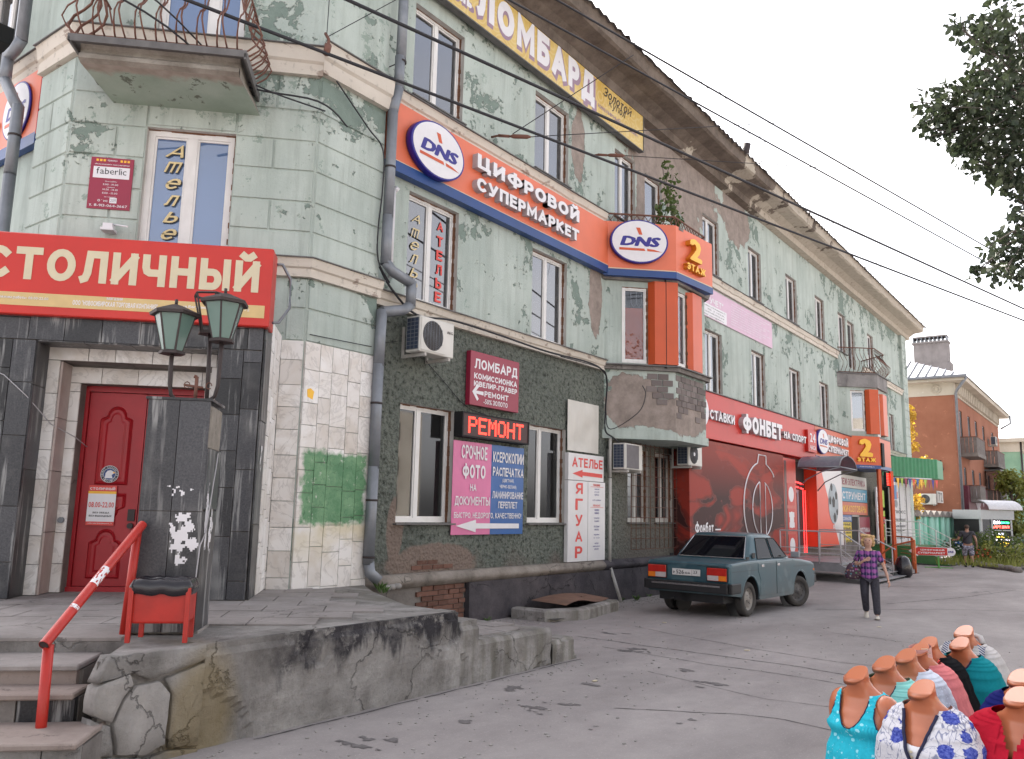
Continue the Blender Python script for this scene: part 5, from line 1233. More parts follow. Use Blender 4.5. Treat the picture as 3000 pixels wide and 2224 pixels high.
mb = text(FA, 'СРОЧНОЕ', 10.70, 11.40, 2.70, 2.93, W_, off=.01); text(FA, 'ФОТО', 10.74, 11.36, 2.36, 2.62, W_, off=.03, mb=mb); text(FA, 'НА', 10.95, 11.12, 2.16, 2.29, W_, off=.01, mb=mb); text(FA, 'ДОКУМЕНТЫ', 10.56, 11.50, 1.90, 2.08, W_, mb=mb)
text(FA, 'КСЕРОКОПИИ', 11.57, 12.50, 2.68, 2.88, W_, off=.01, mb=mb); text(FA, 'РАСПЕЧАТКА', 11.57, 12.50, 2.44, 2.62, W_, off=.01, mb=mb); text(FA, '(ЦВЕТНАЯ,', 11.85, 12.20, 2.33, 2.41, W_, mb=mb); text(FA, 'ЧЕРНО-БЕЛАЯ)', 11.78, 12.28, 2.22, 2.30, W_, mb=mb)
text(FA, 'ЛАМИНИРОВАНИЕ', 11.57, 12.50, 2.05, 2.19, W_, mb=mb); text(FA, 'ПЕРЕПЛЕТ', 11.75, 12.32, 1.88, 2.00, W_, mb=mb); text(FA, 'БЫСТРО, НЕДОРОГО, КАЧЕСТВЕННО!', 10.55, 12.45, 1.69, 1.81, W_, mb=mb)
mb.prism(FA, [(10.60, 1.575), (11.13, 1.47), (11.13, 1.53), (12.38, 1.53), (12.38, 1.615), (11.13, 1.62), (11.13, 1.68)], W_, W_+.002); mb.build('lettering', m_white, PB)
# blank white sheet and tailor's board
m_whv = plain('grubby white vinyl', (.56, .54, .50), .4, 0, .06, 2, .01, dirt=.2, grime=(.35, .32, .28))
WS = thing('blank_banner', 'blank wrinkled off-white vinyl sheet above the tailor sign', 'banner', (14.6, -.08, 3.1)); cloth(FA, 14.0, 15.22, 3.07, 4.10, .06, .05, m_whv, 'vinyl_sheet', WS, seed=6)
AT = thing('tailor_sign', 'tall white tailor board with red letters, an arrow and small print', 'sign', (14.7, -.08, .9))
m_wboard = plain('white board', (.66, .65, .66), .4, 0, .04, 3, dirt=.2, grime=(.4, .38, .36))
MB().box(FA, 13.97, 15.36, 2.48, 3.02, .02, .11).build('board', m_wboard, AT, bevel=.004); MB().box(FA, 13.97, 14.72, .87, 2.47, .02, .11).build('board', m_wboard, AT, bevel=.004); MB().box(FA, 14.73, 15.42, .87, 2.47, .02, .115).build('board', m_wboard, AT, bevel=.004)
mb = text(FA, 'АТЕЛЬЕ', 14.10, 15.31, 2.74, 2.96, .113, off=.02)
mb.prism(FA, [(14.12, 2.61), (14.5, 2.54), (14.5, 2.58), (15.30, 2.565), (15.30, 2.645), (14.5, 2.66), (14.5, 2.70)], .113, .115)
for i, ch in enumerate('ЯГУАР'): text(FA, ch, 14.24, 14.52, 2.20-i*.315, 2.43-i*.315, .113, off=.02, mb=mb)
text(FA, 'пошив', 14.92, 15.20, 2.385, 2.43, .118, off=.01, mb=mb); text(FA, 'РЕМОНТ', 14.92, 15.22, 1.965, 2.01, .118, off=.01, mb=mb); mb.box(FA, 14.82, 15.34, 2.365, 2.372, .116, .118); mb.box(FA, 14.82, 15.34, 1.945, 1.952, .116, .118)
mb.build('red_lettering', m_redink, AT)
mb = MB(); z = 2.31
for s_ in ('женской', 'мужской', 'одежды', '', 'шуб и дубленок', '-', '-', 'заменим', 'молнии', '', 'укоротим', 'изделия', '', 'поставим', 'кнопки', '', 'подгоним', 'по фигуре', '', 'любой', 'необходимый', 'ремонт'):
    if s_ == '-': z -= .07; continue
    if s_: wd = .021*len(s_)+.05; text(FA, s_, 15.07-wd/2, 15.07+wd/2, z, z+.036, .118, mb=mb); z -= .062
    else: z -= .045
mb.build('small_print', m_navy, AT)
# office notice on the chamfer
OF = thing('office_plaque', 'small crimson office hours plaque with a white band on the chamfered corner', 'sign', FB.p(2.54, 5.7, .03))
MB().box(FB, 2.27, 2.81, 5.70, 6.42, .022, .04).build('board', m_crimson, OF); fbq = FB
mb = MB(); mb.box(fbq, 2.31, 2.77, 6.13, 6.29, .041, .043); mb.build('white_band', m_white, OF)
text(fbq, 'faberlic', 2.35, 2.73, 6.185, 6.275, .045).build('lettering', m_blackink, OF)
mb = text(fbq, 'Центр', 2.48, 2.60, 6.365, 6.395, .042); text(fbq, 'обслуживания консультантов', 2.32, 2.76, 6.31, 6.335, .042, mb=mb); text(fbq, 'Часы работы', 2.47, 2.62, 6.075, 6.095, .042, mb=mb); text(fbq, '11.00 - 19.00', 2.45, 2.64, 6.03, 6.055, .042, mb=mb)
text(fbq, 'перерыв', 2.50, 2.60, 5.995, 6.01, .042, mb=mb); text(fbq, '14.00 - 14.30', 2.45, 2.64, 5.96, 5.985, .042, mb=mb); text(fbq, '11.00 - 15.00', 2.45, 2.64, 5.91, 5.935, .042, mb=mb); text(fbq, 'выходной', 2.48, 2.62, 5.86, 5.878, .042, mb=mb)
text(fbq, 'Офис', 2.40, 2.53, 5.79, 5.83, .042, off=.01, mb=mb); text(fbq, 'т. 8-913-064-3667', 2.30, 2.78, 5.73, 5.765, .042, off=.01, mb=mb); mb.build('lettering', m_white, OF)
mb = MB(); mb.box(fbq, 2.55, 2.64, 5.785, 5.86, .042, .044); mb.build('paper_patch', m_white, OF); text(fbq, '209', 2.56, 2.63, 5.80, 5.845, .045, off=-.01).build('lettering', m_galv, OF)
mb = MB()
for k in range(3): mb.box(fbq, 2.335+k*.045, 2.365+k*.045, 6.365, 6.395, .041, .043); mb.box(fbq, 2.64+k*.045, 2.67+k*.045, 6.365, 6.395, .041, .043)
mb.build('ornament', m_yel, OF)
LPg = thing('sign_floodlight', 'small white floodlight on an arm beside the crimson plaque', 'lamp', FB.p(2.6, 5.45, .1))
mb = MB(); mb.tube([FB.p(2.62, 5.50, .02), FB.p(3.0, 5.28, .65)], .012, 6); mb.box(FB, 2.55, 2.67, 5.40, 5.46, .08, .2); mb.box(FB, 2.53, 2.69, 5.36, 5.395, .05, .22); mb.build('lamp_body', m_white, LPg)
# yellow italic letters on the blue window
WL = thing('window_lettering', 'column of golden slanting letters on the blue pane of the chamfer window', 'lettering', FB.p(3.3, 5.4, -.1)); m_gold = plain('golden letter', (.62, .50, .26), .5)
for ch, z in zip('Ателье', [6.56, 6.34, 6.10, 5.86, 5.62, 5.38]):
    a = 3.16 if ch in 'Ат' else 3.2; h = .19 if ch == 'А' else .155; o = text(FB, 'm' if ch == 'т' else ch, a, 3.40, z, z+h, -.105, shear=.35, off=-.02).build('letter', m_gold, WL)
    text(FB, 'm' if ch == 'т' else ch, a+.008, 3.415, z-.01, z+h-.008, -.1085, shear=.35, off=.02).build('letter_outline', m_blackink, o)
WL = thing('window_lettering', 'golden letters and a painted red lettering reflection on the window by the drainpipe', 'lettering', (9.8, .1, 5.3)); fw = FA.sh(0, 0, -.14)
for ch, z in zip('Ателье', (6.52, 6.26, 6.04, 5.82, 5.58, 5.36)): text(fw, 'm' if ch == 'т' else ch, 9.46, 9.66, z, z+.16, .012, shear=.3, off=-.03).build('letter', m_gold, WL)
for ch, z in zip('АТЕЛЬЕ', (6.55, 6.28, 6.03, 5.78, 5.54, 5.30)): text(fw, ch, 10.10, 10.26, z, z+.18, .006, off=.03).build('red_letter_reflection', m_redink, WL)  # lettering reflected in the pane, painted on as red letters
# mauve notice
m_mauve = plain('faded mauve vinyl', (.60, .40, .52), .5, 0, .06, 3)
MV = thing('mauve_banner', 'faded mauve accounting banner with a white contact panel between the floors', 'banner', (23, -.03, 7.3)); MB().box(FA, 19.75, 26.45, 7.28, 8.14, .02, .035).build('vinyl_sheet', m_mauve, MV)
MB().box(FA, 20.6, 22.55, 7.30, 7.66, .037, .04).build('white_panel', m_white, MV)
mb = MB(); [text(FA, s_, 20.7+i*.03, 22.45-i*.05, 7.57-i*.085, 7.62-i*.085, .043, mb=mb) for i, s_ in enumerate(('г. Новосибирск, ул. Б. Хмельницкого, 72,', 'оф. 213, 2 этаж,', 'тел. 263-49-11, моб. 8-923-112-48-28', 'E-mail: uchet@mail.ru'))]; mb.build('lettering', m_blackink, MV)
mb = text(FA, 'Бухгалтерское', 20.3, 21.6, 7.95, 8.05, .04); text(FA, 'ООО "УЧЕТ"', 20.4, 22.3, 7.70, 7.88, .04, off=.02, mb=mb)
for k in range(9): text(FA, 'составление и сдача отчетности для ИП'[k:], 22.9, 26.2-(k % 3)*.4, 8.0-k*.075, 8.04-k*.075, .04, mb=mb)
mb.build('lettering', m_white, MV)
# ---- betting shop front
FO = FA.sh(0, 0, .42)
BS = thing('betting_sign', 'long glossy red fascia with raised white letters over the betting shop', 'sign', (24.5, -.4, 3.8)); MB().box(FA, 19.62, 29.45, 3.80, 5.03, .02, .42).build('sign_box', m_red, BS, bevel=.01)
MB().box(FA, 19.6, 34.4, 5.03, 5.055, .0, .46).build('tin_cap', m_tin, BS)
letters(FO, 'СТАВКИ', 20.1, 21.8, 4.30, 4.55, 0, .10, [m_white, m_whiteside], BS, off=.03); letters(FO, 'ФОНБЕТ', 22.3, 25.6, 4.17, 4.66, 0, .14, [m_white, m_whiteside], BS, off=.06); letters(FO, 'НА СПОРТ', 25.9, 28.15, 4.28, 4.50, 0, .10, [m_white, m_whiteside], BS, off=.03)
mb = MB(); mb.loft([[FO.p(19.55+.42*math.cos(2*math.pi*i/30), 4.45+.40*math.sin(2*math.pi*i/30), w) for i in range(30)] for w in (0, .12)], cap=(True, True)); mb.box(FO, 19.35, 19.75, 4.8, 4.95, 0, .12); mb.build('round_emblem', m_white, BS)
b24 = MB().box(FO, 28.35, 29.3, 4.03, 4.78, 0, .10).build('side_box', m_red, BS, bevel=.01); text(FO, '24', 28.55, 29.15, 4.38, 4.68, .103, off=.02).build('lettering', m_white, b24); text(FO, 'ЧАСА', 28.55, 29.2, 4.12, 4.28, .103, off=.01).build('lettering', m_white, b24)
def mk_poster():
    g = NT('red and black stadium print'); P = g.pos; w = g.noise(g.map(P, (.35, 1, .95), rot=(0, .25, 0)), 1.1, 3, .5, 1.2); v = g.math('ABSOLUTE', g.math('SUBTRACT', w, .5))
    a = g.mix(g.step(w, .42, .52), (.38, .045, .03), (.055, .022, .022)); a = g.mix(g.step(v, .0, .015, .45, 0), a, (.30, .12, .10)); X = g.xyz(P)
    a = g.mix(g.step(X[2], 2.3, 3.4, 0, .6), a, (.46, .06, .035)); l = g.noise(P, 6, 4); a = g.mix(g.step(l, .62, .66, 0, .3), a, (.25, .08, .08))
    return g.fin(g.mix(.25, a, (.05, .02, .018)), .5, spec=.15)
m_poster = mk_poster()
PO = thing('betting_poster', 'big dark red stadium poster with an outlined ball emblem behind the car', 'poster', (22.5, -.4, .7)); MB().box(FA, 18.95, 25.95, .55, 3.74, .02, .44).build('printed_board', m_poster, PO)
MB().box(FA, 25.95, 27.15, .60, 3.68, .02, .44).build('printed_board', plain('red poster edge', (.50, .05, .03), .35), PO)
text(FO, 'Фонбет —', 19.25, 20.85, 1.36, 1.68, .026, off=.02).build('lettering', m_white, PO)
def stroke(mb, fr, pts, wd, w): mb.tube([fr.p(u, v, w) for u, v in pts], wd, 4, smooth=False)
mb = MB(); el = lambda cu, cv, ru, rv, a0, a1, n=26: [(cu+ru*math.cos(R(a0+(a1-a0)*i/n)), cv+rv*math.sin(R(a0+(a1-a0)*i/n))) for i in range(n+1)]
stroke(mb, FO, [(25.0, 3.02)]+el(24.0, 2.1, 1.5, 1.3, 50, 76)+[(24.35, 3.62), (23.75, 3.62)]+el(24.0, 2.1, 1.5, 1.3, 104, 310), .022, .03)
stroke(mb, FO, el(24.0, 2.05, .82, .8, 105, 255)+[(23.8, 1.28), (23.8, 2.82)], .018, .03); stroke(mb, FO, el(24.0, 2.05, .82, .8, 75, -75)+[(24.25, 1.28), (24.25, 2.82)], .018, .03)
mb.build('ball_emblem', m_white, PO)
for k, z in enumerate((2.55, 1.75, .95)):
    mb = MB(); mb.box(FO, 26.25, 26.95, z-.35, z+.35, .02, .03); disc(mb, FO, 26.6, z, .25 if k != 1 else .2, .24 if k != 1 else .26, .03, .036, 1, 24); mb.build('round_icon', [m_red, m_white], PO)
    if k == 1: m2 = MB(); [m2.box(FO, 26.6+dx-.08, 26.6+dx+.08, z+dz-.08, z+dz+.08, .03, .037) for dx, dz in ((.16, .16), (-.16, .16), (.16, -.16), (-.16, -.16))]; m2.build('round_icon', m_white, PO)
MB().box(FO, 26.0, 26.22, .7, 3.6, .02, .026).build('dark_strip', plain('dark poster strip', (.10, .035, .03), .4), PO)
# dark panel painted in for the shaded cavity left of the poster
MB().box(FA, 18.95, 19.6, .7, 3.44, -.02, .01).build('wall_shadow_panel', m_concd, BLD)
# doorway of the betting shop, neon tubes
DB = thing('betting_shop_door', 'red and grey glazed shop door with glowing red tubes beside the poster', 'door', (28.2, 0, .6))
m_neon = glow('red neon tube', (1, .03, .03), 1.6); m_doorgrey = plain('grey door frame', (.20, .23, .30), .4, .2)
mb = MB(); mb.box(FA, 27.2, 29.3, .55, 3.7, .0, .02); mb.build('recess_back', m_inside, DB)
mb = MB(); mb.box(FA, 27.35, 27.45, .6, 2.75, .03, .09); mb.box(FA, 28.35, 28.5, .6, 2.75, .03, .09); mb.box(FA, 27.45, 28.35, 2.65, 2.75, .03, .09); mb.box(FA, 27.45, 28.35, .6, .75, .03, .09); mb.build('door_frame', m_doorgrey, DB)
MB().box(FA, 27.45, 28.35, .75, 2.65, .04, .07).build('door_leaf', m_red, DB)
mb = MB()
for a, b, c, d in ((27.65, 28.15, 1.75, 2.3), (27.65, 28.15, 1.1, 1.65)): stroke(mb, FA, [(a, c), (b, c), (b, d), (a, d), (a, c)], .012, .08)
mb.build('white_outline', m_white, DB)
mb = MB(); [mb.tube([FA.p(27.2, z, .35), FA.p(28.9, z-.05, .12)], .022, 6) for z in (3.0, 2.84)]; mb.tube([FA.p(28.95, 2.75, .1), FA.p(28.95, .65, .1)], .012, 5); mb.tube([FA.p(29.12, 2.75, .12), FA.p(29.12, .65, .12)], .012, 5); mb.build('neon_tube', m_neon, DB)
# football poster
def mk_foot():
    g = NT('red and white diagonal print'); X = g.xyz(g.pos); d = g.math('ADD', g.math('MULTIPLY', X[0], .62), X[2]); a = g.mix(g.step(g.math('SUBTRACT', X[0], g.math('MULTIPLY', g.math('SUBTRACT', 3.6, X[2]), .75)), 29.9, 29.93), (.72, .075, .035), (.68, .66, .67))
    return g.fin(a, .35)
FP_ = thing('football_poster', 'red and white poster with a football beside the betting shop door', 'poster', (31, -.4, .9)); MB().box(FA, 29.4, 32.55, .85, 3.66, .02, .44).build('printed_board', mk_foot(), FP_)
mb = MB(); disc(mb, FO, 31.35, 2.35, .62, .72, .021, .03, 0, 32); 
for du, dv, k in ((0, .05, .2), (-.42, .1, .15), (.36, .3, .16), (.1, -.5, .17), (-.2, .58, .14), (.42, -.3, .12)): mb.prism(FO, [(31.35+du+k*math.cos(R(90+72*i)), 2.35+dv+k*1.1*math.sin(R(90+72*i))) for i in range(5)], .031, .035, 1)
mb.build('printed_ball', [plain('grey ball', (.30, .36, .40), .4, 0, .3, 2), m_blackink], FP_); text(FO, 'ФОНБЕТ', 31.2, 32.2, 1.42, 1.62, .026, off=.02).build('lettering', m_white, FP_)
# curved porch roof
CN = thing('porch_canopy', 'small arched grey polycarbonate porch roof on curved brackets', 'canopy', (28.2, -1, 3.7)); mb = MB(); rings = []
for i in range(11):
    a = R(180-18*i); rings.append([(28.45+1.05*math.cos(a)*1.0, y, 3.45+.42*math.sin(a)) for y in (-.42, -1.75)])
mb.loft(rings, closed=False); mb.loft([[(x, y, z-.025) for x, y, z in r] for r in rings], closed=False); mb.build('arched_sheet', plain('grey polycarbonate', (.17, .17, .21), .25, 0, .1), CN)
mb = MB()
for y in (-.45, -1.75): mb.tube([(28.45+1.05*math.cos(R(180-18*i)), y, 3.43+.42*math.sin(R(180-18*i))) for i in range(11)], .022, 6); mb.tube([(27.4, y, 3.45), (29.5, y, 3.45)], .022, 6)
for x in (27.4, 29.5): mb.tube([(x, -.45, 3.45), (x, -1.75, 3.45)], .022, 6); mb.tube([(x, -.44, 2.75), (x, -.7, 3.05), (x, -1.2, 3.3), (x, -1.75, 3.43)], .02, 6)
mb.build('canopy_frame', m_galv, CN)
# third orange sign
D3S = thing('supermarket_sign', 'far orange lightbox with a big yellow number 2 under the second bay', 'sign', (33, -.4, 3.8))
MB().box(FA, 29.47, 34.25, 3.98, 5.02, .03, .42).build('orange_box', m_orangeW, D3S); MB().box(FA, 29.47, 34.25, 3.86, 3.98, .03, .43).build('blue_band', m_blue, D3S)
FX = Fr((34.25, -.42, 0), Vector((1.05, -.80, 0)).normalized(), Vector((-.80, -1.05, 0)).normalized()); FX2 = Fr(FX.p(1.35, 0, 0), (1, 0, 0), (0, -1, 0))
mb = MB(); c0, c1 = FX.p(0, 0, 0), FX.p(1.35, 0, 0)
P0 = [(c0.x, c0.y), (c1.x, c1.y), (37.2, c1.y), (37.9, -.05), (34.25, -.05)]; n = 5
for z0, z1, mt, nm in ((3.94, 5.08, m_orangeW, 'orange_box'), (3.80, 3.94, m_blue, 'blue_band')):
    mb = MB(); mb.add([(x, y, z0) for x, y in P0]+[(x, y, z1) for x, y in P0], [(0, 1, 6, 5), (1, 2, 7, 6), (2, 3, 8, 7), (3, 4, 9, 8), (4, 3, 2, 1, 0), (5, 6, 7, 8, 9)]); mb.build(nm, mt, D3S)
oval_logo(D3S, FO, 30.05, 4.5, .66, .44, 0, .12)
letters(FO, 'ЦИФРОВОЙ', 30.85, 33.6, 4.56, 4.82, 0, .06, [m_white, m_whiteside], D3S, off=.05); letters(FO, 'СУПЕРМАРКЕТ', 30.85, 33.6, 4.20, 4.44, 0, .06, [m_white, m_whiteside], D3S, off=.05)
letters(FX, '2', .33, .96, 4.30, 4.96, 0, .06, [m_yel, m_yelside], D3S, off=.07); letters(FX, 'ЭТАЖ', .22, 1.10, 4.06, 4.22, 0, .05, [m_yel, m_yelside], D3S, off=.05)
text(FX, 'www.dns-shop.ru', .35, 1.05, 3.84, 3.90, .004).build('lettering', m_white, D3S)
MB().box(FX2, .12, .5, 3.90, 4.85, 0, .06).build('black_panel', m_black, D3S)
# small red running-text display under it
RD = board('led_display', 'small red running text display under the far orange sign', 36.6, 37.5, 3.15, 3.75, 1.05, 1.15, m_black)
mb = MB(); [mb.box(FA, 36.68, 37.42-(k % 3)*.1, 3.22+k*.065, 3.25+k*.065, 1.15, 1.156) for k in range(8)]; mb.build('led_letters', m_led, RD)
# shop banners below
def banner(name, label, u0, u1, v0, v1, mat, s_, ink, w=.06, fr=FA, shear=0):
    t = thing(name, label, 'banner', fr.p(u0, v0, w)); MB().box(fr, u0, u1, v0, v1, w-.03, w).build('vinyl_sheet', mat, t)
    k = len(s_)
    for i, l in enumerate(s_): h = (v1-v0)/k; text(fr, l, u0+(u1-u0)*.05, u1-(u1-u0)*.05, v1-h*(i+.82), v1-h*(i+.2), w+.004, off=.02).build('lettering', ink, t)
    return t
GRP = 'shop banners below the far sign'
banner('shop_banner', 'off-white hardware banner with dark red lettering, topmost of the stack', 32.75, 37.9, 3.05, 3.55, m_whv, ['КРЕПЕЖ·ЭЛЕКТРИКА'], m_crimson)['group'] = GRP
banner('shop_banner', 'light blue tools banner with white lettering, second from the top', 32.85, 37.9, 2.5, 3.03, plain('sky blue vinyl', (.06, .30, .47), .4), ['ИНСТРУМЕНТ'], m_white)['group'] = GRP
banner('shop_banner', 'orange red household goods banner with yellow lettering', 32.95, 37.9, 1.98, 2.48, plain('orange red vinyl', (.55, .11, .05), .4), ['ЗАМКИ·ХОЗТОВАРЫ'], m_yel)['group'] = GRP
banner('shop_banner', 'blue banner strip over the yellow poster', 32.8, 35.3, 1.70, 1.96, m_bluev, ['ОТ ПРОФЕССИОНАЛОВ'], m_white)['group'] = GRP
banner('shop_banner', 'yellow poster with seven black lines of lettering by the shop entrance', 32.8, 35.2, .70, 1.68, plain('yellow vinyl', (.72, .55, .06), .5), ['РАЗЛИЧНЫЕ', 'КЛЮЧЕВЫЕ', 'ДВЕРИ, ЖАЛЮЗИ', 'ОКНЫЕ ПОТОЛКИ', 'РУЛОННЫЕ', '271-61-88'], m_blackink)['group'] = GRP
DO2 = thing('shop_entrance', 'dark shop doorway with a pale frame between the banners', 'door', (36, -.05, .7)); MB().box(FA, 35.3, 36.3, .7, 1.96, .0, .03).build('dark_opening', m_inside, DO2); mb = MB(); mb.box(FA, 36.3, 36.4, .7, 1.96, .0, .08); mb.box(FA, 35.3, 36.4, 1.90, 1.97, .03, .08); mb.build('door_frame', m_dirtywhite, DO2)
banner('optics_sign', 'red optician panel right of the dark shop doorway', 36.45, 38.2, .85, 1.9, m_crimson, ['', 'ОПТИКА', ''], m_white)
# orange posts holding the box
for i, (x, y) in enumerate(((35.35, -1.15), (37.15, -1.22))):
    tag(MB().tube([(x, y, .0), (x, y, 3.80)], .09, 4, smooth=False).build('orange_post', m_orangeW), 'square orange post under the corner of the far sign box' if i else 'square orange post nearer the dark shop doorway', 'post', 'orange posts under the sign box')
t = thing('vertical_banner', 'narrow white vertical sign with black letters behind the orange posts', 'sign', (38.3, -.4, 1)); MB().box(FA, 38.25, 38.95, .8, 3.2, .3, .36).build('board', m_wboard, t); mb = MB(); [text(FA, ch, 38.4, 38.8, 2.85-i*.28, 3.06-i*.28, .364, off=.02, mb=mb) for i, ch in enumerate('ТЕХНИКА')]; mb.build('lettering', m_blackink, t)
t = thing('shop_posters', 'lime green window posters stacked beside the vertical sign', 'poster', (39.6, -.3, 1)); m_lime = plain('lime print', (.35, .50, .05), .5)
for k, (z0, z1, mt) in enumerate(((2.35, 3.1, m_lime), (1.95, 2.2, m_lime), (1.65, 1.92, m_redink), (.9, 1.6, m_lime))): MB().box(FA, 39.2, 40.3, z0, z1, .2, .23).build('poster_sheet', mt, t)
mb = MB(); stroke(mb, FA, [(39.4, 1.05), (40.0, 1.05), (40.0, 1.5), (39.4, 1.5)], .02, .24); text(FA, '24', 39.4, 40.1, 1.70, 1.87, .235, off=.03, mb=mb); mb.build('print', m_blackink, t)
# green corrugated canopy with bunting and the birch-pattern shop front
GC = thing('green_canopy', 'green corrugated metal canopy box at the far end of the facade', 'canopy', (43, -1, 3.7)); mb = MB(); rings = []; n = 60
GA, GB_ = Vector((41.0, -.05, 0)), Vector((44.8, -1.75, 0)); gu = (GB_-GA).normalized(); gn = Vector((gu.y, -gu.x, 0))
for i in range(n+1):
    p = GA+(GB_-GA)*(i/n)+gn*(.035 if (i//2) % 2 else 0); rings.append([p+Vector((0, 0, 3.82)), p+Vector((0, 0, 4.75))])
mb.loft(rings, closed=False, smooth=False); mb.face([GA+Vector((0, 0, 3.83)), GB_+Vector((0, 0, 3.83)), (46.2, -1.75, 3.83), (46.2, -.05, 3.83)]); mb.face([GA+Vector((0, 0, 4.72)), GB_+Vector((0, 0, 4.72)), (46.2, -1.75, 4.72), (46.2, -.05, 4.72)]); mb.face([GB_+Vector((0, 0, 3.83)), (46.2, -1.75, 3.83), (46.2, -1.75, 4.72), GB_+Vector((0, 0, 4.72))])
mb.build('corrugated_cladding', plain('green corrugated steel', (.025, .20, .085), .45, 0, .12, 4), GC)
mb = MB(); mb.tube([GA+Vector((.4, .0, 3.78)), GB_+Vector((-.6, .2, 3.78))], .03, 6); mb.build('lamp_tube', m_white, GC)
t = thing('bunting', 'string of small coloured flags under the green canopy', 'bunting', (43, -1, 3.5)); cl = [m_redink, m_bluev, m_yel, m_lime, m_crimson, m_navy]
for i in range(13):
    p = GA+(GB_-GA)*(.08+.07*i)+gn*.05+Vector((0, 0, 3.74)); mb = MB(); mb.face([p, p+gu*.22, p+gu*.11-Vector((0, 0, .42+.05*(i % 3)))]); mb.build('flag', cl[i % 6], t)
def mk_birch():
    g = NT('birch trunk print'); P = g.pos; s_ = g.noise(g.map(P, (1, 1, 14)), 2.2, 3, .6); X = g.xyz(P); e = g.math('ABSOLUTE', g.math('SUBTRACT', g.math('FRACT', g.math('MULTIPLY', X[0], .8)), .5))
    a = g.mix(g.math('MULTIPLY', g.step(s_, .60, .62), g.step(e, .3, .34)), (.60, .59, .60), (.08, .08, .08)); a = g.mix(g.step(e, .28, .5, 0, .5), a, (.30, .29, .29)); return g.fin(a, .5)
t = thing('printed_shopfront', 'shop front panels printed with white birch trunks under the green canopy', 'shop front', (43, -.4, .8)); m_birch = mk_birch()
for k, (u0, u1) in enumerate(((40.6, 42.4), (42.6, 43.9), (44.1, 45.0))): MB().box(FA, u0, u1, .75, 3.55, .35, .42).build('printed_panel', m_birch if k != 1 else m_birch, t)
mb = MB(); disc(mb, FA.sh(0, 0, .42), 41.7, 2.55, .32, .18, .004, .008, 0, 20); mb.box(FA, 41.45, 41.95, 2.75, 3.4, .424, .43, 1); mb.box(FA, 41.9, 42.15, 2.8, 3.1, .431, .435, 2); mb.build('figure_print', [m_galv, plain('sea blue print', (.05, .2, .42), .5), plain('salmon print', (.62, .25, .2), .5)], t)
mb = MB(); [text(FA, s_, 41.2+.1*k, 43.7-.12*k, z, z+h, .424, off=.01, mb=mb) for k, (s_, z, h) in enumerate((('ЛЮКС', 2.1, .16), ('ЮВЕЛИРНЫЕ', 1.72, .15), ('Бижутерия', 1.45, .14), ('часы', 1.28, .1), ('ОТДЕЛ 21', .92, .15)))]; mb.build('lettering', m_blackink, t)
t = board('house_number_sign', 'white plate with the black house number 72 hung under the canopy corner', 44.0, 45.5, 2.66, 3.22, 1.75, 1.8, m_dirtywhite); text(FA, '72', 44.2, 45.3, 2.72, 3.16, 1.804, off=.01).build('lettering', m_blackink, t)
# ---- side street sign
SS = thing('side_street_sign', 'orange and blue lightbox on the side street facade cut by the picture edge', 'sign', (4.95, 4.5, 7)); FCs = FC
MB().box(FCs, -9.5, -3.35, 7.13, 8.15, .02, .12).build('orange_box', m_orange, SS); MB().box(FCs, -9.5, -3.35, 6.95, 7.13, .02, .13).build('blue_band', m_blue, SS); MB().box(FCs, -3.35, -3.33, 7.1, 8.16, .0, .13).build('side_trim', m_red, SS)
oval_logo(SS, FCs, -4.02, 7.62, .45, .47, .12, .04); letters(FCs, 'МАРКЕТ', -7.6, -4.66, 7.28, 7.62, .12, .05, [m_white, m_whiteside], SS, off=.04)
t = thing('wall_lamp', 'black box floodlight high on the side street wall', 'lamp', (4.8, 4.8, 9)); MB().box(FCs, -5.2, -4.6, 8.9, 9.2, .1, .4).build('lamp_body', m_black, t, bevel=.01)

# ================================================================ PIPES, CABLES, AIR CONDITIONERS
def pipe(name, label, segs, r, mat, n=12, cat='drainpipe', clamps=()):
    t = thing(name, label, cat, segs[-1][-1])
    for s_ in segs:
        p = [Vector(q) for q in s_]; out = [p[0]]
        mb = MB(); mb.tube(p, r, n); mb.build('pipe_section', mat, t)
    for p, rr in clamps: mb = MB(); mb.tube([Vector(p)-Vector((0, 0, .015)), Vector(p)+Vector((0, 0, .015))], rr, 12); mb.tube([Vector(p), Vector(p)+Vector((0, .25, 0))], .01, 5); mb.build('clamp', m_darkiron, t)
    return t
y1 = -.30
pipe('drainpipe', 'grey galvanised drainpipe with offset bends at the main facade', [[(8.62, y1, 12), (8.62, y1, 10.3)], [(8.62, y1, 10.34), (8.62, y1, 8.85)], [(8.60, y1, 8.88), (8.60, y1, 8.33)], [(8.60, y1, 8.35), (8.52, y1, 8.02), (8.50, y1, 7.9)], [(8.50, y1, 7.93), (8.50, y1, 6.2)], [(8.495, y1, 6.23), (8.495, y1, 5.46)],
    [(8.49, y1, 5.50), (8.62, y1-.03, 5.38), (9.02, y1-.05, 5.28)], [(9.02, y1-.05, 5.31), (9.02, y1-.05, 4.92)], [(9.03, y1-.05, 4.95), (8.90, y1-.03, 4.84), (8.47, y1, 4.72)], [(8.47, y1, 4.75), (8.45, y1, 3.9)], [(8.45, y1, 3.93), (8.45, y1, 2.4)], [(8.45, y1, 2.43), (8.44, y1, 1.05)], [(8.445, y1, 1.08), (8.46, y1-.02, .93), (8.56, y1-.10, .82)]], .082, m_galv,
    clamps=[((8.50, y1, 7.0), .09), ((8.45, y1, 3.35), .09), ((8.45, y1, 1.95), .09), ((8.445, y1, 1.15), .09), ((8.62, y1, 8.8), .092)])
m_scrap = m_white
yb = 3.34; xb = 4.70
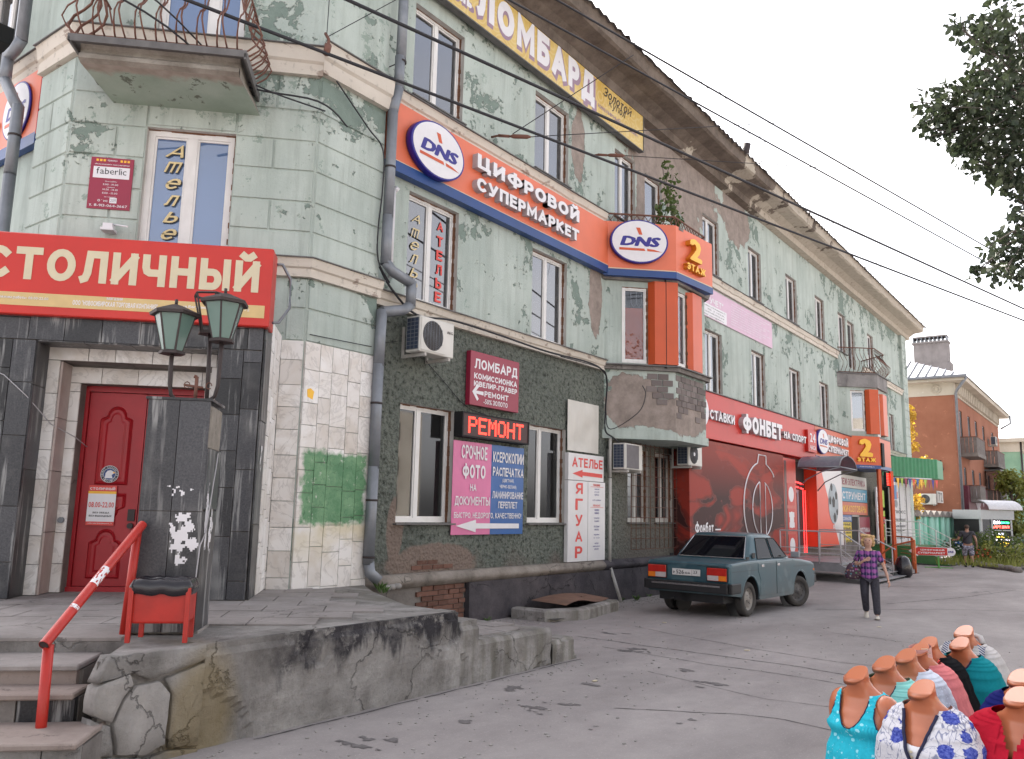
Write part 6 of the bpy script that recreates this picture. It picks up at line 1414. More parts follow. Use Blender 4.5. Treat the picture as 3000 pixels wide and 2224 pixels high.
pipe('drainpipe', 'grey galvanised drainpipe on the side street corner', [[(xb, 3.62, 12), (xb, 3.62, 8.52)], [(xb, 3.60, 8.56), (xb-.02, 3.75, 8.42), (xb-.03, 3.95, 8.36)], [(xb-.03, 3.95, 8.40), (xb-.03, 3.95, 7.95)], [(xb-.03, 3.95, 8.0), (xb, 3.65, 7.62), (xb, 3.45, 7.42)], [(xb, 3.45, 7.46), (xb, 3.45, 6.4)], [(xb, 3.45, 6.43), (xb, 3.45, 3.9)]], .082, m_galv,
    clamps=[((xb, 3.45, 7.0), .09)])
pipe('plastic_duct', 'square white plastic duct beside the drainpipe', [[(8.82, -.08, 6.78), (8.86, -.1, 6.82), (8.90, -.03, 6.82)], [(8.82, -.08, 6.8), (8.82, -.08, 5.36)]], .05, m_white, 4, 'duct')
pipe('thin_pipe', 'thin pale pipe down the wall beside the tailor board', [[(15.62, -.12, 3.44), (15.62, -.12, 2.6)], [(15.62, -.12, 2.58), (15.62, -.12, .75)], [(15.62, -.12, .75), (15.7, -.35, 0)]], .035, m_dirtywhite, 8, 'pipe')
def cable(label, pts, r=.012, mat=None, sag=0, name='cable', n=24, cat='cable', group=None):
    P = []; pts = [Vector(p) for p in pts]
    if len(pts) == 2 and sag:
        for i in range(n+1): t_ = i/n; p = pts[0].lerp(pts[1], t_); p.z -= sag*4*t_*(1-t_); P.append(p)
    else:
        for i in range(len(pts)-1):
            p0, p1, p2, p3 = pts[max(i-1, 0)], pts[i], pts[i+1], pts[min(i+2, len(pts)-1)]
            for k in range(6):
                t_ = k/6; P.append(.5*((2*p1)+(p2-p0)*t_+(2*p0-5*p1+4*p2-p3)*t_*t_+(3*p1-p0-3*p2+p3)*t_**3))
        P.append(pts[-1])
    return tag(MB().tube(P, r, 6).build(name, mat or m_blackcable), label, cat, group)
cable('black cables along the belt course down to the bay corner', [(8.5, -.17, 5.45), (8.75, -.2, 5.15), (9.3, -.22, 4.86), (10.2, -.2, 4.95), (11.5, -.2, 4.94), (13, -.2, 4.9), (14.6, -.2, 4.93), (15.2, -.2, 4.82), (15.42, -.15, 4.6), (15.45, -.1, 4.1), (15.44, -.1, 3.6), (15.6, -.2, 3.45), (15.95, -.3, 3.25)], .018)
cable('second black cable looping round the bay corner', [(13.5, -.2, 4.88), (14.9, -.22, 4.88), (15.3, -.22, 4.7), (15.38, -.15, 4.0), (15.5, -.2, 3.62), (15.9, -.65, 4.0), (16.05, -.75, 4.4), (16.0, -.7, 4.6)], .010)
cable('cable running down the edge of the pavilion wall', [(5.15+2.2, -.3, 7.9), (8.0, -.3, 7.45), (8.3, -.33, 7.2), (8.36, -.3, 6.6), (8.33, -.28, 6.0), (8.36, -.28, 5.5), (8.6, -.3, 5.2)], .012)
cable('thin wire from the air conditioner to the crimson board', [(9.75, -.05, 4.2), (10.2, -.03, 3.95), (10.8, -.03, 3.60), (11.4, -.03, 3.5)], .006)
cable('thin wire from the pavilion to the air conditioner', [(7.2, -.24, 4.15), (8.3, -.24, 4.18), (8.5, -.03, 4.25), (9.1, -.03, 4.42)], .006)
OG = 'overhead cables crossing the street'
cable('thick overhead cable passing lowest across the facade', [(2.5, 0.7, 8.05), (46, -11.5, 8.0)], .023, sag=.0, group=OG, name='overhead_cable')
cable('thick overhead cable from the pavilion gutter to the right edge', [(3.4, -1.0, 8.05), (46, -11.6, 7.92)], .023, group=OG, name='overhead_cable')
cable('overhead cable crossing the yellow banner and the sky', [(2.0, -2.2, 8.0), (35, -9.6, 8.0)], .014, group=OG, name='overhead_cable')
cable('uppermost overhead cable across the sky', [(2.5, -2.7, 8.0), (35, -10.1, 8.0)], .014, group=OG, name='overhead_cable')
for k, (dy, dz) in enumerate(((0, 0), (.10, -.12))): cable('pair of thin wires strung along the roof edge' if k == 0 else 'lower thin wire strung along the roof edge', [(8, -1.5+dy, 12.75+dz), (48, -1.3+dy, 12.55+dz)], .008, sag=.25, group='thin wires along the roof', name='roof_wire')
cable('twisted cable pair from the balcony to the pavilion edge', [(2.2, .4, 7.9), (4.6, -.05, 7.6), (6.1, .3, 7.5), (7.0, -.35, 7.42), (7.6, -.3, 7.3)], .013, name='overhead_cable')
cable('second twisted cable from the balcony rail', [(1.6, .2, 8.3), (4.4, -.1, 7.85), (6.0, .2, 7.55), (7.1, -.4, 7.3)], .011, name='overhead_cable')
SG_ = 'span wires anchored in the facade'
def anchor(x, z, label, dx=.4, y0=0):
    t = thing('wall_anchor', label, 'bracket', (x, -.05, z), 'rusty wall anchors'); mb = MB(); mb.tube([(x, y0, z), (x+.03, y0-.18, z)], .02, 6); mb.tube([(x, y0-.16, z), (x+dx*.4, y0-.3, z+.01)], .018, 5); mb.tube([(x, y0-.16, z-.03), (x+dx*.4, y0-.3, z-.02)], .012, 5); mb.build('hook', m_iron, t)
    mb = MB(); mb.tube([(x+dx*.4, y0-.3, z), (x+dx*.5, y0-.36, z), (x+dx*.9, y0-.56, z), (x+dx, y0-.62, z)], [.015, .042, .042, .015], 8); mb.build('insulator', m_iron, t); return (x+dx, y0-.62, z)
a = anchor(11.35, 8.70, 'rusty hook with a reddish insulator left of the second window'); cable('thin span wire from the reddish insulator towards the tree', [a, (24, -6.1, 12.8)], .008, group=SG_, name='span_wire'); cable('thin span wire rising to the eaves', [(11.6, -.3, 8.78), (12.6, -2.3, 10.2)], .008, group=SG_, name='span_wire')
a = anchor(14.95, 9.68, 'rusty hook with twisted wire near the balcony window'); cable('thin span wire from the twisted hook to the right', [a, (26, -8.3, 11.0)], .008, group=SG_, name='span_wire')
t = thing('wall_anchor', 'rusty hanging insulator on the pavilion cornice', 'bracket', (7.1, -.45, 8.2), 'rusty wall anchors'); mb = MB(); mb.tube([(7.0, -.42, 8.42), (7.0, -.5, 8.3), (6.98, -.52, 8.15)], .022, 6); mb.tube([(6.98, -.52, 8.2), (6.95, -.52, 8.05)], .05, 7); mb.build('insulator', m_iron, t)
cable('thin wire rising from the pavilion cornice', [(7.0, -.45, 8.35), (6.98, -.5, 10.5)], .006, group=SG_, name='span_wire'); cable('thin slanting wire from the pavilion cornice', [(7.0, -.45, 8.35), (8.5, -1.6, 9.9)], .006, group=SG_, name='span_wire')

# ---- air conditioners (built once, copied)
def aircon(kind, label, loc, rz, group='air conditioners on the walls', brand=None):
    """local frame: front faces -y, x along the wall, origin at the wall under the unit"""
    t = thing('air_conditioner', label, 'air conditioner', (0, 0, 0), group); WM[t.name] = Matrix.Identity(4)
    wd, h, dp, off = (.80, .56, .30, .18); F_ = Fr((0, -off-dp, 0), (1, 0, 0), (0, -1, 0)); m_ac = plain('ivory casing', (.60, .585, .55), .45, 0, .05, 3, dirt=.25, grime=(.35, .32, .28))
    MB().box(F_, -wd/2, wd/2, .06, .06+h, -dp, 0).build('casing', m_ac, t, bevel=.012)
    MB().box(F_, -wd/2+.02, wd*.24, .085, .035+h, 0, .012).build('front_panel', m_ac, t, bevel=.006)
    if kind != 'boxy':
        mb = MB(); disc(mb, F_, -wd*.14, .06+h/2, .235, .235, .012, .014, 0, 32); mb.build('fan_opening', plain('dark fan opening', (.05, .045, .045), .7), t)
        mb = MB()
        for k in range(1, 9): mb.tube([F_.p(-wd*.14+.235*k/8.5*math.cos(2*math.pi*i/24), .06+h/2+.235*k/8.5*math.sin(2*math.pi*i/24), .02) for i in range(25)], .003, 4, caps=False)
        for k in range(7): x = -.2+k*.4/6; q = math.sqrt(max(0, .235**2-x*x)); mb.tube([F_.p(-wd*.14+x, .06+h/2-q, .022), F_.p(-wd*.14+x, .06+h/2+q, .022)], .0045, 4)
        mb.build('fan_grille', m_galv, t)
        if kind == 'hub': mb = MB(); disc(mb, F_, -wd*.14, .06+h/2, .045, .045, .02, .03, 0, 16); mb.build('fan_hub', m_white, t)
    else:
        MB().box(F_, -wd/2+.05, wd*.26, .09, .03+h, .012, .016).build('mesh_panel', plain('grey mesh', (.15, .14, .15), .7), t)
    FL = Fr((-wd/2, 0, 0), (0, -1, 0), (-1, 0, 0)); mb = MB(); mb.box(FL, off+.03, off+dp-.03, .10, .03+h, 0, .004); o = mb.build('side_coil', plain('dark coil', (.035, .05, .085), .6), t)
    mb = MB()
    for k in range(9): z = .10+k*(h-.07)/8; mb.box(FL, off+.03, off+dp-.03, z-.004, z+.004, .004, .008)
    for k in range(4): u = off+.03+k*(dp-.06)/3; mb.box(FL, u-.004, u+.004, .10, .03+h, .008, .011)
    mb.build('side_grid', m_galv, t)
    for x in (-.28, .28): mb = MB(); mb.box(G0, x-.02, x+.02, .0, .05, 0, off+dp+.02); mb.box(G0, x-.02, x+.02, .052, .5, 0, .03); mb.build('bracket', m_dirtywhite, t)
    if brand: text(F_, brand, wd*.28, wd*.45, h*.78, h*.86, .003, off=.02).build('lettering', m_darkiron, t)
    t.location = loc; t.rotation_euler = (0, 0, rz); return t
aircon('fan', 'ivory air conditioner with round fan grille below the belt course', (9.52, 0, 4.17), 0, brand='AEG')
aircon('boxy', 'ivory air conditioner without visible fan under the near bay, left one', (16.02, 0, 2.71), 0)
aircon('hub', 'ivory air conditioner with white fan hub under the near bay, right one', (18.85, -.17, 2.95), 0)
# ---- barred grille over the two narrow windows
GR = thing('window_grille', 'rusty square mesh grille over the two narrow windows under the bay', 'grille', (17.8, -.1, 1.05))
for k in range(11): u = 16.6+k*.235; MB().tube([(u, -.10, 1.05), (u, -.10, 3.44)], .008, 5).build('upright_bar', m_iron, GR)
for k in range(11): z = 1.05+k*.235; MB().tube([(16.6, -.115, z), (18.95, -.115, z)], .007, 5).build('cross_bar', m_iron, GR)

# ================================================================ METAL STAIRS OF THE BETTING SHOP
MS = thing('metal_stairs', 'grey steel landing and stairs with tube railings behind the car', 'stairs', (27, -1.5, 0))
m_steel = plain('grey painted steel', (.23, .235, .25), .5, .3, .15, 4, dirt=.35, grime=(.1, .1, .1))
mb = MB(); mb.box(FA, 25.3, 29.4, .48, .56, .1, 2.2); mb.build('landing_plate', m_steel, MS)
FSt = Fr((25.3, 0, 0), (0, -1, 0), (-1, 0, 0))
for dx in (0, -4): MB().prism(FSt.sh(0, 0, dx), [(.3, .30), (2.2, .30), (2.95, .0), (3.15, .0), (2.25, .50), (.3, .50)], -.03, .03).build('stringer', m_steel, MS)
for k in range(4): MB().box(FA, 25.33, 29.27, .42-k*.12, .44-k*.12, 2.2+k*.24, 2.46+k*.24).build('tread', m_steel, MS)
for x, y0, y1, ye in ((25.3, -.5, -2.25, -3.1), (29.0, -.6, -1.85, -2.95)):
    mb = MB()
    for z in (1.44, .95, .80, .68): mb.tube([(x, y0, z), (x, y1, z), (x, ye, z-.56)] if z > 1 else [(x, y0, z), (x, y1, z), (x, ye+.15, z-.50)], .022 if z > 1 else .012, 7, smooth=False)
    mb.build('railing_tube', m_whiteside, MS)
    for y, zb, zt in ((y0, .5, 1.44), (y0*.35+y1*.65, .5, 1.44), (y1, .5, 1.44), (ye+.1, .0, .93)): MB().tube([(x, y, zb), (x, y, zt)], .02, 7).build('post', m_whiteside, MS)
rg = random.Random(31); mb = MB()
for i in range(7): mb.box(FA, 19.7+i*1.1, 20.75+i*1.1, .02, .50+rg.random()*.05, .1, .35+rg.random()*.1)
mb.build('footing_block', m_concd, MS)
# orange rail fence and white stair rail beyond
OR = thing('orange_railing', 'orange tube barrier in front of the far shop entrance', 'railing', (33, -2, 0)); m_or = plain('orange paint', (.55, .13, .04), .5, 0, .15, 5, dirt=.3)
op = [(38.8, -.9), (37.0, -1.9), (32.0, -2.95)]
mb = MB(); 
for z in (1.12, .78, .62, .46, .3): mb.tube([(x, y, z) for x, y in op], .03 if z > 1 else .014, 6, smooth=False)
mb.tube([(32.0, -2.95, 1.12), (32.4, -2.2, .92), (33.2, -1.5, .5)], .03, 6, smooth=False); mb.build('rail_tube', m_or, OR)
for x, y in op+[(34.5, -2.42), (35.8, -2.15)]: MB().tube([(x, y, 0), (x, y, 1.12)], .035, 6).build('post', m_or, OR)
MB().box(FA, 31.7, 32.3, 0, .015, 2.9, 3.0).build('foot_plate', m_darkiron, OR)
WR = thing('white_stair_railing', 'white tube railing going down beside the mint green fence', 'railing', (41, -2, 0)); m_wr = plain('white paint', (.60, .60, .58), .5, 0, .1)
mb = MB()
for dz in (0, -.35, -.5, -.65): mb.tube([(40.2, -.6, 1.75+dz), (40.4, -1.6, 1.75+dz), (40.9, -2.75, 1.05+dz*.8)], .022 if dz == 0 else .014, 6, smooth=False); mb.tube([(40.2, -.6, 1.75+dz), (38.5, -.6, 1.8+dz)], .022 if dz == 0 else .014, 6)
mb.build('rail_tube', m_wr, WR)
for x, y, z in ((40.4, -1.6, 1.75), (40.65, -2.2, 1.4), (40.88, -2.7, 1.08), (38.6, -.6, 1.8)): MB().tube([(x, y, 0), (x, y, z)], .025, 6).build('post', m_wr, WR)
GS = thing('green_stair_side', 'green painted steel stair landing of the far shops', 'stairs', (39, -1.5, 0)); m_gs = plain('green painted steel', (.05, .16, .05), .5, 0, .2, 4)
MB().box(FA, 38.2, 41.5, .62, .74, .05, 2.1).build('landing_plate', m_gs, GS); mb = MB(); mb.prism(Fr((38.2, 0, 0), (0, -1, 0), (-1, 0, 0)), [(.1, .30), (1.5, .1), (2.9, .0), (3.1, .0), (2.1, .68), (.1, .68)], -.04, .04); mb.build('stringer', m_gs, GS)
for k in range(4): MB().box(FA, 38.3, 41.2, .48-k*.15, .51-k*.15, 2.1+k*.25, 2.4+k*.25).build('tread', m_steel, GS)
t = thing('litter_bin', 'green cylindrical litter bin with a blue bag by the white railing', 'bin', (41.5, -3.0, 0)); mb = MB(); mb.tube([(41.5, -3.0, 0), (41.5, -3.0, .8)], [.26, .28], 14); mb.build('bin_drum', m_gs, t); mb = MB(); mb.tube([(41.5, -3.0, .74), (41.5, -3.0, .92), (41.5, -3.0, .96)], [.29, .27, .16], 14); mb.build('bin_bag', m_bluev, t)
# arrow board on a stand (the cut-out figure of the photograph is left out)
AS = thing('arrow_board', 'red arrow shaped board with white lettering on a green stand on the pavement', 'sign', (36.6, -3.0, 0))
fa = Fr((36.4, -2.95, 0), Vector((.30, -.954, 0)).normalized(), Vector((-.954, -.30, 0)).normalized())
wcx = lambda p: p
P = [(-1.05, .62), (-.72, .42), (-.72, .47), (.45, .47)]+[(.45+.16*math.sin(R(a)), .63-.16*math.cos(R(a))) for a in range(20, 170, 20)]+[(.45, .79), (-.72, .79), (-.72, .84)]
mb = MB(); mb.prism(fa, P, .0, .025); mb.build('arrow_plate', m_white, AS)
mb = MB(); mb.prism(fa, [(-.97, .62), (-.70, .475), (.32, .49), (.32, .77), (-.70, .785)], .026, .03); disc(mb, fa, .44, .63, .135, .125, .026, .03, 1, 20); mb.build('red_face', [m_red, m_white], AS)
mb = text(fa, 'ЦИФРОВОЙ', -.62, .22, .645, .73, .032, off=.03); text(fa, 'СУПЕРМАРКЕТ', -.72, .24, .53, .615, .032, off=.03, mb=mb); mb.build('lettering', m_white, AS); text(fa, 'DNS', .34, .54, .59, .67, .032, off=.05, shear=.2).build('lettering', m_navy, AS)
mb = MB(); mb.box(fa, -.03, .03, 0, .46, -.04, 0); mb.box(fa, -.5, .5, 0, .03, -.05, -.0); mb.box(fa, -.03, .03, 0, .03, -.35, .3); mb.build('stand', plain('bright green stand', (.08, .30, .05), .5), AS)

# ================================================================ CAR
def car():
    t = thing('parked_car', 'dusty teal blue old boxy four door saloon parked by the wall with its wheels turned', 'car'); WM[t.name] = Matrix.Identity(4)
    g = NT('faded teal car paint'); P = g.obj; n = g.noise(P, 2.2, 6, .6); X = g.xyz(P)
    a = g.mix(g.step(n, .35, .65), (.018, .060, .082), (.028, .082, .105)); d = g.math('ADD', X[2], g.math('MULTIPLY', g.noise(P, 3.5, 7), .35)); a = g.mix(g.step(d, .78, .42, 0, .5), a, (.10, .10, .095))
    a = g.mix(g.blobo if False else g.step(g.noise(P, 1.3, 3), .60, .64, 0, .35), a, (.12, .19, .21)); a = g.mix(g.step(g.noise(P, 12, 5), .66, .72, 0, .4), a, (.10, .09, .08))
    paint = g.fin(a, g.mix(n, (.32, .32, .32), (.55, .55, .55)), 0, spec=.5, coat=.2)
    chrome = plain('worn chrome', (.45, .45, .47), .25, .9, .1); dark = plain('black trim', (.018, .018, .02), .5, spec=.4)
    arc = lambda cx, cz, r, a0, a1, n=12: [(cx+r*math.cos(R(a0+(a1-a0)*i/n)), cz+r*math.sin(R(a0+(a1-a0)*i/n))) for i in range(n+1)]
    prof = [(-2.00, .40), (-2.04, .62), (-2.03, .89), (-1.97, .935), (-1.5, .958), (-1.10, .968), (0, .965), (.85, .955), (1.3, .925), (1.85, .865), (2.00, .82), (2.03, .62), (1.99, .38), (1.66, .34)]+arc(1.22, .33, .37, 0, 180)[1:-1]+[(.84, .30), (.80, .27), (-.80, .27), (-.84, .30)]+arc(-1.20, .33, .37, 0, 180)[1:-1]+[(-1.62, .36)]
    prof = prof[::-1]
    F = Fr((0, 0, 0), (1, 0, 0), (0, -1, 0))
    n = len(prof); cx, cz = 0, .62; rings = []
    for y, k in ((-.70, .035), (-.775, .018), (-.805, 0), (.805, 0), (.775, .018), (.70, .035)):
        pass
    mb = MB(); rings = []
    def ins(k):      # shrink the outline a little for the rounded shoulders
        out = []
        for (x, z) in prof:
            out.append((x*(1-k*.6), z-(k if z > .8 else 0)))
        return out
    ys = [(-.73, 0.0), (-.785, -.0), (-.808, .022), (-.812, .05)]
    for y, k in ((-.812, .05), (-.808, .025), (-.79, .006), (-.75, 0), (.75, 0), (.79, .006), (.808, .025), (.812, .05)): rings.append([(x, y, z) for x, z in ins(k)])
    mb.loft(rings, smooth=False, cap=(True, True)); body = mb.build('body', paint, t)
    # underbody darkness and arches
    mb = MB(); mb.box(F, -1.9, 1.9, .25, .60, -.62, .62); mb.build('underbody', dark, t)
    # greenhouse
    def hw(z): return .735-.155*(z-.95)/.45
    def xr(z): return -1.13+.47*(z-.95)/.45
    def xf(z): return .87-.56*(z-.95)/.45
    mb = MB(); rings = []
    for z, e in ((.94, 0), (1.05, 0), (1.20, 0), (1.33, 0), (1.385, .012), (1.415, .045), (1.43, .11), (1.438, .24)):
        a, b, h = xr(min(z, 1.39))+e*1.3, xf(min(z, 1.39))-e*1.3, hw(min(z, 1.39))-e; c = .06
        rings.append([(a, -h+c, z), (a+c*.4, -h+c*.3, z), (a+c, -h, z), (b-c, -h, z), (b-c*.4, -h+c*.3, z), (b, -h+c, z), (b, h-c, z), (b-c*.4, h-c*.3, z), (b-c, h, z), (a+c, h, z), (a+c*.4, h-c*.3, z), (a, h-c, z)])
    mb.loft(rings, smooth=True, cap=(False, True)); mb.build('roof', paint, t)
    def pane(name, pts, mat, w=.008, rim=.016, trim=None):
        c = sum((Vector(p) for p in pts), Vector())/len(pts); nn = (Vector(pts[1])-Vector(pts[0])).cross(Vector(pts[2])-Vector(pts[0])).normalized()
        if nn.dot(c-Vector((-.15, 0, 1.1))) < 0: nn = -nn
        q = [Vector(p)+nn*w for p in pts]; mb = MB(); mb.face(q); o = mb.build(name, mat, t); o.data.materials[0] = mat
        mb = MB(); mb.tube(q+[q[0]], rim*.5, 5, smooth=False); mb.build('window_trim', trim or dark, o); return o
    z0, z1 = .985, 1.365
    pane('rear_window', [(xr(z0), -hw(z0)+.075, z0), (xr(z1), -hw(z1)+.07, z1), (xr(z1), hw(z1)-.07, z1), (xr(z0), hw(z0)-.075, z0)], m_glassdark, .01, .022, chrome)
    pane('windscreen', [(xf(z0), -hw(z0)+.075, z0), (xf(z0), hw(z0)-.075, z0), (xf(z1), hw(z1)-.07, z1), (xf(z1), -hw(z1)+.07, z1)], m_glassdark, .01, .022)
    m_sideg = mk_glass('brownish side glass', 1.4, (.2, .19, .17), (.022, .019, .017), .2, k=.45)
    for s in (-1, 1):
        y = lambda z: s*(hw(z))
        pane('side_window', [(-.70, y(z0), z0), (-.02, y(z0), z0), (-.02, y(1.345), 1.345), (-.50, y(1.345), 1.345)], m_sideg, .008, .022)
        pane('side_window', [(.06, y(z0), z0), (.70, y(z0), z0), (.36, y(1.335), 1.335), (.06, y(1.345), 1.345)], m_sideg, .008, .022)
        FSd = Fr((0, s*.812, 0), (1, 0, 0), (0, s, 0)) if s < 0 else Fr((0, .812, 0), (-1, 0, 0), (0, 1, 0)); k = 1 if s < 0 else -1
        def door(pts):
            P = [(x*k, z) for x, z in pts]
            if k < 0: P = P[::-1]
            mb = MB(); c = (sum(p[0] for p in P)/len(P), sum(p[1] for p in P)/len(P)); q = [(c[0]+(x-c[0])*.985, c[1]+(z-c[1])*.985) for x, z in P]
            mb.loft([[FSd.p(x, z, .0005) for x, z in P], [FSd.p(x, z, .006) for x, z in q]], smooth=False, cap=(False, True)); return mb.build('door', paint, t)
        d1 = door([(-.78, .335), (-.03, .335), (-.03, .915), (-.86, .915), (-.86, .78), (-.76, .62)]); d2 = door([(-.01, .335), (.80, .335), (.84, .56), (.82, .915), (-.01, .915)])
        for dd, x in ((d1, -.72), (d2, .02)): x0, x1 = sorted((x*k, (x+.11)*k)); MB().box(FSd, x0, x1, .84, .885, .006, .016).build('handle', chrome, dd, bevel=.004)
        # seams
        mb = MB()
        for x0, z0_, x1, z1_ in ((-.022, .33, -.018, .93), (.815, .56, .821, .93)): a_, b_ = sorted((x0*k, x1*k)); mb.box(FSd, a_, b_, z0_, z1_, .0, .0045)
        a_, b_ = sorted((-1.95*k, 1.95*k)); mb.box(FSd, a_, b_, .795, .800, .0, .003, skip='')
        mb.box(FSd, *sorted((-1.25*k, -1.13*k)), .985, 1.03, -.06, -.045)
        mb.build('door_seams', dark, t)
        mb = MB(); mb.tube([(1.22+.385*math.cos(R(a)), s*.80, .33+.385*math.sin(R(a))) for a in range(0, 181, 12)], .018, 5); mb.tube([(-1.20+.385*math.cos(R(a)), s*.80, .33+.385*math.sin(R(a))) for a in range(0, 181, 12)], .018, 5); mb.build('arch_lip', paint, t)
        for cx in (1.22, -1.2): mb = MB(); mb.loft([[(cx+.36*math.cos(R(a)), s*yy, .33+.36*math.sin(R(a))) for a in range(-10, 191, 12)] for yy in (.80, .5)], closed=False); mb.face([(cx+.37*math.cos(R(a)), s*.5, .33+.37*math.sin(R(a))) for a in range(0, 360, 15)]); mb.build('wheel_arch', dark, t)
        # mirror
        mb = MB(); mb.box(Fr((.72, s*.80, .98), (0, s, 0) if s > 0 else (0, -1, 0), (1, 0, 0)), .02, .19, .0, .11, -.04, .02); mb.build('wing_mirror', plain('grey mirror shell', (.25, .26, .28), .4), t, bevel=.012)
    # C pillar vents
    for s in (-1, 1): MB().box(Fr((-.86, s*.735, 1.0), (1, 0, 0), (0, s, 0)), -.07, .06, .0, .09, -.01, .004).build('pillar_vent', dark, t)
    # rear face
    FRr = Fr((-2.045, 0, 0), (0, -1, 0), (-1, 0, 0)); m_tl = plain('red lamp lens', (.45, .02, .015), .15, coat=.5); m_am = plain('amber lamp lens', (.75, .20, .02), .15, coat=.5); m_cl = plain('clear lamp lens', (.5, .45, .45), .15, coat=.5)
    for s in (-1, 1):
        x0, x1 = (.40, .76) if s > 0 else (-.76, -.40); mb = MB(); zb, zm, zt = .64, .735, .855
        om = (x1-.15, x1) if s > 0 else (x0, x0+.15); cm = (x0, x1-.15) if s > 0 else (x0+.15, x1)
        mb.box(FRr, x0, x1, zm, zt, .0, .022); mb.box(FRr, *om, zb, zm, .0, .022, 1); mb.box(FRr, *cm, zb, zm, .0, .022, 2); mb.build('tail_lamp', [m_tl, m_am, m_cl], t, bevel=.006)
        mb = MB(); mb.box(FRr, x0-.015, x1+.015, zb-.015, zt+.015, -.005, .010); mb.build('lamp_surround', dark, t)
    pl = MB().box(FRr, -.27, .27, .70, .81, .012, .024).build('number_plate', plain('white plate', (.62, .61, .60), .4), t, bevel=.002)
    mb = text(FRr, 'Р', -.25, -.215, .725, .765, .026, off=.01); text(FRr, '526', -.19, -.04, .722, .79, .026, off=.015, mb=mb); text(FRr, 'ОА', -.02, .085, .725, .765, .026, off=.01, mb=mb); text(FRr, '23', .14, .215, .74, .79, .026, off=.01, mb=mb); mb.box(FRr, .112, .116, .705, .805, .024, .026); mb.build('lettering', m_blackink, pl)
    mb = MB(); mb.box(FRr, -.79, .79, .435, .60, -.03, .07); mb.box(Fr((-1.9, -.82, 0), (1, 0, 0), (0, -1, 0)), -.16, .22, .435, .60, -.03, .035); mb.box(Fr((-1.9, .82, 0), (1, 0, 0), (0, -1, 0)), -.16, .22, .435, .60, -.035, .03); mb.build('rear_bumper', dark, t, bevel=.012)
    MB().box(FRr, -.66, .66, .535, .565, .071, .080).build('bumper_strip', chrome, t)
    MB().box(Fr((2.04, 0, 0), (0, 1, 0), (1, 0, 0)), -.80, .80, .43, .60, -.05, .07).build('front_bumper', dark, t, bevel=.01)
    mb = MB(); mb.box(FRr, -.74, .74, .90, .904, .0, .008); mb.tube([(-1.99, -.70, .93), (-1.1, -.735, .975)], .005, 4); mb.tube([(-1.99, .70, .93), (-1.1, .735, .975)], .005, 4); mb.build('boot_seam', dark, t)
    text(Fr((-2.048, 0, 0), (0, -1, 0), (-1, 0, 0)), 'АВТОМОБИЛЬ', .20, .62, .875, .893, .002).build('badge', dark, t)
    mb = MB(); disc(mb, Fr((1.93, -.812, 0), (1, 0, 0), (0, -1, 0)), 0, .70, .03, .022, 0, .01, 0, 12); mb.build('side_indicator', m_am, t)
    mb = MB(); mb.tube([(-2.0, .35, .28), (-1.5, .35, .28)], .025, 8); mb.tube([(-1.9, .1, .36), (-1.5, .1, .36)], .12, 10); mb.build('exhaust', dark, t)
    # wheels
    m_rim = plain('dusty steel rim', (.26, .24, .22), .6, .3, .2, 9); m_rimd = plain('dark steel rim', (.10, .095, .095), .6, .3, .2, 9); m_ty = plain('dusty tyre', (.05, .046, .043), .85, 0, .2, 9)
    for x, s, rz, rm in ((-1.2, -1, 0, m_rim), (-1.2, 1, 0, m_rim), (1.22, -1, R(-24), m_rimd), (1.22, 1, R(-24), m_rimd)):
        mb = MB(); N = 36; pr = [(.19, .055), (.20, .075), (.24, .085), (.28, .08), (.298, .055), (.300, .0), (.298, -.055), (.28, -.08), (.24, -.085), (.19, -.07)]
        M_ = Matrix.Translation((x, s*.70, .30)) @ Matrix.Rotation(rz, 4, 'Z')
        mb.loft([[M_ @ Vector((r_*math.cos(2*math.pi*i/N), s*w, r_*math.sin(2*math.pi*i/N))) for i in range(N)] for r_, w in pr], cap=(False, False)); w_ = mb.build('wheel', m_ty, t)
        mb = MB(); pr = [(.193, .06), (.180, .045), (.165, .02), (.12, .035), (.09, .05), (.055, .045), (.045, .062), (.0, .066)]
        mb.loft([[M_ @ Vector((max(r_, .001)*math.cos(2*math.pi*i/N), s*w, max(r_, .001)*math.sin(2*math.pi*i/N))) for i in range(N)] for r_, w in pr], cap=(False, False)); mb.build('rim', rm, w_)
        mb = MB()
        for k in range(10): a = 2*math.pi*k/10; c_ = (.145*math.cos(a), .145*math.sin(a)); mb.face([M_ @ Vector((c_[0]+.014*math.cos(b*math.pi/4), s*.032, c_[1]+.014*math.sin(b*math.pi/4))) for b in range(8)])
        for k in range(4): a = 2*math.pi*k/4+.4; mb.ico(M_ @ Vector((.065*math.cos(a), s*.052, .065*math.sin(a))), .009, n=6, m=4)
        mb.build('rim_hole', dark, w_)
    t.location = (16.69, -2.47, 0); t.rotation_euler = (0, 0, -.054); t.scale = (1.05,)*3
    return t
car()

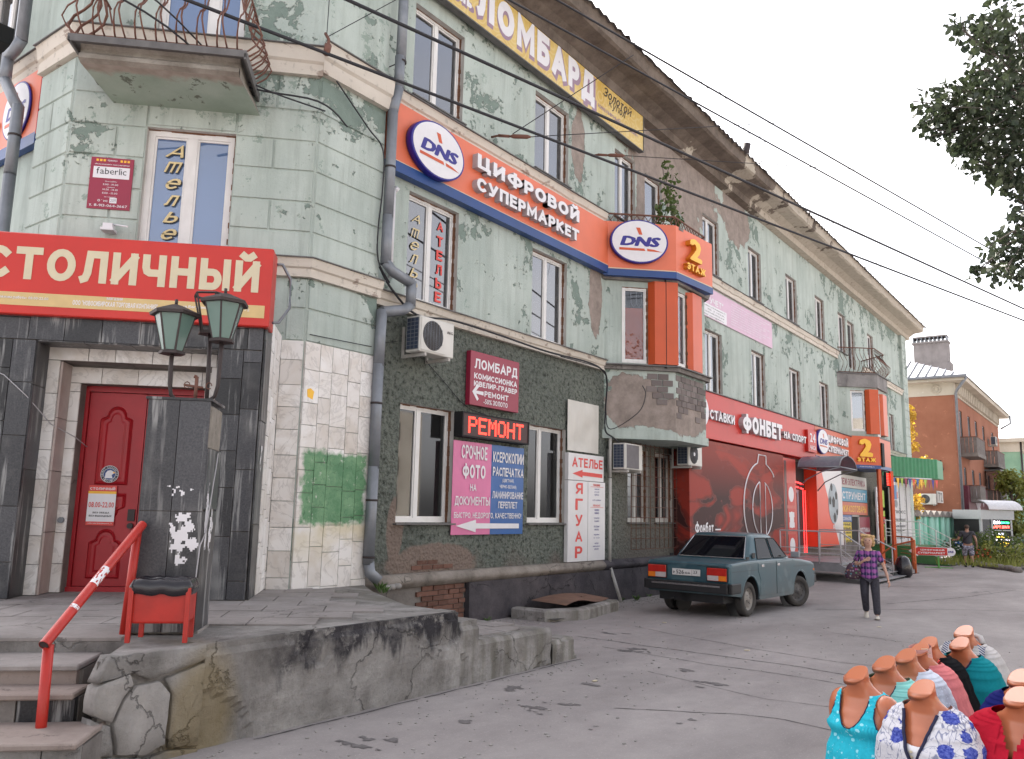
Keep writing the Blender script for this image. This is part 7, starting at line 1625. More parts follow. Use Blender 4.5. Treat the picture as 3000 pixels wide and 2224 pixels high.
# ================================================================ PEOPLE
def skin(name, V, E, mat, parent, sub=2, root=0, smooth=True):
    """V: list of (x,y,z,r) or (x,y,z,rx,ry); E: edges. One continuous surface grown over the joints"""
    me = bpy.data.meshes.new(name); bm = bmesh.new(); lay = bm.verts.layers.skin.verify(); vs = []
    for i, v in enumerate(V):
        b = bm.verts.new(v[:3]); b[lay].radius = (v[3], v[4] if len(v) > 4 else v[3]); b[lay].use_root = (i == root); vs.append(b)
    for a, b in E: bm.edges.new((vs[a], vs[b]))
    bm.to_mesh(me); bm.free(); o = bpy.data.objects.new(name, me); COL.objects.link(o)
    md = o.modifiers.new('k', 'SKIN'); md.use_smooth_shade = True; md.use_x_symmetry = False
    md = o.modifiers.new('s', 'SUBSURF'); md.levels = sub; md.render_levels = sub
    dg = bpy.context.evaluated_depsgraph_get(); m2 = bpy.data.meshes.new_from_object(o.evaluated_get(dg)); bpy.data.objects.remove(o)
    for p in m2.polygons: p.use_smooth = smooth
    m2.materials.clear(); m2.materials.append(mat); m2.name = name
    o = bpy.data.objects.new(name, m2); COL.objects.link(o); o.parent = parent; WM[o.name] = WM.get(parent.name, Matrix.Identity(4)); return o
m_skin = plain('skin', (.50, .29, .215), .55, 0, .08, 12); m_skin2 = plain('tanned skin', (.36, .20, .14), .6, 0, .08, 12)
def chain(base, pts, V, E):
    prev = base
    for p in pts: V.append(p); E.append((prev, len(V)-1)); prev = len(V)-1
    return prev
def hand(V, E, wrist, d, side, curl):
    """palm, four fingers, thumb growing from the wrist joint; d = pointing direction, side = thumb direction"""
    w = Vector(V[wrist][:3]); d = Vector(d).normalized(); s_ = Vector(side).normalized(); c = Vector(curl).normalized()
    palm = w+d*.05; V.append((*palm, .026, .016)); E.append((wrist, len(V)-1)); pi = len(V)-1
    for k, (o, L) in enumerate(((.026, .062), (.009, .07), (-.009, .066), (-.026, .05))):
        a = palm+s_*o+d*.035; b = a+d*L*.55+c*.008; e = b+d*L*.3+c*L*.35
        V += [(*a, .0095), (*b, .0085), (*e, .0075)]; n = len(V); E += [(pi, n-3), (n-3, n-2), (n-2, n-1)]
    a = w+d*.03+s_*.034; b = a+d*.028+s_*.016; V += [(*a, .011), (*b, .009)]; n = len(V); E += [(pi, n-2), (n-2, n-1)]
def woman():
    t = thing('person', 'blonde woman in a purple plaid blouse walking with a patterned shoulder bag', 'person'); WM[t.name] = Matrix.Identity(4)
    # faces -y; x to the viewer's right
    V = [(0, 0, .80, .115, .09)]; E = []
    ch = chain(0, [(0, 0, .93, .12, .10), (0, -.01, 1.07, .135, .11), (0, 0, 1.19, .12, .085)], V, E)
    nk = chain(ch, [(0, 0, 1.265, .052), (0, -.012, 1.315, .05), (0, -.03, 1.365, .078, .082), (0, -.035, 1.43, .088, .095), (0, -.02, 1.49, .06, .07)], V, E)
    for s_, pts in ((-1, [(-.165, 0, 1.205, .048), (-.20, -.01, 1.09, .042), (-.225, -.03, .98, .035), (-.16, -.14, 1.00, .028), (-.10, -.19, 1.05, .020)]), (1, [(.165, 0, 1.205, .048), (.215, .02, 1.08, .042), (.262, .04, .95, .035), (.30, .0, .83, .028), (.325, -.04, .72, .020)])):
        w = chain(ch, pts, V, E)
        hand(V, E, w, (.7, -.25, .35) if s_ < 0 else (.18, -.25, -1), (-.3, 0, .8) if s_ < 0 else (-.3, -1, 0), (.3, .5, 0) if s_ < 0 else (-.6, .3, 0))
    for s_, pts in ((-1, [(-.085, 0, .74, .09), (-.09, -.03, .43, .062), (-.075, .12, .17, .042), (-.075, .15, .09, .035)]), (1, [(.085, 0, .74, .09), (.10, -.10, .43, .062), (.11, -.17, .12, .042), (.11, -.19, .06, .035)])): chain(0, pts, V, E)
    skin('body', V, E, m_skin, t)
    # blouse
    g = NT('purple plaid cloth'); X = g.xyz(g.obj)
    def st(v, f, a, b): fr = g.math('FRACT', g.math('ADD', g.math('MULTIPLY', v, f), 5.37)); return g.math('MULTIPLY', g.step(fr, a, a+.03), g.step(fr, b, b+.03, 1, 0))
    a = g.mix(st(X[2], 9, .0, .45), (.045, .022, .10), (.24, .05, .26)); a = g.mix(g.math('MULTIPLY', st(X[0], 10, .1, .5), .75), a, (.33, .10, .34)); a = g.mix(g.math('MULTIPLY', st(X[2], 9, .52, .82), .9), a, (.018, .02, .08)); a = g.mix(g.math('MULTIPLY', st(X[0], 10, .62, .9), .6), a, (.02, .022, .09)); a = g.mix(g.math('MULTIPLY', st(X[0], 20, .4, .5), .5), a, (.55, .35, .55))
    m_pl = g.fin(a, .85)
    V = [(0, 0, .64, .205, .165)]; E = []; ch = chain(0, [(0, 0, .88, .165, .14), (0, -.01, 1.03, .158, .135), (0, 0, 1.17, .145, .105), (0, 0, 1.235, .085, .07)], V, E)
    for s_ in (-1, 1): chain(3, [(s_*.165, 0, 1.20, .062), (s_*.205, .005*s_, 1.10, .062), (s_*.232, .01*s_, 1.02, .060)], V, E)
    skin('blouse', V, E, m_pl, t)
    mb = MB(); mb.prism(Fr((0, -.10, 1.23), (1, 0, 0), (0, -1, .3), (0, .25, 1)), [(-.09, .03), (-.05, -.06), (0, -.1), (.05, -.06), (.09, .03), (.04, -.0), (0, -.06), (-.04, 0)], 0, .012); mb.build('collar', m_pl, t)
    V = [(0, .0, .84, .158, .128)]; E = []; 
    for s_, pts in ((-1, [(-.085, 0, .72, .098), (-.092, -.03, .44, .078), (-.08, .10, .19, .066), (-.078, .135, .105, .066)]), (1, [(.085, 0, .72, .098), (.10, -.095, .44, .080), (.108, -.16, .18, .068), (.11, -.175, .06, .070)])): chain(0, pts, V, E)
    skin('trousers', V, E, plain('dark striped trousers', (.035, .033, .045), .85, 0, .3, 20), t)
    def shoe(x, y, z, pitch, mat, L=.24):
        mb = MB(); M_ = Matrix.Translation((x, y, z)) @ Matrix.Rotation(pitch, 4, 'X'); rr = []
        for yy, w, h in ((.07, .02, .03), (.06, .034, .07), (0, .038, .085), (-.06, .042, .06), (-.12, .045, .045), (-.16, .036, .035), (-.175, .012, .02)):
            rr.append([M_ @ Vector((w*math.cos(k*math.pi/5), yy*L/.245, max(0, h*math.sin(k*math.pi/5)) if k <= 5 else 0)) for k in range(10)])
        mb.loft(rr); return mb.build('shoe', mat, t)
    m_sh = plain('white shoe', (.62, .57, .50), .6); shoe(-.078, .17, .055, R(28), m_sh); shoe(.11, -.19, 0.0, R(-8), m_sh)
    # hair
    m_h = plain('blonde hair', (.55, .36, .17), .7, 0, .35, 25, .01); mb = MB(); rg = random.Random(3)
    mb.ico((0, .022, 1.455), .106, n=14, m=9, sq=(1, 1, .95))
    for i in range(46):
        a = rg.random()*math.pi*1.25-math.pi*.125; z = 1.34+rg.random()*.19; r_ = .085+rg.random()*.02; mb.ico((math.cos(a)*r_, math.sin(a)*r_*.95+.005, z), .026+rg.random()*.015, n=7, m=5)
    for i in range(7): a = math.pi+R(20)+R(140)*i/6; mb.ico((math.cos(a)*.072, math.sin(a)*.062, 1.507+.012*rg.random()), .024, n=7, m=5)
    mb.build('hair', m_h, t)
    mb = MB(); 
    for s_ in (-1, 1): mb.ico((s_*.030, -.108, 1.435), .009, n=6, m=5)
    mb.build('eye', plain('dark eye', (.05, .03, .03), .4), t)
    mb = MB(); mb.ico((0, -.118, 1.415), .014, n=7, m=5, sq=(.8, 1, 1.3)); mb.build('nose', m_skin, t)
    mb = MB(); mb.ico((0, -.104, 1.382), .018, n=8, m=5, sq=(1.2, .5, .35)); mb.build('mouth', plain('lips', (.30, .08, .07), .5), t)
    t.rotation_euler = (0, 0, R(-76.8)); t.location = (16.95, -4.98, 0)
    # bag carried on the shoulder: its own thing
    b = thing('shoulder_bag', 'dark floral shoulder bag hanging at the woman in plaid', 'bag'); WM[b.name] = Matrix.Identity(4)
    g = NT('dark floral cloth'); v = g.vor(g.obj, 22, out=1); a = g.mix(g.step(g.vor(g.obj, 22), .2, .45, .7, 0), (.03, .02, .03), v); m_fl = g.fin(g.mix(.45, a, (.10, .04, .07)), .8)
    mb = MB(); rr = []
    for z, w, d_ in ((.70, .10, .03), (.72, .15, .07), (.82, .16, .08), (.93, .12, .05), (1.0, .07, .025)): rr.append([(-.27+w*math.cos(k*math.pi/8), -.03+d_*math.sin(k*math.pi/8), z) for k in range(16)])
    mb.loft(rr); mb.build('bag_body', m_fl, b); MB().tube([(-.30, -.03, .98), (-.20, -.10, 1.12), (-.15, -.04, 1.245), (-.18, .06, 1.15), (-.25, .0, .98)], .010, 5).build('strap', m_fl, b)
    b.rotation_euler = t.rotation_euler; b.location = t.location
woman()
def man():
    t = thing('person', 'man in a dark T-shirt and long grey patterned shorts walking away past the flower bed', 'person'); WM[t.name] = Matrix.Identity(4)
    V = [(0, 0, .88, .14, .12)]; E = []; ch = chain(0, [(0, .02, 1.05, .155, .13), (0, 0, 1.22, .17, .12), (0, 0, 1.34, .15, .10)], V, E)
    chain(ch, [(0, -.01, 1.425, .065), (0, -.03, 1.48, .062), (0, -.04, 1.54, .08, .088), (0, -.04, 1.60, .082, .09), (0, -.03, 1.65, .055, .06)], V, E)
    for s_, pts in ((-1, [(-.20, 0, 1.36, .062), (-.26, .03, 1.2, .055), (-.30, .04, 1.06, .046), (-.31, -.04, .93, .036), (-.32, -.08, .84, .026)]), (1, [(.20, 0, 1.36, .062), (.28, -.02, 1.22, .055), (.33, -.03, 1.09, .046), (.40, -.12, 1.06, .036), (.45, -.18, 1.05, .026)])):
        w = chain(ch, pts, V, E); hand(V, E, w, (0, -.2, -1) if s_ < 0 else (.6, -.6, 0), (.2, -1, 0) if s_ < 0 else (0, 0, 1), (1, 0, 0) if s_ < 0 else (0, 0, -1))
    for pts in ([(-.10, 0, .80, .10), (-.11, .02, .47, .072), (-.12, .16, .20, .05), (-.12, .18, .10, .04)], [(.10, 0, .80, .10), (.12, -.06, .47, .072), (.12, -.05, .18, .05), (.12, -.04, .07, .04)]): chain(0, pts, V, E)
    skin('body', V, E, m_skin2, t)
    V = [(0, 0, .86, .20, .17)]; E = []; ch = chain(0, [(0, .02, 1.07, .18, .15), (0, 0, 1.23, .195, .14), (0, 0, 1.35, .17, .115), (0, 0, 1.42, .09, .08)], V, E)
    for s_ in (-1, 1): chain(3, [(s_*.20, 0, 1.365, .08), (s_*.255, 0, 1.26, .078), (s_*.28, 0, 1.18, .072)], V, E)
    skin('t_shirt', V, E, plain('dark speckled T-shirt', (.045, .045, .055), .9, 0, .5, 40), t)
    g = NT('grey patterned cotton'); v = g.noise(g.obj, 14, 5, .7); m_p = g.fin(g.mix(g.step(v, .48, .54), (.11, .11, .15), (.36, .36, .43)), .9)
    V = [(0, .01, .88, .17, .14)]; E = []
    for pts in ([(-.10, 0, .78, .125), (-.115, .02, .56, .11), (-.12, .06, .42, .11)], [(.10, 0, .78, .125), (.12, -.04, .56, .11), (.125, -.05, .42, .11)]): chain(0, pts, V, E)
    skin('shorts', V, E, m_p, t)
    mb = MB(); mb.ico((0, -.02, 1.60), .097, n=12, m=8, sq=(.95, 1.02, .95)); mb.build('hair', plain('short brown hair', (.07, .045, .035), .8, 0, .3, 30), t)
    for x, y, z, p in ((-.12, .19, .08, R(40)), (.12, -.04, 0, 0)):
        mb = MB(); M_ = Matrix.Translation((x, y, z)) @ Matrix.Rotation(p, 4, 'X'); rr = [[M_ @ Vector((w*math.cos(k*math.pi/5), yy, max(0, h*math.sin(k*math.pi/5)) if k <= 5 else 0)) for k in range(10)] for yy, w, h in ((.08, .03, .04), (.07, .045, .09), (0, .05, .11), (-.1, .052, .06), (-.18, .03, .04))]; mb.loft(rr); mb.build('shoe', m_black, t)
        MB().tube([M_ @ Vector((0, .02, .06)), M_ @ Vector((0, .02, .17))], .052, 10).build('sock', m_black, t)
    MB().tube([(-.16, .12, 1.38), (0, .165, 1.22), (.17, .13, 1.0), (.19, .02, .95)], .013, 6).build('strap', m_black, t)
    t.rotation_euler = (0, 0, R(100)); t.location = (38.4, -3.72, 0)
man()
t = thing('black_bag', 'black sack standing on the ground at the foot of the steel stairs', 'bag', (29.5, -3.05, 0)); mb = MB(); rr = []
for z, r_ in ((0, .2), (.1, .27), (.4, .25), (.6, .18), (.68, .08)): rr.append([(29.5+r_*math.cos(k*math.pi/7)*(1+.1*math.sin(k*3+z*9)), -3.05+r_*math.sin(k*math.pi/7), z) for k in range(14)])
mb.loft(rr); mb.build('sack', m_bag, t)

# ================================================================ MANNEQUINS
g = NT('glossy terracotta plastic skin'); n = g.noise(g.obj, 3, 4); m_man = g.fin(g.mix(n, (.42, .125, .058), (.52, .175, .085)), .24, spec=.5)
SEC = [(-.02, .150, .095, 0), (.10, .158, .105, 0), (.20, .150, .10, 0), (.31, .122, .085, 0), (.42, .135, .09, .0), (.50, .152, .112, -.012), (.57, .160, .125, -.022), (.64, .162, .105, -.008), (.69, .165, .085, .0), (.72, .160, .074, .004), (.745, .140, .066, .004), (.765, .110, .060, .0), (.785, .083, .056, -.006), (.81, .066, .054, -.012), (.85, .056, .055, -.024), (.90, .061, .060, -.040)]
def sec(z, S):
    if z <= S[0][0]: return S[0][1:]
    for a, b in zip(S, S[1:]):
        if z <= b[0]: t_ = (z-a[0])/(b[0]-a[0]); t_ = t_*t_*(3-2*t_); return tuple(a[i]+(b[i]-a[i])*t_ for i in (1, 2, 3))
    return S[-1][1:]
def torso_pt(th, z, S, off=0):
    hw_, hd, yo = sec(z, S); c, s_ = math.cos(th), math.sin(th); ex = .85
    return ((abs(c)**ex)*(1 if c >= 0 else -1)*(hw_+off), yo+(abs(s_)**ex)*(1 if s_ >= 0 else -1)*(hd+off), z)
def mannequin(label, x, y, rz, z0=.03, sc=1.0, extra=None, tilt=7, arms=False):
    t = thing('mannequin', label, 'mannequin', (0, 0, 0), 'headless torso mannequins in a row'); WM[t.name] = Matrix.Identity(4)
    mb = MB(); n = 40; zs = [-.02+.92*i/52 for i in range(53)]; rings = []
    for z in zs:
        zz = z; rings.append([torso_pt(2*math.pi*k/n, z, SEC) for k in range(n)])
    top = []
    for k, p in enumerate(rings[-1]): top.append((p[0], p[1], .90+p[1]*.8+p[0]*.15+.02))
    rings[-1] = top; c = Vector((0, -.016, .90)); rings.append([tuple(c+(Vector(p)-c)*.93+Vector((0, 0, .004))) for p in top]); 
    mb.loft(rings, cap=(True, True)); 
    for s_ in (-1, 1) if arms else ():
        rr = []
        for u, r_ in ((-.035, .012), (-.022, .040), (.0, .058), (.05, .069), (.11, .070), (.16, .062), (.20, .048), (.215, .030), (.22, .006)): rr.append([(s_*(.128+u*.18)+r_*.82*math.cos(2*math.pi*k/16), .002+r_*math.sin(2*math.pi*k/16), .735-u) for k in range(16)])
        mb.loft(rr)
    mb.build('torso', m_man, t)
    MB().tube([(0, 0, -.10), (0, 0, 0)], .02, 8).build('stand', m_darkiron, t)
    if extra: extra(t)
    t.location = (x, y, z0); t.rotation_euler = (R(tilt), 0, rz); t.scale = (sc*1.22, sc*1.22, sc*.945); return t
def garment(t, name, mat, S, keep, z0, z1, off=.015, nz=110, nt=170, wave=0, wf=14, wz=.4, parent=None, fold=None):
    seed = len(name)+len(bpy.data.objects)*.37; mb = MB(); zc = min(.5, z1-.01) if z0 < .4 else z0; n1 = nz//4 if zc > z0 else 0; zs = [z0+(zc-z0)*i/n1 for i in range(n1)]+[zc+(z1-zc)*i/(nz-n1) for i in range(nz-n1+1)]; P = []
    for z in zs:
        P.append([])
        for k in range(nt):
            th = 2*math.pi*k/nt; w = wave*max(0, (wz-z))*math.sin(wf*th+2*math.sin(3*th)); w += (mnoise.noise(Vector((math.cos(th)*2.2, math.sin(th)*2.2+seed, z*3)))*.011+mnoise.noise(Vector((math.cos(th)*6+z*5, math.sin(th)*6, z*2.5+seed)))*.008)*min(1, max(0, (.70-z)*6)); f_ = fold(th, z) if fold else 0; P[-1].append(torso_pt(th, z, S, off+w+f_))
    idx = {}; V = []; F = []
    def vi(i, k):
        if (i, k % nt) not in idx: idx[(i, k % nt)] = len(V); V.append(P[i][k % nt])
        return idx[(i, k % nt)]
    for i in range(nz):
        for k in range(nt):
            a, b = P[i][k], P[i+1][(k+1) % nt]; c = ((a[0]+b[0])/2, (a[1]+b[1])/2, (a[2]+b[2])/2)
            if keep(*c): F.append((vi(i, k), vi(i, k+1), vi(i+1, k+1), vi(i+1, k)))
    mb.add(V, F, 0, True); return mb.build(name, mat, t)
def trim(t, name, mat, S, pts, off=.016, r=.005, close=False):
    """ribbon following (x, z, side) on the body surface; side -1 front, 1 back"""
    P = []
    for x, z, sd in pts:
        hw_, hd, yo = sec(z, S); hw_ += off; hd += off; u = min(1, abs(x)/hw_); c = u**(1/.85); s_ = math.sqrt(max(0, 1-c*c))**.85; P.append((x, yo+sd*s_*hd, z))
    if close: P.append(P[0])
    return MB().tube(P, r, 6).build(name, mat, t)
def tank(x, y, z, zn=.60, wn=.085, arm=.150, strap=True, back=.66, za=.56):
    f = y < 0; lim = zn if f else back
    if z > .775: return False
    if ((x/wn)**2+((z-.80)/(.80-lim))**2) < 1: return False
    ax = (abs(x)-.178)/.062; az = (z-.735)/(.735-za)
    if ax*ax+az*az < 1: return False
    if abs(x) > .170 and z > za: return False
    return True
def mk_cloth(name, base, pat=None, rough=.9, sheen=0):
    g = NT(name); n = g.noise(g.obj, 60, 4, .6); a = g.mix(g.step(n, .3, .7), tuple(c*.86 for c in base), base)
    if pat: a = pat(g, a)
    return g.fin(a, rough, bump=g.bump(g.noise(g.obj, 120, 3), .3, .001), spec=.08, sheen=sheen)
def p_flower(g, a):
    v = g.vor(g.obj, 24); d = g.vor(g.obj, 17, out=1); s_ = g.noise(g.obj, 55, 3, .6); v2 = g.vor(g.obj, 48)
    a = g.mix(g.step(g.math('ADD', v, g.math('MULTIPLY', s_, .35)), .40, .44, 1, 0), a, (.30, .70, .78)); return g.mix(g.step(v2, .10, .13, .8, 0), a, (.42, .72, .78))
m_turq = mk_cloth('turquoise flowered cotton', (.035, .50, .64), p_flower)
FLARE = [(-.30, .27, .21, 0), (-.02, .240, .185, 0), (.20, .212, .165, -.01), (.40, .178, .142, -.015)]+[q for q in SEC if q[0] >= .50]
m_navyt = plain('navy binding', (.012, .014, .05), .8)
def neckpts(zn, wn, n=26, zt=.80, a0=0, a1=math.pi): return [(wn*math.cos(a0+(a1-a0)*i/n), zt-(zt-zn)*math.sin(a0+(a1-a0)*i/n), -1) for i in range(n+1)]
def armpts(s_, za=.56): return [(s_*(.178-.064*math.sin(math.pi*i/20)), .735+(.735-za)*(-math.cos(math.pi*i/20) if i <= 20 else 0)*1.0, -1) for i in range(3, 18)]
def g1(t):
    k = lambda x, y, z: tank(x, y, z, zn=.575)
    garment(t, 'tank_top', m_turq, FLARE, k, -.28, .79, wave=.030, wf=19, wz=.56, fold=lambda th, z: .004*math.sin(55*th)*max(0, min(1, (z-.42)/.12))*(1 if z < .60 else 0)*(math.sin(th) < 0))
    trim(t, 'binding', m_navyt, FLARE, [p for p in neckpts(.575, .086) if p[1] < .765], .014, .0032)
    for s_ in (-1, 1): trim(t, 'binding', m_navyt, FLARE, [p for p in armpts(s_) if abs(p[0]) < .168 and .57 < p[1] < .72], .014, .0035)
    mb = MB(); mb.ico((0, -.128, .567), .008, n=6, m=4); mb.build('bow', m_white, t)
mannequin('mannequin in a turquoise flowered tank top, front left of the row', 5.90, -7.58, R(-112), extra=g1, arms=True)
def p_floral(g, a):
    P = g.obj; v = g.vor(g.map(P, (1, 1, .8)), 9.5, rnd=.75); n = g.noise(P, 26, 5, .7); n2 = g.noise(P, 70, 3, .7)
    fl = g.step(g.math('ADD', v, g.math('MULTIPLY', g.math('SUBTRACT', n, .5), .55)), .36, .38, 1, 0); col = g.mix(g.step(n2, .4, .6), (.03, .045, .26), (.11, .14, .45))
    l = g.noise(g.map(P, (1, 1, .55)), 9, 2, .5, 1.6); ln = g.step(g.math('ABSOLUTE', g.math('SUBTRACT', l, .5)), .012, .02, .8, 0); a = g.mix(ln, a, (.17, .19, .30)); l2 = g.noise(g.map(P, (1.4, 1, .9), (3, 1, 2)), 13, 2, .5, 1); a = g.mix(g.step(g.math('ABSOLUTE', g.math('SUBTRACT', l2, .5)), .008, .014, .6, 0), a, (.17, .19, .32)); return g.mix(fl, a, col)
m_flor = mk_cloth('white cotton with blue flowers', (.66, .65, .69), p_floral)
PON = [(-.30, .285, .17, 0), (-.02, .285, .17, 0), (.20, .275, .16, -.01), (.40, .255, .150, -.015), (.55, .228, .145, -.02), (.64, .206, .120, -.008), (.70, .184, .096, .0), (.73, .166, .082, .004), (.75, .146, .074, .006), (.775, .108, .066, .002), (.80, .086, .060, -.006)]
def vneck(zb=.47, w=.085):
    def k(x, y, z):
        if z > .785: return False
        if y < 0 and z > zb and abs(x-.0) < w*((z-zb)/(.775-zb))**.8: return False
        if y >= 0 and (x/.08)**2+((z-.80)/.06)**2 < 1: return False
        return True
    return k
def g2(t):
    garment(t, 'blouse', m_flor, PON, vneck(), -.28, .79, wave=.03, wf=9, wz=.5); z = [.47+(.765-.47)*i/14 for i in range(15)]
    L = [(-.085*((q-.47)/.305)**.8, q, -1) for q in z][::-1]+[(.085*((q-.47)/.305)**.8, q, -1) for q in z]; trim(t, 'neck_binding', m_navyt, PON, L, .017, .008)
    S2 = PON; garment(t, 'white_insert', m_white, PON, lambda x, y, z: y < 0 and .44 < z < .585+.12*(abs(x)) and abs(x) < .07, .44, .66, off=.004)
    mb = MB()
    for q in (.555, .525, .495): h = sec(q, PON); disc(mb, Fr((-.012, h[2]-h[1]-.006, q), (1, 0, 0), (0, -1, .15), (0, 0, 1)), 0, 0, .008, .008, 0, .004, 0, 12)
    mb.build('button', m_cream, t); h = sec(.40, PON)
    mb = MB(); mb.box(Fr((.075, h[2]-h[1]-.010, .36), (1, .15, 0), (0, -1, .1), (.08, 0, 1)), -.028, .028, -.07, .06, .01, .012); mb.build('price_tag', m_white, t)
mannequin('mannequin in a white blouse with blue flowers and a price tag', 5.70, -7.99, R(-108), extra=g2)
m_mint = mk_cloth('mint striped knit', (.22, .56, .52), lambda g, a: g.mix(g.step(g.math('SINE', g.math('MULTIPLY', g.xyz(g.obj)[2], 420)), .3, .6, 0, .35), a, (.40, .66, .62)))
def g3(t):
    garment(t, 't_shirt', m_mint, PON, lambda x, y, z: z < .785 and not ((x/.082)**2+((z-.80)/(.16 if y < 0 else .04))**2 < 1), -.28, .79, wave=.02, wz=.4); trim(t, 'binding', m_navyt, PON, [p for p in neckpts(.64, .083) if p[1] < .77], .015, .003)
    h = sec(.56, PON); mb = MB(); P = []
    for i in range(10): r_ = .030 if i % 2 == 0 else .013; a = R(90+36*i); P.append((r_*math.cos(a), r_*math.sin(a)))
    mb.prism(Fr((.07, h[2]-h[1]-.004, .585), (1, .25, 0), (.2, -1, .2), (0, .15, 1)), P, .008, .010); mb.prism(Fr((.07, h[2]-h[1]-.004, .585), (1, .25, 0), (.2, -1, .2), (0, .15, 1)), [(x*.7, y*.7) for x, y in P], .0101, .012, 1); mb.build('star_patch', [m_blackink, m_cream], t)
mannequin('mannequin in a mint T-shirt with a star patch', 6.46, -7.62, R(-110), extra=g3)
def p_croch(g, a): v = g.vor(g.obj, 60); X = g.xyz(g.obj); return g.mix(g.math('MULTIPLY', g.step(v, .30, .36, 0, 1), g.step(g.noise(g.obj, 5, 2), .48, .52)), a, (.40, .42, .50))
m_croch = mk_cloth('white crochet knit', (.56, .60, .70), p_croch)
def simple(mat, zn=.66, wn=.085, S=PON, name='blouse', bind=None):
    def f(t):
        garment(t, name, mat, S, lambda x, y, z: z < .79 and not ((x/wn)**2+((z-.80)/((.80-zn) if y < 0 else .035))**2 < 1), -.28, .795, wave=.02, wz=.4)
        if bind: trim(t, 'binding', bind, S, [p for p in neckpts(zn, wn+.001) if p[1] < .78], .015, .006)
    return f
mannequin('mannequin in a white crochet top behind the mint T-shirt', 6.93, -7.67, R(-112), extra=simple(m_croch, .64))
m_pinkk = mk_cloth('coral pink knit', (.62, .19, .20)); m_blk = mk_cloth('black knit', (.010, .010, .012)); m_teal = mk_cloth('teal jersey', (.008, .20, .24)); m_greyc = mk_cloth('pale grey linen', (.50, .48, .48), lambda g, a: g.mix(g.step(g.noise(g.obj, 6, 6), .5, .7, 0, .4), a, (.33, .32, .33)))
m_redk = mk_cloth('crimson knit', (.42, .012, .030)); m_bluek = mk_cloth('dark blue knit', (.012, .015, .12))
def g5(t):
    simple(m_pinkk, .73, .08)(t); MB().tube([(.03, -.05, .91), (.075, -.06, .92), (.085, -.05, .885), (.05, -.04, .87), (.04, -.03, .90)], .0035, 5).build('tie_string', m_cream, t); 
    mb = MB(); mb.tube([(0, -.004, .79), (0, -.012, .86), (0, -.02, .915)], [.058, .061, .066], 20, caps=False); mb.build('neck_wrap', plain('translucent pink film', (.62, .36, .34), .3), t)
mannequin('mannequin in a coral pink knit with a wrapped neck and white string', 7.30, -7.69, R(-112), extra=g5)
mannequin('mannequin in a black knit with a red neck edge', 7.74, -7.67, R(-110), sc=1.0, extra=simple(m_blk, .70, .085, bind=m_redink))
mannequin('mannequin in a teal jersey', 7.92, -7.87, R(-108), extra=simple(m_teal, .68, .08, bind=m_navyt))
def g8(t):
    simple(m_greyc, .70, .07, name='jacket')(t); S = PON; m_st = mk_cloth('navy striped white cotton', (.62, .62, .64), lambda g, a: g.mix(g.step(g.math('SINE', g.math('MULTIPLY', g.math('ADD', g.xyz(g.obj)[2], g.math('MULTIPLY', g.xyz(g.obj)[0], .6)), 380)), .1, .3), a, (.03, .04, .14)))
    for s_ in (-1, 1):
        mb = MB(); rr = []
        for i in range(9): u = i/8; x = s_*(.085-.05*u); z = .80-.20*u; h = sec(z, S); yf = h[2]-(h[1]+.02)*math.sqrt(max(.05, 1-(x/(h[0]+.02))**2)); rr.append([(x, yf+.01, z), (x+s_*(.045+.03*u*(1-u)*4), yf+.0, z-.012), (x+s_*.05, yf+.025, z-.015)])
        mb.loft(rr, closed=False); mb.build('striped_lapel', m_st, t)
    mb = MB(); mb.tube([(-.09, .03, .78), (-.06, .065, .83), (0, .075, .845), (.06, .065, .83), (.09, .03, .78)], .022, 8); mb.build('collar', m_greyc, t)
mannequin('mannequin in a pale grey linen jacket with striped lapels, farthest of the row', 8.47, -7.82, R(-105), sc=1.04, extra=g8)
def g9(t):
    garment(t, 'cardigan', m_redk, [(q[0], q[1]*1.25, q[2]*1.25, q[3]) for q in PON], lambda x, y, z: z < .79 and not (y < 0 and abs(x) < .07*max(0, (z-.58)/.2)) and not ((x/.085)**2+((z-.80)/.06)**2 < 1), -.28, .79, wave=.06, wf=7, wz=.7)
    rr = []
    for i in range(12): u = i/11; z = .74-.55*u; h = sec(z, PON); rr.append([(-.06-.02*u, h[2]-h[1]*1.25-.02, z), (-.17-.10*u, h[2]-h[1]*1.1-.05, z-.04-.05*u), (-.30-.03*math.sin(u*5), h[2]-h[1]*.5-.03, z-.10), (-.33, .04, z-.05)])
    mb = MB(); mb.loft(rr, closed=False); mb.loft([[(p[0], p[1]+.008, p[2]) for p in r] for r in rr], closed=False); mb.build('draped_front', m_redk, t)
mannequin('mannequin in a draped crimson cardigan at the right edge', 5.86, -8.46, R(-106), sc=1.0, extra=g9)
mannequin('mannequin in a dark blue knit behind the crimson cardigan', 6.55, -8.41, R(-106), extra=simple(m_bluek, .70, .08))
t = thing('display_stand', 'low dark trestle that carries the row of mannequins', 'stand', (7, -7.9, 0)); mb = MB(); mb.box(Fr((0, -7.5, 0), (1, 0, 0), (0, -1, 0)), 5.4, 8.8, .03, .06, 0, 1.2); mb.build('board', m_concd, t)
mb = MB(); [mb.box(Fr((0, -7.5, 0), (1, 0, 0), (0, -1, 0)), x, x+.05, 0, .03, .1, 1.1) for x in (5.5, 7, 8.6)]; mb.build('bearer', m_concd, t)

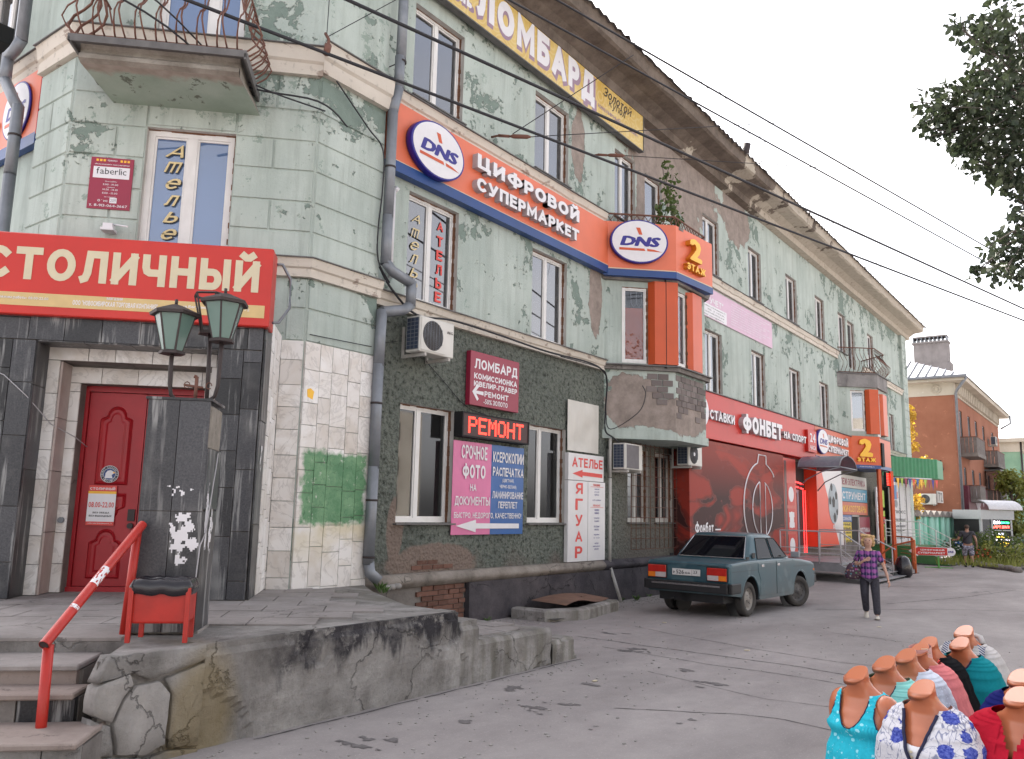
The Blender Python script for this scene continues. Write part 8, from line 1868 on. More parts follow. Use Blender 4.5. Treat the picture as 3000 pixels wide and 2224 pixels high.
# ================================================================ TREES AND PLANTS
def mk_leaf(name, a, b, trans=.35):
    g = NT(name); n = g.noise(g.pos, 3.5, 3, .6); f = g.noise(g.pos, 40, 2); c = g.mix(g.step(n, .35, .65), a, b); c = g.mix(g.step(f, .4, .7, 0, .5), c, tuple(x*1.5 for x in b))
    d = g.N('BsdfDiffuse'); g.L(c, d.inputs[0]); t_ = g.N('BsdfTranslucent'); g.L(c, t_.inputs[0]); gl = g.N('BsdfGlossy'); gl.inputs['Roughness'].default_value = .4; gl.inputs[0].default_value = (.5, .5, .5, 1)
    m = g.N('MixShader'); m.inputs[0].default_value = trans; g.L(d.outputs[0], m.inputs[1]); g.L(t_.outputs[0], m.inputs[2]); m2 = g.N('MixShader'); m2.inputs[0].default_value = .06; g.L(m.outputs[0], m2.inputs[1]); g.L(gl.outputs[0], m2.inputs[2]); g.L(m2.outputs[0], g.out.inputs[0]); return g.m
m_leafd = mk_leaf('dark backlit leaf', (.020, .032, .022), (.050, .066, .032), .3); m_leafy = mk_leaf('yellow maple leaf', (.42, .26, .03), (.62, .40, .06), .5)  # crown leaf colour darkened to carry the backlit shade
m_leafg = mk_leaf('bush leaf', (.045, .085, .020), (.10, .14, .035), .4); m_leafb = mk_leaf('bright hedge leaf', (.13, .17, .03), (.25, .26, .06), .4); m_bark = plain('bark', (.10, .085, .075), .9, 0, .3, 8, .02)
def leaves(mb, c, r, n, size, rg, fine=True, droop=.3, flat=1):
    for i in range(n):
        while True:
            p = Vector((rg.uniform(-1, 1), rg.uniform(-1, 1), rg.uniform(-1, 1)))
            if p.length < 1: break
        p = Vector(c)+Vector((p.x*r, p.y*r, p.z*r*flat)); s_ = size*rg.uniform(.6, 1.25); d = Vector((rg.uniform(-1, 1), rg.uniform(-1, 1), rg.uniform(-1, .4)-droop)).normalized(); w = d.cross(Vector((rg.uniform(-1, 1), rg.uniform(-1, 1), rg.uniform(-1, 1)))).normalized(); nn = d.cross(w)*s_*.12
        if fine: mb.face([p, p+d*s_*.35+w*s_*.34+nn, p+d*s_*.75+w*s_*.24, p+d*s_, p+d*s_*.75-w*s_*.24, p+d*s_*.35-w*s_*.34+nn])
        else: mb.face([p, p+d*s_*.5+w*s_*.35, p+d*s_, p+d*s_*.5-w*s_*.35])
CL = [(7.57, -8.12, 6.12, 0.08), (8.24, -8.13, 6.38, 0.12), (8.15, -8.22, 6.39, 0.1), (7.73, -8.36, 6.12, 0.15), (7.9, -8.46, 6.33, 0.2), (7.91, -8.57, 6.23, 0.3), (8.11, -8.24, 6.24, 0.15), (8.27, -8.38, 6.26, 0.2), (7.68, -8.54, 5.9, 0.3), (7.6, -8.33, 5.87, 0.15), (8.44, -8.52, 6.05, 0.3), (8.02, -8.44, 5.98, 0.15), (8.37, -8.39, 6.0, 0.25), (7.67, -8.3, 5.69, 0.1), (8.05, -8.17, 5.88, 0.08), (8.41, -8.51, 5.84, 0.35), (7.96, -8.38, 5.61, 0.3), (8.58, -8.21, 5.96, 0.2), (8.51, -8.15, 5.98, 0.12), (7.86, -8.51, 5.37, 0.4), (7.85, -8.35, 5.38, 0.35), (8.25, -8.17, 5.7, 0.25), (8.57, -8.02, 5.92, 0.2), (8.02, -7.98, 5.76, 0.12), (7.9, -7.96, 5.61, 0.1), (8.07, -7.85, 5.72, 0.12), (7.72, -7.83, 5.53, 0.12), (7.96, -8.0, 5.52, 0.2), (8.22, -8.13, 5.5, 0.3), (8.34, -8.3, 5.4, 0.4), (8.14, -8.48, 5.24, 0.4), (8.02, -8.01, 5.42, 0.2), (7.96, -7.92, 5.48, 0.15), (8.17, -7.8, 5.57, 0.12), (8.02, -7.76, 5.48, 0.1), (7.83, -7.9, 5.29, 0.1), (8.64, -8.02, 5.53, 0.2), (8.44, -8.17, 5.31, 0.3), (8.57, -8.35, 5.24, 0.35), (8.19, -8.49, 5.0, 0.3), (8.79, -7.91, 5.54, 0.12), (8.75, -8.05, 5.32, 0.15), (8.11, -8.25, 4.97, 0.2), (8.35, -8.38, 4.96, 0.2), (8.68, -8.26, 5.17, 0.15), (8.53, -7.91, 5.41, 0.08), (8.88, -8.33, 5.26, 0.2), (8.47, -8.45, 4.92, 0.15), (8.87, -8.4, 5.0, 0.12), (8.79, -8.37, 4.74, 0.08), (8.43, -8.45, 4.68, 0.1), (8.75, -8.4, 4.59, 0.12), (9.06, -8.29, 4.56, 0.15), (9.01, -8.18, 4.55, 0.1), (8.72, -8.39, 4.38, 0.2), (8.8, -8.25, 4.38, 0.12), (8.24, -8.19, 4.29, 0.06), (8.49, -8.04, 4.13, 0.06), (9.02, -8.11, 4.34, 0.1), (8.68, -8.25, 4.17, 0.15), (8.45, -8.24, 4.06, 0.1), (8.81, -8.36, 4.22, 0.2), (8.98, -8.37, 4.19, 0.15)]
TR = thing('broadleaf_tree', 'backlit street tree whose branches hang in at the upper right', 'tree', (10.6, -10.6, 0))
mb = MB(); rg = random.Random(44)
mb.tube([(10.6, -10.6, 0), (10.55, -10.5, 1.5), (10.4, -10.3, 3.0), (10.2, -10.0, 4.6), (9.9, -9.6, 6.2), (9.7, -9.4, 8)], [.22, .19, .17, .14, .10, .05], 10)
mb.tube([(10.3, -10.1, 4.0), (9.6, -9.3, 4.9), (9.0, -8.7, 5.5), (8.4, -8.35, 5.9)], [.09, .06, .04, .02], 7); mb.tube([(10.4, -10.3, 3.2), (9.8, -9.3, 4.0), (9.2, -8.6, 4.5), (8.9, -8.3, 4.6)], [.07, .045, .03, .012], 6)
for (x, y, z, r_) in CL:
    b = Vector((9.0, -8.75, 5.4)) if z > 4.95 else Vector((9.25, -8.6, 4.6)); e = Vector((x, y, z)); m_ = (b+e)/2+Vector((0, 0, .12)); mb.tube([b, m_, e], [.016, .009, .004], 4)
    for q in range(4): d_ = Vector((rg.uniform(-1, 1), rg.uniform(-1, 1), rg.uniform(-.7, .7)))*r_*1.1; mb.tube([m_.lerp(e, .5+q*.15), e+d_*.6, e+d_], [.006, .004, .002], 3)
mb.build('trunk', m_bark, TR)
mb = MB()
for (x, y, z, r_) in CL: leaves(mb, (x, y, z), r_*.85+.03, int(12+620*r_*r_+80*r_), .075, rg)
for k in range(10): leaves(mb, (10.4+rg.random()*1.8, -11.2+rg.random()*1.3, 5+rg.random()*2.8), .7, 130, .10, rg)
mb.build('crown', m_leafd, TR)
def tree(name, label, x, y, h, cr, mat, seed, n=900, size=.18, cz=None, trunkr=.16, cat='tree', group=None, zlo=.35, lean=0):
    t = thing(name, label, cat, (x, y, 0), group); rg = random.Random(seed); mb = MB(); mb.tube([(x, y, 0), (x+lean*.3, y, h*.35), (x+lean*.7, y, h*.7), (x+lean, y, h*.92)], [trunkr, trunkr*.8, trunkr*.5, trunkr*.2], 8); cs = []
    for i in range(16):
        a = rg.random()*6.28; z = h*(zlo+(.95-zlo)*rg.random()); q = math.sin(math.pi*min(1, max(.1, (z/h-zlo+.1)/(1.05-zlo)))); r_ = cr*q*rg.uniform(.3, .9); c = (x+lean*z/h+math.cos(a)*r_, y+math.sin(a)*r_, z); cs.append(c); mb.tube([(x+lean*z/h*.8, y, z*.75), c], [trunkr*.3, .02], 5)
    mb.build('trunk', m_bark, t); mb = MB()
    for c in cs: leaves(mb, c, cr*.42*rg.uniform(.6, 1.1), n//16, size, rg, False)
    mb.build('crown', mat, t); return t
tree('maple_tree', 'young maple with bright yellow leaves between the green and orange buildings', 51.6, .75, 8.6, 1.15, m_leafy, 3, 1500, .22, zlo=.28, trunkr=.06)
tree('maple_tree', 'low yellow shoots by the mint green fence', 51.4, 1.1, 4.6, .8, m_leafy, 9, 520, .2, zlo=.3, trunkr=.04)
GT = 'dark green trees beyond the kiosk'
tree('broadleaf_tree', 'yellowish green tree beyond the kiosk, nearest the orange building', 72, -2.2, 5.6, 2.2, m_leafb, 5, 2200, .28, zlo=.2, group=GT)
tree('broadleaf_tree', 'dark green tree at the right edge beyond the kiosk', 74, -4.6, 6.3, 2.4, m_leafg, 6, 2200, .28, zlo=.15, group=GT)
tree('broadleaf_tree', 'distant green tree between the far houses', 92, -4.0, 6.0, 2.6, m_leafb, 7, 1600, .34, zlo=.15, group=GT)
def bush(name, label, x, y, rx, h, mat, seed, n=420, size=.13, group=None, cat='bush'):
    t = thing(name, label, cat, (x, y, 0), group); rg = random.Random(seed); mb = MB(); st = MB()
    for i in range(12): a = rg.random()*6.28; st.tube([(x, y, 0), (x+math.cos(a)*rx*.6, y+math.sin(a)*rx*.6, h*.8)], .012, 4)
    st.build('stem', m_bark, t)
    for i in range(10): a = rg.random()*6.28; q = rg.random()**.5*rx*.75; leaves(mb, (x+math.cos(a)*q, y+math.sin(a)*q, h*rg.uniform(.25, .85)), rx*.45, n//10, size, rg, False, .0)
    mb.build('foliage', mat, t); return t
GB = 'bushes in the flower bed'
bush('garden_bush', 'tall green bush behind the walking man', 41.5, -3.35, .9, 1.75, m_leafg, 1, 700, group=GB); bush('garden_bush', 'dark green bush in front of the kiosk', 42.5, -4.3, 1.1, 1.55, m_leafg, 2, 800, group=GB)
bush('garden_bush', 'bright yellow green bush in the flower bed', 40.3, -4.2, .55, 1.0, m_leafb, 3, 380, group=GB); bush('garden_bush', 'grassy green bush at the right end of the flower bed', 40.5, -5.1, .9, .85, m_leafb, 4, 520, group=GB)
bush('garden_bush', 'low leafy plant by the stair railing', 43.0, -2.6, .7, .9, m_leafg, 5, 320, group=GB); bush('garden_bush', 'wide green bush under the glowing display', 44.5, -4.9, 1.2, 1.2, m_leafg, 6, 700, group=GB)
fl = thing('flowers', 'orange and white flowers in the bed behind the walking man', 'flowers', (41, -3.6, 0)); rg = random.Random(8)
for nm, mt, c, n in (('orange_bloom', m_orangeW, (40.0, -4.0, .45), 26), ('white_bloom', m_white, (41.2, -2.95, .75), 22)):
    mb = MB()
    for i in range(n): p = (c[0]+rg.uniform(-.5, .5), c[1]+rg.uniform(-.35, .35), c[2]+rg.uniform(-.2, .25)); mb.ico(p, .05, n=6, m=4, sq=(1, 1, .5))
    tag(mb.build(nm, mt, fl), kind='stuff')
t = thing('flower_bed_edge', 'rough stone edging round the flower bed', 'edging', (40, -4, 0)); rg = random.Random(10)
for i in range(46):
    u = i/45; x = 41.6-6.5*u*.85+(.3*math.sin(u*9)); y = -3.0-2.6*u; mb = MB(); mb.ico((x, y, .08), .14+.07*rg.random(), n=7, m=5, sq=(1.2, .9, .75)); mb.build('stone', m_concd, t)
mb = MB(); mb.face([(36.2, -5.55, .10), (41.8, -2.9, .12), (48, -2.6, .12), (46, -6.0, .10)]); tag(mb.build('planting_soil', plain('soil', (.07, .06, .04), .95, 0, .3)), kind='structure')
GL = MB(); rg = random.Random(15)
for i in range(1500):
    u = rg.random(); v = rg.random(); x = 37.0+9*u; y = -5.5+2.9*v*(1)-.0*u; b = Vector((x, y-.1*u, .1)); h = .15+.3*rg.random(); a = rg.random()*6.28; d = Vector((math.cos(a), math.sin(a), 0)); GL.face([b-d*.02, b+d*.02, b+d*.1+Vector((0, 0, h))])
tag(GL.build('grass', m_leafb), 'sunlit grass and weeds filling the flower bed', 'grass', kind='stuff')

t = thing('climbing_plant', 'leafy green vine growing up from the railing above the round sign', 'plant', (17.0, -.8, 8.3)); rg = random.Random(77); mb = MB(); st = MB()
for i in range(7):
    x = 16.5+.16*i; top = (8.9, 9.4, 9.9, 10.0, 9.7, 9.3, 8.9)[i]; pts = [(x+.05*math.sin(z*4+i), -.95+.12*math.cos(z*3+i), z) for z in [8.3+(top-8.3)*k/6 for k in range(7)]]; st.tube(pts, .008, 4)
    for p in pts: leaves(mb, p, .13, 9, .11, rg)
st.build('stem', m_bark, t); mb.build('foliage', m_leafg, t)

# ================================================================ BACKGROUND BUILDINGS
def mk_wall(name, a_, b_, dirt=.3):
    g = NT(name); n = g.noise(g.pos, .45, 7, .65); a = g.mix(g.step(n, .35, .65), a_, b_); v = g.noise(g.map(g.pos, (1, 1, .2)), .9, 7, .65); a = g.mix(g.step(v, .5, .75, 0, dirt), a, tuple(x*.6 for x in a_)); f = g.noise(g.pos, 2.5, 8, .7); a = g.mix(g.step(f, .62, .64, 0, .5), a, tuple(min(.7, x*1.5) for x in b_)); return g.fin(a, .9, spec=.2)
m_terra = mk_wall('terracotta render', (.27, .11, .068), (.345, .15, .095)); m_creamw = mk_wall('cream frieze', (.44, .39, .32), (.55, .50, .42)); m_greenw = mk_wall('green render', (.20, .34, .24), (.28, .42, .30)); m_metalroof = plain('white metal roof', (.62, .62, .64), .4, .2, .06, 2)
OB = thing('orange_building', 'terracotta rendered house with cream frieze, metal roof and balconies', 'building', (60.5, -.4, 0))
FO1 = Fr((60.5, 0, 0), (0, -1, 0), (-1, 0, 0)); FO2 = Fr((0, -.4, 0), (1, 0, 0), (0, -1, 0))
WO = [(62.4, 63.5, 6.6, 9.2), (66.0, 67.2, 7.2, 9.2), (69.5, 70.7, 7.2, 9.2), (73.5, 74.7, 7.2, 9.2), (62.9, 64.0, 3.6, 5.4), (66.5, 67.7, 3.6, 5.4), (70, 71.2, 3.6, 5.4), (79, 80.2, 7.2, 9.2), (80, 81.2, 3.6, 5.4)]
mb = MB(); grid_wall(mb, FO2, 60.5, 84, 0, 10.0, WO, .15); grid_wall(mb, FO1, -12, .4, 0, 10.0, [(-4.2, -3.2, 6.6, 8.4)], .15); mb.build('wall', [m_terra, m_terra], OB)
for h in WO: window(FO2, *h, depth=.1, parent=OB, room=False, sill=False, fm=m_galv, curtain=False)
window(FO1, -4.2, -3.2, 6.6, 8.4, depth=.1, parent=OB, room=False, sill=False, fm=m_galv, curtain=False)
mb = MB(); mb.box(FO2, 60.447, 84, 10.0, 10.85, -.3, .067); mb.box(FO1, -12, .34, 10.0, 10.85, -.3, .06); mb.build('frieze', m_creamw, OB)
for i in range(5): mb = MB(); c = FO1.p(-11+i*2.55+.2, 10.42, .06); pts = [FO1.p(-11+i*2.55+.2+.28*math.cos(R(a)), 10.42+.28*math.sin(R(a)), .07) for a in range(0, 361, 24)]; mb.tube(pts, .04, 4); mb.tube([FO1.p(-11+i*2.55+.2+.14*math.cos(R(a)), 10.42+.14*math.sin(R(a)), .07) for a in range(0, 361, 30)], .03, 4); mb.build('rosette', m_creamw, OB)
for i in range(26): MB().box(FO2, 61.0+i*.85, 61.3+i*.85, 10.1, 10.8, .06, .3).build('bracket', m_creamw, OB)
mb = MB(); E0 = [(59.7, -1.2), (84.8, -1.2), (84.8, 12), (59.7, 12)]
mb.add([(x, y, 10.85) for x, y in E0]+[(x, y, 11.15) for x, y in E0], [(0, 1, 5, 4), (3, 0, 4, 7), (3, 2, 1, 0)]); mb.build('eaves', m_creamw, OB)
mb = MB(); rd = [(66.5, 5.5, 14.3), (78, 5.5, 14.3)]; e1 = [(59.6, -1.3, 11.15), (84.9, -1.3, 11.15), (84.9, 12.3, 11.15), (59.6, 12.3, 11.15)]
mb.face([e1[0], e1[1], rd[1], rd[0]]); mb.face([e1[3], e1[0], rd[0]]); mb.face([e1[1], e1[2], rd[1]]); mb.face([e1[2], e1[3], rd[0], rd[1]]); mb.build('roof', m_metalroof, OB)
for i in range(26):      # standing seams on the hip that faces the viewer
    y = -1.0+i*.52; top = (5.5-y)/6.8 if y < 5.5 else (y-5.5)/6.8; k = 1-abs(5.5-y)/6.8
    if k <= .05: continue
    MB().tube([(59.6, y, 11.20), (59.6+6.9*k, y, 11.20+3.15*k)], .05, 4).build('roof_seam', m_galv, OB)
mb = MB(); mb.tube([(59.55, -1.35, 11.1), (59.55, 12, 11.1)], .10, 8); mb.build('gutter', m_galv, OB)
mb = MB(); mb.tube([(59.7, -1.3, 11.0), (60.3, -.65, 10.3), (60.42, -.55, 10.1), (60.42, -.55, .3)], .09, 8); mb.tube([(84.6, -1.3, 11.1), (84.6, -1.3, 10.4), (84, -.6, 9.9)], .08, 6); mb.build('drainpipe', m_galv, OB)
mb = MB(); mb.box(Fr((65.2, 0, 0), (0, -1, 0), (-1, 0, 0)), -2.7, -.45, 11.5, 14.5, -1.0, 0); mb.box(Fr((65.2, 0, 0), (0, -1, 0), (-1, 0, 0)), -2.7, -.30, 11.3, 13.0, -1.0, .05); mb.box(Fr((65.2, 0, 0), (0, -1, 0), (-1, 0, 0)), -2.8, -.4, 14.5, 14.62, -1.1, .1); mb.box(Fr((65.2, 0, 0), (0, -1, 0), (-1, 0, 0)), -2.72, -.48, 14.95, 15.05, -1.0, 0); ch = mb.build('chimney', plain('grey chimney render', (.25, .225, .22), .9, 0, .15, 1.5, dirt=.3), OB)
for i in range(9): MB().box(Fr((65.2, 0, 0), (0, -1, 0), (-1, 0, 0)), -2.72+i*.27, -2.66+i*.27, 14.62, 14.95, -1.0, 0).build('chimney_slot_wall', m_galv, ch)
m_wood = plain('grey weathered boards', (.17, .15, .14), .9, 0, .25, 3)
def fbalc(x0, x1, z0, h, encl, name='balcony'):
    mb = MB(); mb.box(FO2, x0, x1, z0-.25, z0, 0, 1.0); b = mb.build(name, m_concd, OB)
    for k in range(int((x1-x0)/.28)): MB().box(FO2, x0+.04+k*.28, x0+.24+k*.28, z0, z0+h, .95, .98).build('board', m_wood, b)
    for k in range(4): MB().box(Fr((x0, -.4, 0), (0, -1, 0), (-1, 0, 0)), .05+k*.24, .25+k*.24, z0, z0+h, 0, .03).build('board', m_wood, b)
    mb = MB(); mb.tube([FO2.p(x0, z0+h+.03, 0), FO2.p(x0, z0+h+.03, .97), FO2.p(x1, z0+h+.03, .97), FO2.p(x1, z0+h+.03, 0)], .04, 5, smooth=False); mb.build('rail', m_iron, b)
    if encl:
        mb = MB(); mb.box(FO2, x0-.1, x1+.1, z0+2.45, z0+2.55, 0, 1.1); mb.box(FO2, x0, x0+.08, z0+h, z0+2.45, .9, .98); mb.box(FO2, x1-.08, x1, z0+h, z0+2.45, .9, .98); mb.build('balcony_roof', m_tin, b)
        MB().box(FO2, x0+.1, x1-.1, z0+h+.1, z0+2.4, .9, .92).build('glazing', m_glass, b); MB().box(Fr((x0, -.4, 0), (0, -1, 0), (-1, 0, 0)), .1, .9, z0+h+.1, z0+2.4, -.04, -.02).build('glazing', m_glass, b)
fbalc(62.0, 66.0, 6.3, 1.0, False); fbalc(62.2, 65.0, 3.3, .8, False); fbalc(73.0, 77.5, 6.2, .95, False); fbalc(73.0, 77.5, 3.2, .95, True)
aircon('fan', 'white air conditioner on the side wall of the orange building', (60.48, 1.4, 2.75), R(-90)).scale = (1.25,)*3
aircon('fan', 'air conditioner high on the front of the orange building', (76.5, -.42, 7.8), 0).scale = (1.2,)*3
t = thing('wall_lantern', 'small black lantern high on the side wall of the orange building', 'lamp', (60.4, .55, 5.2)); mb = MB(); mb.tube([(60.45, .55, 5.7), (60.2, .55, 5.7), (60.2, .55, 5.45)], .03, 5); mb.tube([(60.2, .55, 5.45), (60.2, .55, 5.1), (60.2, .55, 4.95)], [.08, .17, .05], 6); mb.build('lamp_body', m_darkiron, t)
CF = thing('cafe_front', 'dark red cafe fascia with pale swirls on the orange building', 'shop front', (64, -.6, 2.4)); FC2 = Fr((0, -.45, 0), (1, 0, 0), (0, -1, 0)); m_wine = plain('wine red panel', (.10, .012, .03), .4)
MB().box(FC2, 61.2, 70.5, 2.45, 4.1, .0, .35).build('fascia', m_wine, CF)
for x in (61.2, 63.6, 66.6, 69.2): MB().box(FC2, x, x+.7, .2, 2.45, 0, .3).build('pilaster', m_wine, CF)
MB().box(FC2, 61.9, 69.2, .3, 2.45, 0, .08).build('shop_window', m_glass, CF)
mb = MB(); [stroke(mb, FC2, [(63.3+k*.5+1.8*(i/10)**1.5, 3.95-1.35*i/10+.5*k*(1-i/10)*.3) for i in range(11)], .04, .37) for k in range(3)]; [disc(mb, FC2, 66.3+k*.6, 3.0+.25*(k % 3), .12, .18, .35, .36, 0, 8) for k in range(6)]; mb.build('swirl_print', m_white, CF)
FN = thing('mint_fence', 'mint green concrete fence with rounded tops beside the far pavement', 'fence', (55, .3, 0)); FF = Fr((49.8, .82, 0), Vector((10.2, -1.1, 0)).normalized(), Vector((-1.1, -10.2, 0)).normalized()); m_mint2 = plain('mint paint', (.26, .50, .42), .7, 0, .1, 2, dirt=.3); m_mintd = plain('deeper green paint', (.06, .30, .19), .7, 0, .1, 2)
for i in range(9):
    u = i*1.13; mb = MB(); mb.box(FF, u, u+.62, 0, 2.05, -.1, .05); mb.build('panel', m_mint2 if i % 2 == 0 else m_mintd, FN); MB().tube([FF.p(u+.84, 0, .0), FF.p(u+.84, 2.1, 0)], .2, 10).build('column', m_mint2, FN)
    mb = MB(); mb.loft([[FF.p(u-.05+1.2*k/8, 2.08+.30*math.sin(math.pi*k/8), w) for k in range(9)]+[FF.p(u+1.15, 2.02, w), FF.p(u-.05, 2.02, w)] for w in (-.22, .22)], smooth=False); mb.build('coping', m_concd, FN)
KI = thing('kiosk', 'grey bank machine kiosk with a curved roof and glowing coloured displays', 'kiosk', (57.5, -2.6, 0)); FK = Fr((56.55, -2.0, 0), Vector((1.6, -1.2, 0)).normalized(), Vector((-1.2, -1.6, 0)).normalized()); m_kg = plain('kiosk grey', (.33, .35, .36), .5, 0, .06)
MB().box(FK, -.1, 2.4, 1.95, 2.5, -2, .12).build('fascia', m_kg, KI); mb = MB()
for u0 in (-.05, .75, 2.2): mb.box(FK, u0, u0+.12, 0, 1.95, -.1, .02)
mb.box(FK, -.05, 2.3, 0, .12, -.1, .02); mb.box(FK, .8, 2.3, 1.28, 1.34, -.1, .02); mb.build('frame', m_kg, KI); MB().box(FK, -.05, 2.3, 0, 1.95, -2, -.1).build('booth', m_black, KI); MB().box(FK, .07, .75, .1, 1.95, -.06, -.04).build('glass_door', m_glass, KI)
mb = MB(); mb.loft([[FK.p(u, 2.55+.55*math.sin(R(a)), .35-.0-1.0*(1-math.cos(R(a)))*.9) for a in range(0, 91, 10)] for u in (.3, 2.85)], closed=False); mb.loft([[FK.p(u, 2.52+.55*math.sin(R(a)), .33-1.0*(1-math.cos(R(a)))*.9) for a in range(0, 91, 10)] for u in (.3, 2.85)], closed=False); mb.build('curved_roof', plain('pale sheet', (.5, .5, .53), .4), KI)
mb = MB(); mb.box(FK, .87, 2.2, .2, 1.92, -.09, -.02); mb.build('display_back', m_black, KI)
for s_, u0, u1, z, h, mt in (('12:06', .95, 1.45, 1.70, .16, glow('white LED', (1, .9, 1), 3)), ('ДОМ 740', 1.5, 2.12, 1.70, .14, glow('green LED', (.05, 1, .35), 2.2)), ('КРЕДИТ ДЕНЬГИ', .92, 2.12, 1.42, .18, glow('red LED', (1, .08, .06), 2.5)), ('УСЛУГИ', 1.25, 1.75, 1.05, .11, glow('white LED ', (.8, .8, 1), 2)), ('ПЕЧАТЬ ФОТО', 1.05, 2.0, .88, .11, glow('yellow LED', (1, .65, .05), 2.4)), ('НА ДОКУМЕНТЫ', 1.0, 2.1, .70, .11, glow('white LED  ', (.9, .8, .9), 1.6)), ('КОПИИ СКАН', 1.1, 2.05, .52, .11, glow('yellow LED ', (1, .6, .05), 2.4)), ('24 ЧАСА', 1.2, 1.9, .34, .11, glow('yellow LED  ', (1, .6, .05), 1.6))): text(FK, s_, u0, u1, z, z+h, -.015, off=.03).build('led_lettering', mt, KI)
BW = thing('painted_hoarding', 'pale blue painted hoarding at the right edge beyond the kiosk', 'hoarding', (75, -3, 0)); g = NT('pale blue mural'); m_mur = g.fin(g.mix(g.step(g.noise(g.pos, 1.5, 5), .45, .55), (.18, .42, .52), (.50, .56, .55)), .8)
FBw = Fr((74, 0, 0), (0, -1, 0), (-1, 0, 0)); [MB().box(FBw, 1.6+k*1.2, 2.78+k*1.2, .4, 1.42, 0, .06).build('panel', m_mur, BW) for k in range(6)]; MB().box(FBw, 1.6, 8.8, 0, .4, -.1, .1).build('base', m_concd, BW)
t = thing('bollard', 'short dark steel bollards and chains before the hoarding', 'bollard', (60, -4.2, 0)); [MB().tube([(60+k*.5, -4.0-k*.3, 0), (60+k*.5, -4.0-k*.3, .95)], .06, 6).build('post', m_darkiron, t) for k in range(3)]
GBd = thing('green_building', 'distant pale green house with a white metal roof at the right edge', 'building', (100, -1, 0)); FG1 = Fr((100, 0, 0), (0, -1, 0), (-1, 0, 0))
WG = [(-9+i*2.4, -8+i*2.4, z, z+1.8) for i in range(4) for z in (1.6, 5.0)]
mb = MB(); grid_wall(mb, FG1, -14, .6, 0, 9.0, WG, .15); mb.face([(100, -.6, 0), (125, -.6, 0), (125, -.6, 9), (100, -.6, 9)]); mb.build('wall', [m_greenw, m_greenw], GBd)
for h in WG: window(FG1, *h, depth=.1, parent=GBd, room=False, sill=False, curtain=False)
mb = MB(); mb.box(FG1, -14, .9, 9.0, 10.0, -.3, .1); mb.box(FG1, -14, 1.4, 10.0, 10.35, -25, .8); mb.build('frieze', m_creamw, GBd); mb = MB(); mb.face([(99.1, -1.6, 10.35), (99.1, 14, 10.35), (106, 8, 14.0)]); mb.face([(99.1, -1.6, 10.35), (125, -1.6, 10.35), (118, 8, 14.0), (106, 8, 14.0)]); mb.build('roof', m_metalroof, GBd); mb = MB(); mb.tube([(99.9, -.7, 10), (99.9, -.7, 0)], .09, 6); mb.build('drainpipe', m_darkiron, GBd)
cable('thin wire from the orange building to the right', [(80, -.8, 9.2), (60, -14, 11.8)], .02, name='span_wire', group=SG_)
# across the street, behind the viewer: seen in the window reflections
OP = thing('opposite_building', 'beige building across the street seen only in reflections', 'building', (5, -46, 0)); FOp = Fr((60, -46, 0), (-1, 0, 0), (0, 1, 0)); WQ = [(3+i*4, 4.6+i*4, z, z+1.7) for i in range(22) for z in (1.5, 4.9, 8.2)]
mb = MB(); grid_wall(mb, FOp, 0, 95, 0, 11, WQ, .25); mb.build('wall', [m_creamw, m_creamw], OP); mb = MB(); mb.face([FOp.p(0, 0, -.25), FOp.p(95, 0, -.25), FOp.p(95, 11, -.25), FOp.p(0, 11, -.25)]); mb.build('windows', m_glass, OP)
for k, (x, y) in enumerate(((2, -24), (9, -27), (24, -26), (-9, -22))): tree('street_tree', ('nearest', 'widest spaced', 'farthest along', 'leftmost')[k]+' street tree across the road, seen only in reflections', x, y, 9, 2.6, m_leafg, 60+k, 900, .4, group='street trees across the road', zlo=.3)

gr = MB(); rg = random.Random(91)
for i in range(1500):
    if i % 3: x = rg.uniform(9.4, 19); y = -.25-abs(rg.gauss(0, .35)); 
    else: x = rg.uniform(3.2, 15); y = -3.3-abs(rg.gauss(0, 1.3)) if x < 9.4 else rg.uniform(-7.5, -.8)
    if 11.9 < x < 14.6 and y > -1.35: continue
    gr.ico((x, y, .004), rg.choice((.006, .008, .012, .018)), n=5, m=3, sq=(1.2, 1, .7))
tag(gr.build('gravel', m_lump), 'loose grit and small stones scattered on the asphalt', 'gravel', kind='stuff')
for i in range(5): x, y = ((10.2, -1.6), (11.5, -4.6), (8.3, -4.1), (13.4, -2.5), (15.6, -5.4))[i]; mb = MB(); a = rg.random()*6; mb.prism(Fr((x, y, .006), (math.cos(a), math.sin(a), 0), (0, 0, 1), (-math.sin(a), math.cos(a), 0)), [(0, 0), (.06, .01), (.07, .04), (.03, .05), (-.01, .03)], 0, .006); tag(mb.build('litter_scrap', m_cream), ('pale paper scrap near the platform end', 'pale scrap in the middle of the asphalt', 'pale scrap close to the platform wall', 'pale scrap behind the car', 'pale scrap in front of the woman')[i], 'litter', 'scraps of litter on the asphalt')
for x in (9.9, 11.3, 12.2, 15.9, 17.2, 18.4): tuft(x, -.24, 0, 16, .10, label='small weeds along the foot of the tarred plinth')
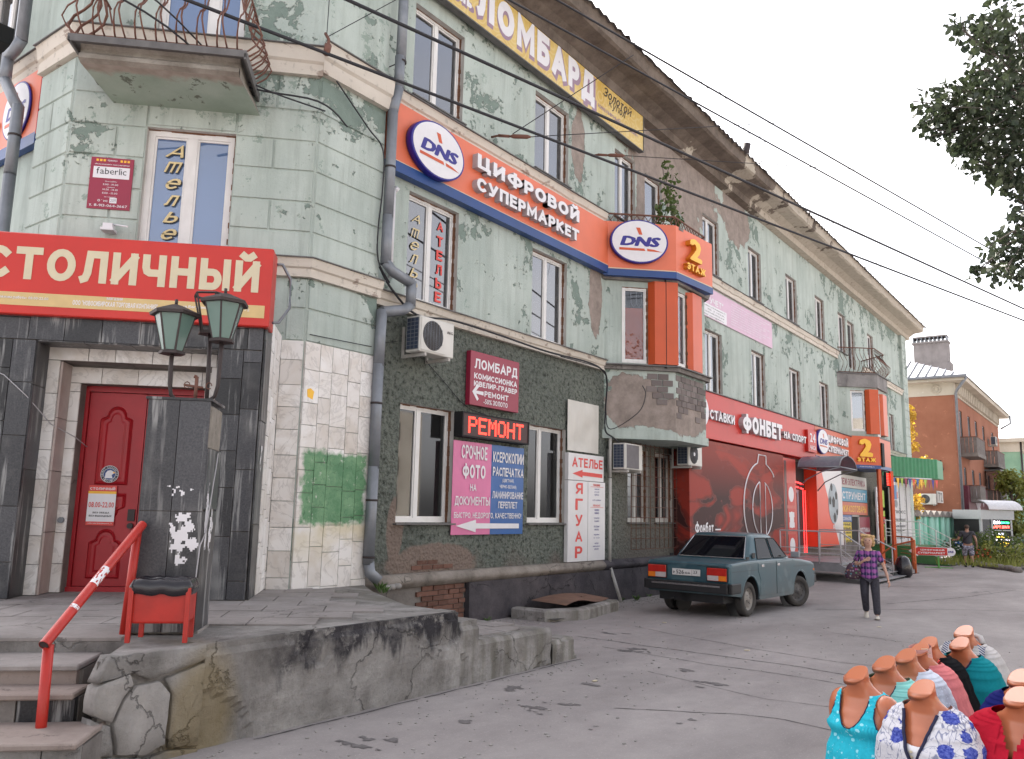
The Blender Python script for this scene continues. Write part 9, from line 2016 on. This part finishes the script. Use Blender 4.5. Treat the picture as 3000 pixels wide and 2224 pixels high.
# ================================================================ CRACKS, CONTACT SHADOW AND STAINS OF THE ASPHALT
m_crack = plain('crack dirt and contact shadow line', (.055, .05, .05), .95, 0, .2, 20); m_stain = plain('dark oily stain', (.125, .115, .115), .8, 0, .3, 14)
CK = MB(); rg = random.Random(17)
def crack(pts, wd, fray=.05):
    P = []
    for (x0, y0), (x1, y1) in zip(pts, pts[1:]):
        n = max(3, int(math.hypot(x1-x0, y1-y0)/.10))
        for i in range(n): u = i/n; x, y = x0+(x1-x0)*u, y0+(y1-y0)*u; P.append((x+fray*mnoise.noise(Vector((x*1.7, y*1.7, 3)))+.012*mnoise.noise(Vector((x*9, y*9, 1))), y+fray*mnoise.noise(Vector((x*1.7, y*1.7, 8)))+.012*mnoise.noise(Vector((x*9, y*9, 5)))))
    P.append(pts[-1])
    for i in range(len(P)-1):
        a, b = Vector((*P[i], .003)), Vector((*P[i+1], .003)); d = (b-a); nn = Vector((-d.y, d.x, 0)).normalized(); w0 = wd*(.5+rg.random()) ; w1 = wd*(.5+rg.random())
        CK.face([a-nn*w0, b-nn*w1, b+nn*w1, a+nn*w0])
crack([(10.97, -2.2), (10.9, -3.95), (10.81, -5.6), (10.55, -6.4), (10.4, -7.2)], .010); crack([(12.6, -2.3), (12.14, -3.38), (11.78, -4.58), (11.5, -5.82), (11.59, -6.6)], .007); crack([(10.42, -2.99), (10.15, -4.6), (10.15, -5.68), (10.0, -6.6)], .007)
crack([(7.3, -4.9), (7.82, -5.79), (7.95, -6.32), (7.79, -7.2)], .007); crack([(14.3, -5.0), (14.24, -5.34), (14.03, -6.33), (13.9, -7.4)], .008); crack([(9.2, -4.3), (8.9, -5.2), (8.7, -5.9), (8.8, -6.6)], .005); crack([(20, -4.6), (23, -5.6), (27, -6.4)], .014); crack([(17.6, -3.8), (19.8, -5.8), (21.0, -7.6)], .012); crack([(25, -3.4), (27, -5.4), (28, -7.4)], .016)
for k in range(5): crack([(4.4+k*1.0, -3.26), (4.9+k*1.0, -3.25), (5.35+k*1.0, -3.27)], .010, .03)  # contact shadow drawn as dark lines at the platform wall foot
tag(CK.build('asphalt_cracks_and_contact_shadow', m_crack), kind='structure')
SM = MB()
def stain(cx, cy, r, seed, st=1.0):
    n = 22; s_ = 2*r/n
    for j in range(n):
        for i in range(n):
            x, y = cx-r+s_*i, cy-r*st+s_*st*j; d = ((x-cx)/r)**2+((y-cy)/(r*st))**2
            if mnoise.noise(Vector((x*7, y*4.5, seed)))+.5*mnoise.noise(Vector((x*19, y*13, seed)))-d*.75+.02 > .12: SM.face([(x, y, .0045), (x+s_, y, .0045), (x+s_, y+s_*st, .0045), (x, y+s_*st, .0045)])
for k, (x, y, r_, s_) in enumerate(((4.97, -3.98, .28, 1), (4.86, -4.35, .26, 1.2), (7.25, -3.66, .28, .8), (6.75, -4.4, .26, 1), (7.07, -4.45, .2, 1.4), (11.67, -2.6, .35, 1), (10.44, -3.45, .36, 1.2), (8.95, -5.15, .3, 1), (7.3, -5.58, .26, 1.1), (6.55, -5.15, .14, 1), (5.95, -4.2, .12, 1), (25.3, -5.7, .6, .6), (9.6, -4.6, .15, 1), (12.8, -5.4, .2, 1.3), (8.1, -4.2, .1, 2), (5.6, -5.0, .1, 1.5))): stain(x, y, r_, k*3.7, s_)
tag(SM.build('asphalt_stains', m_stain), kind='structure')
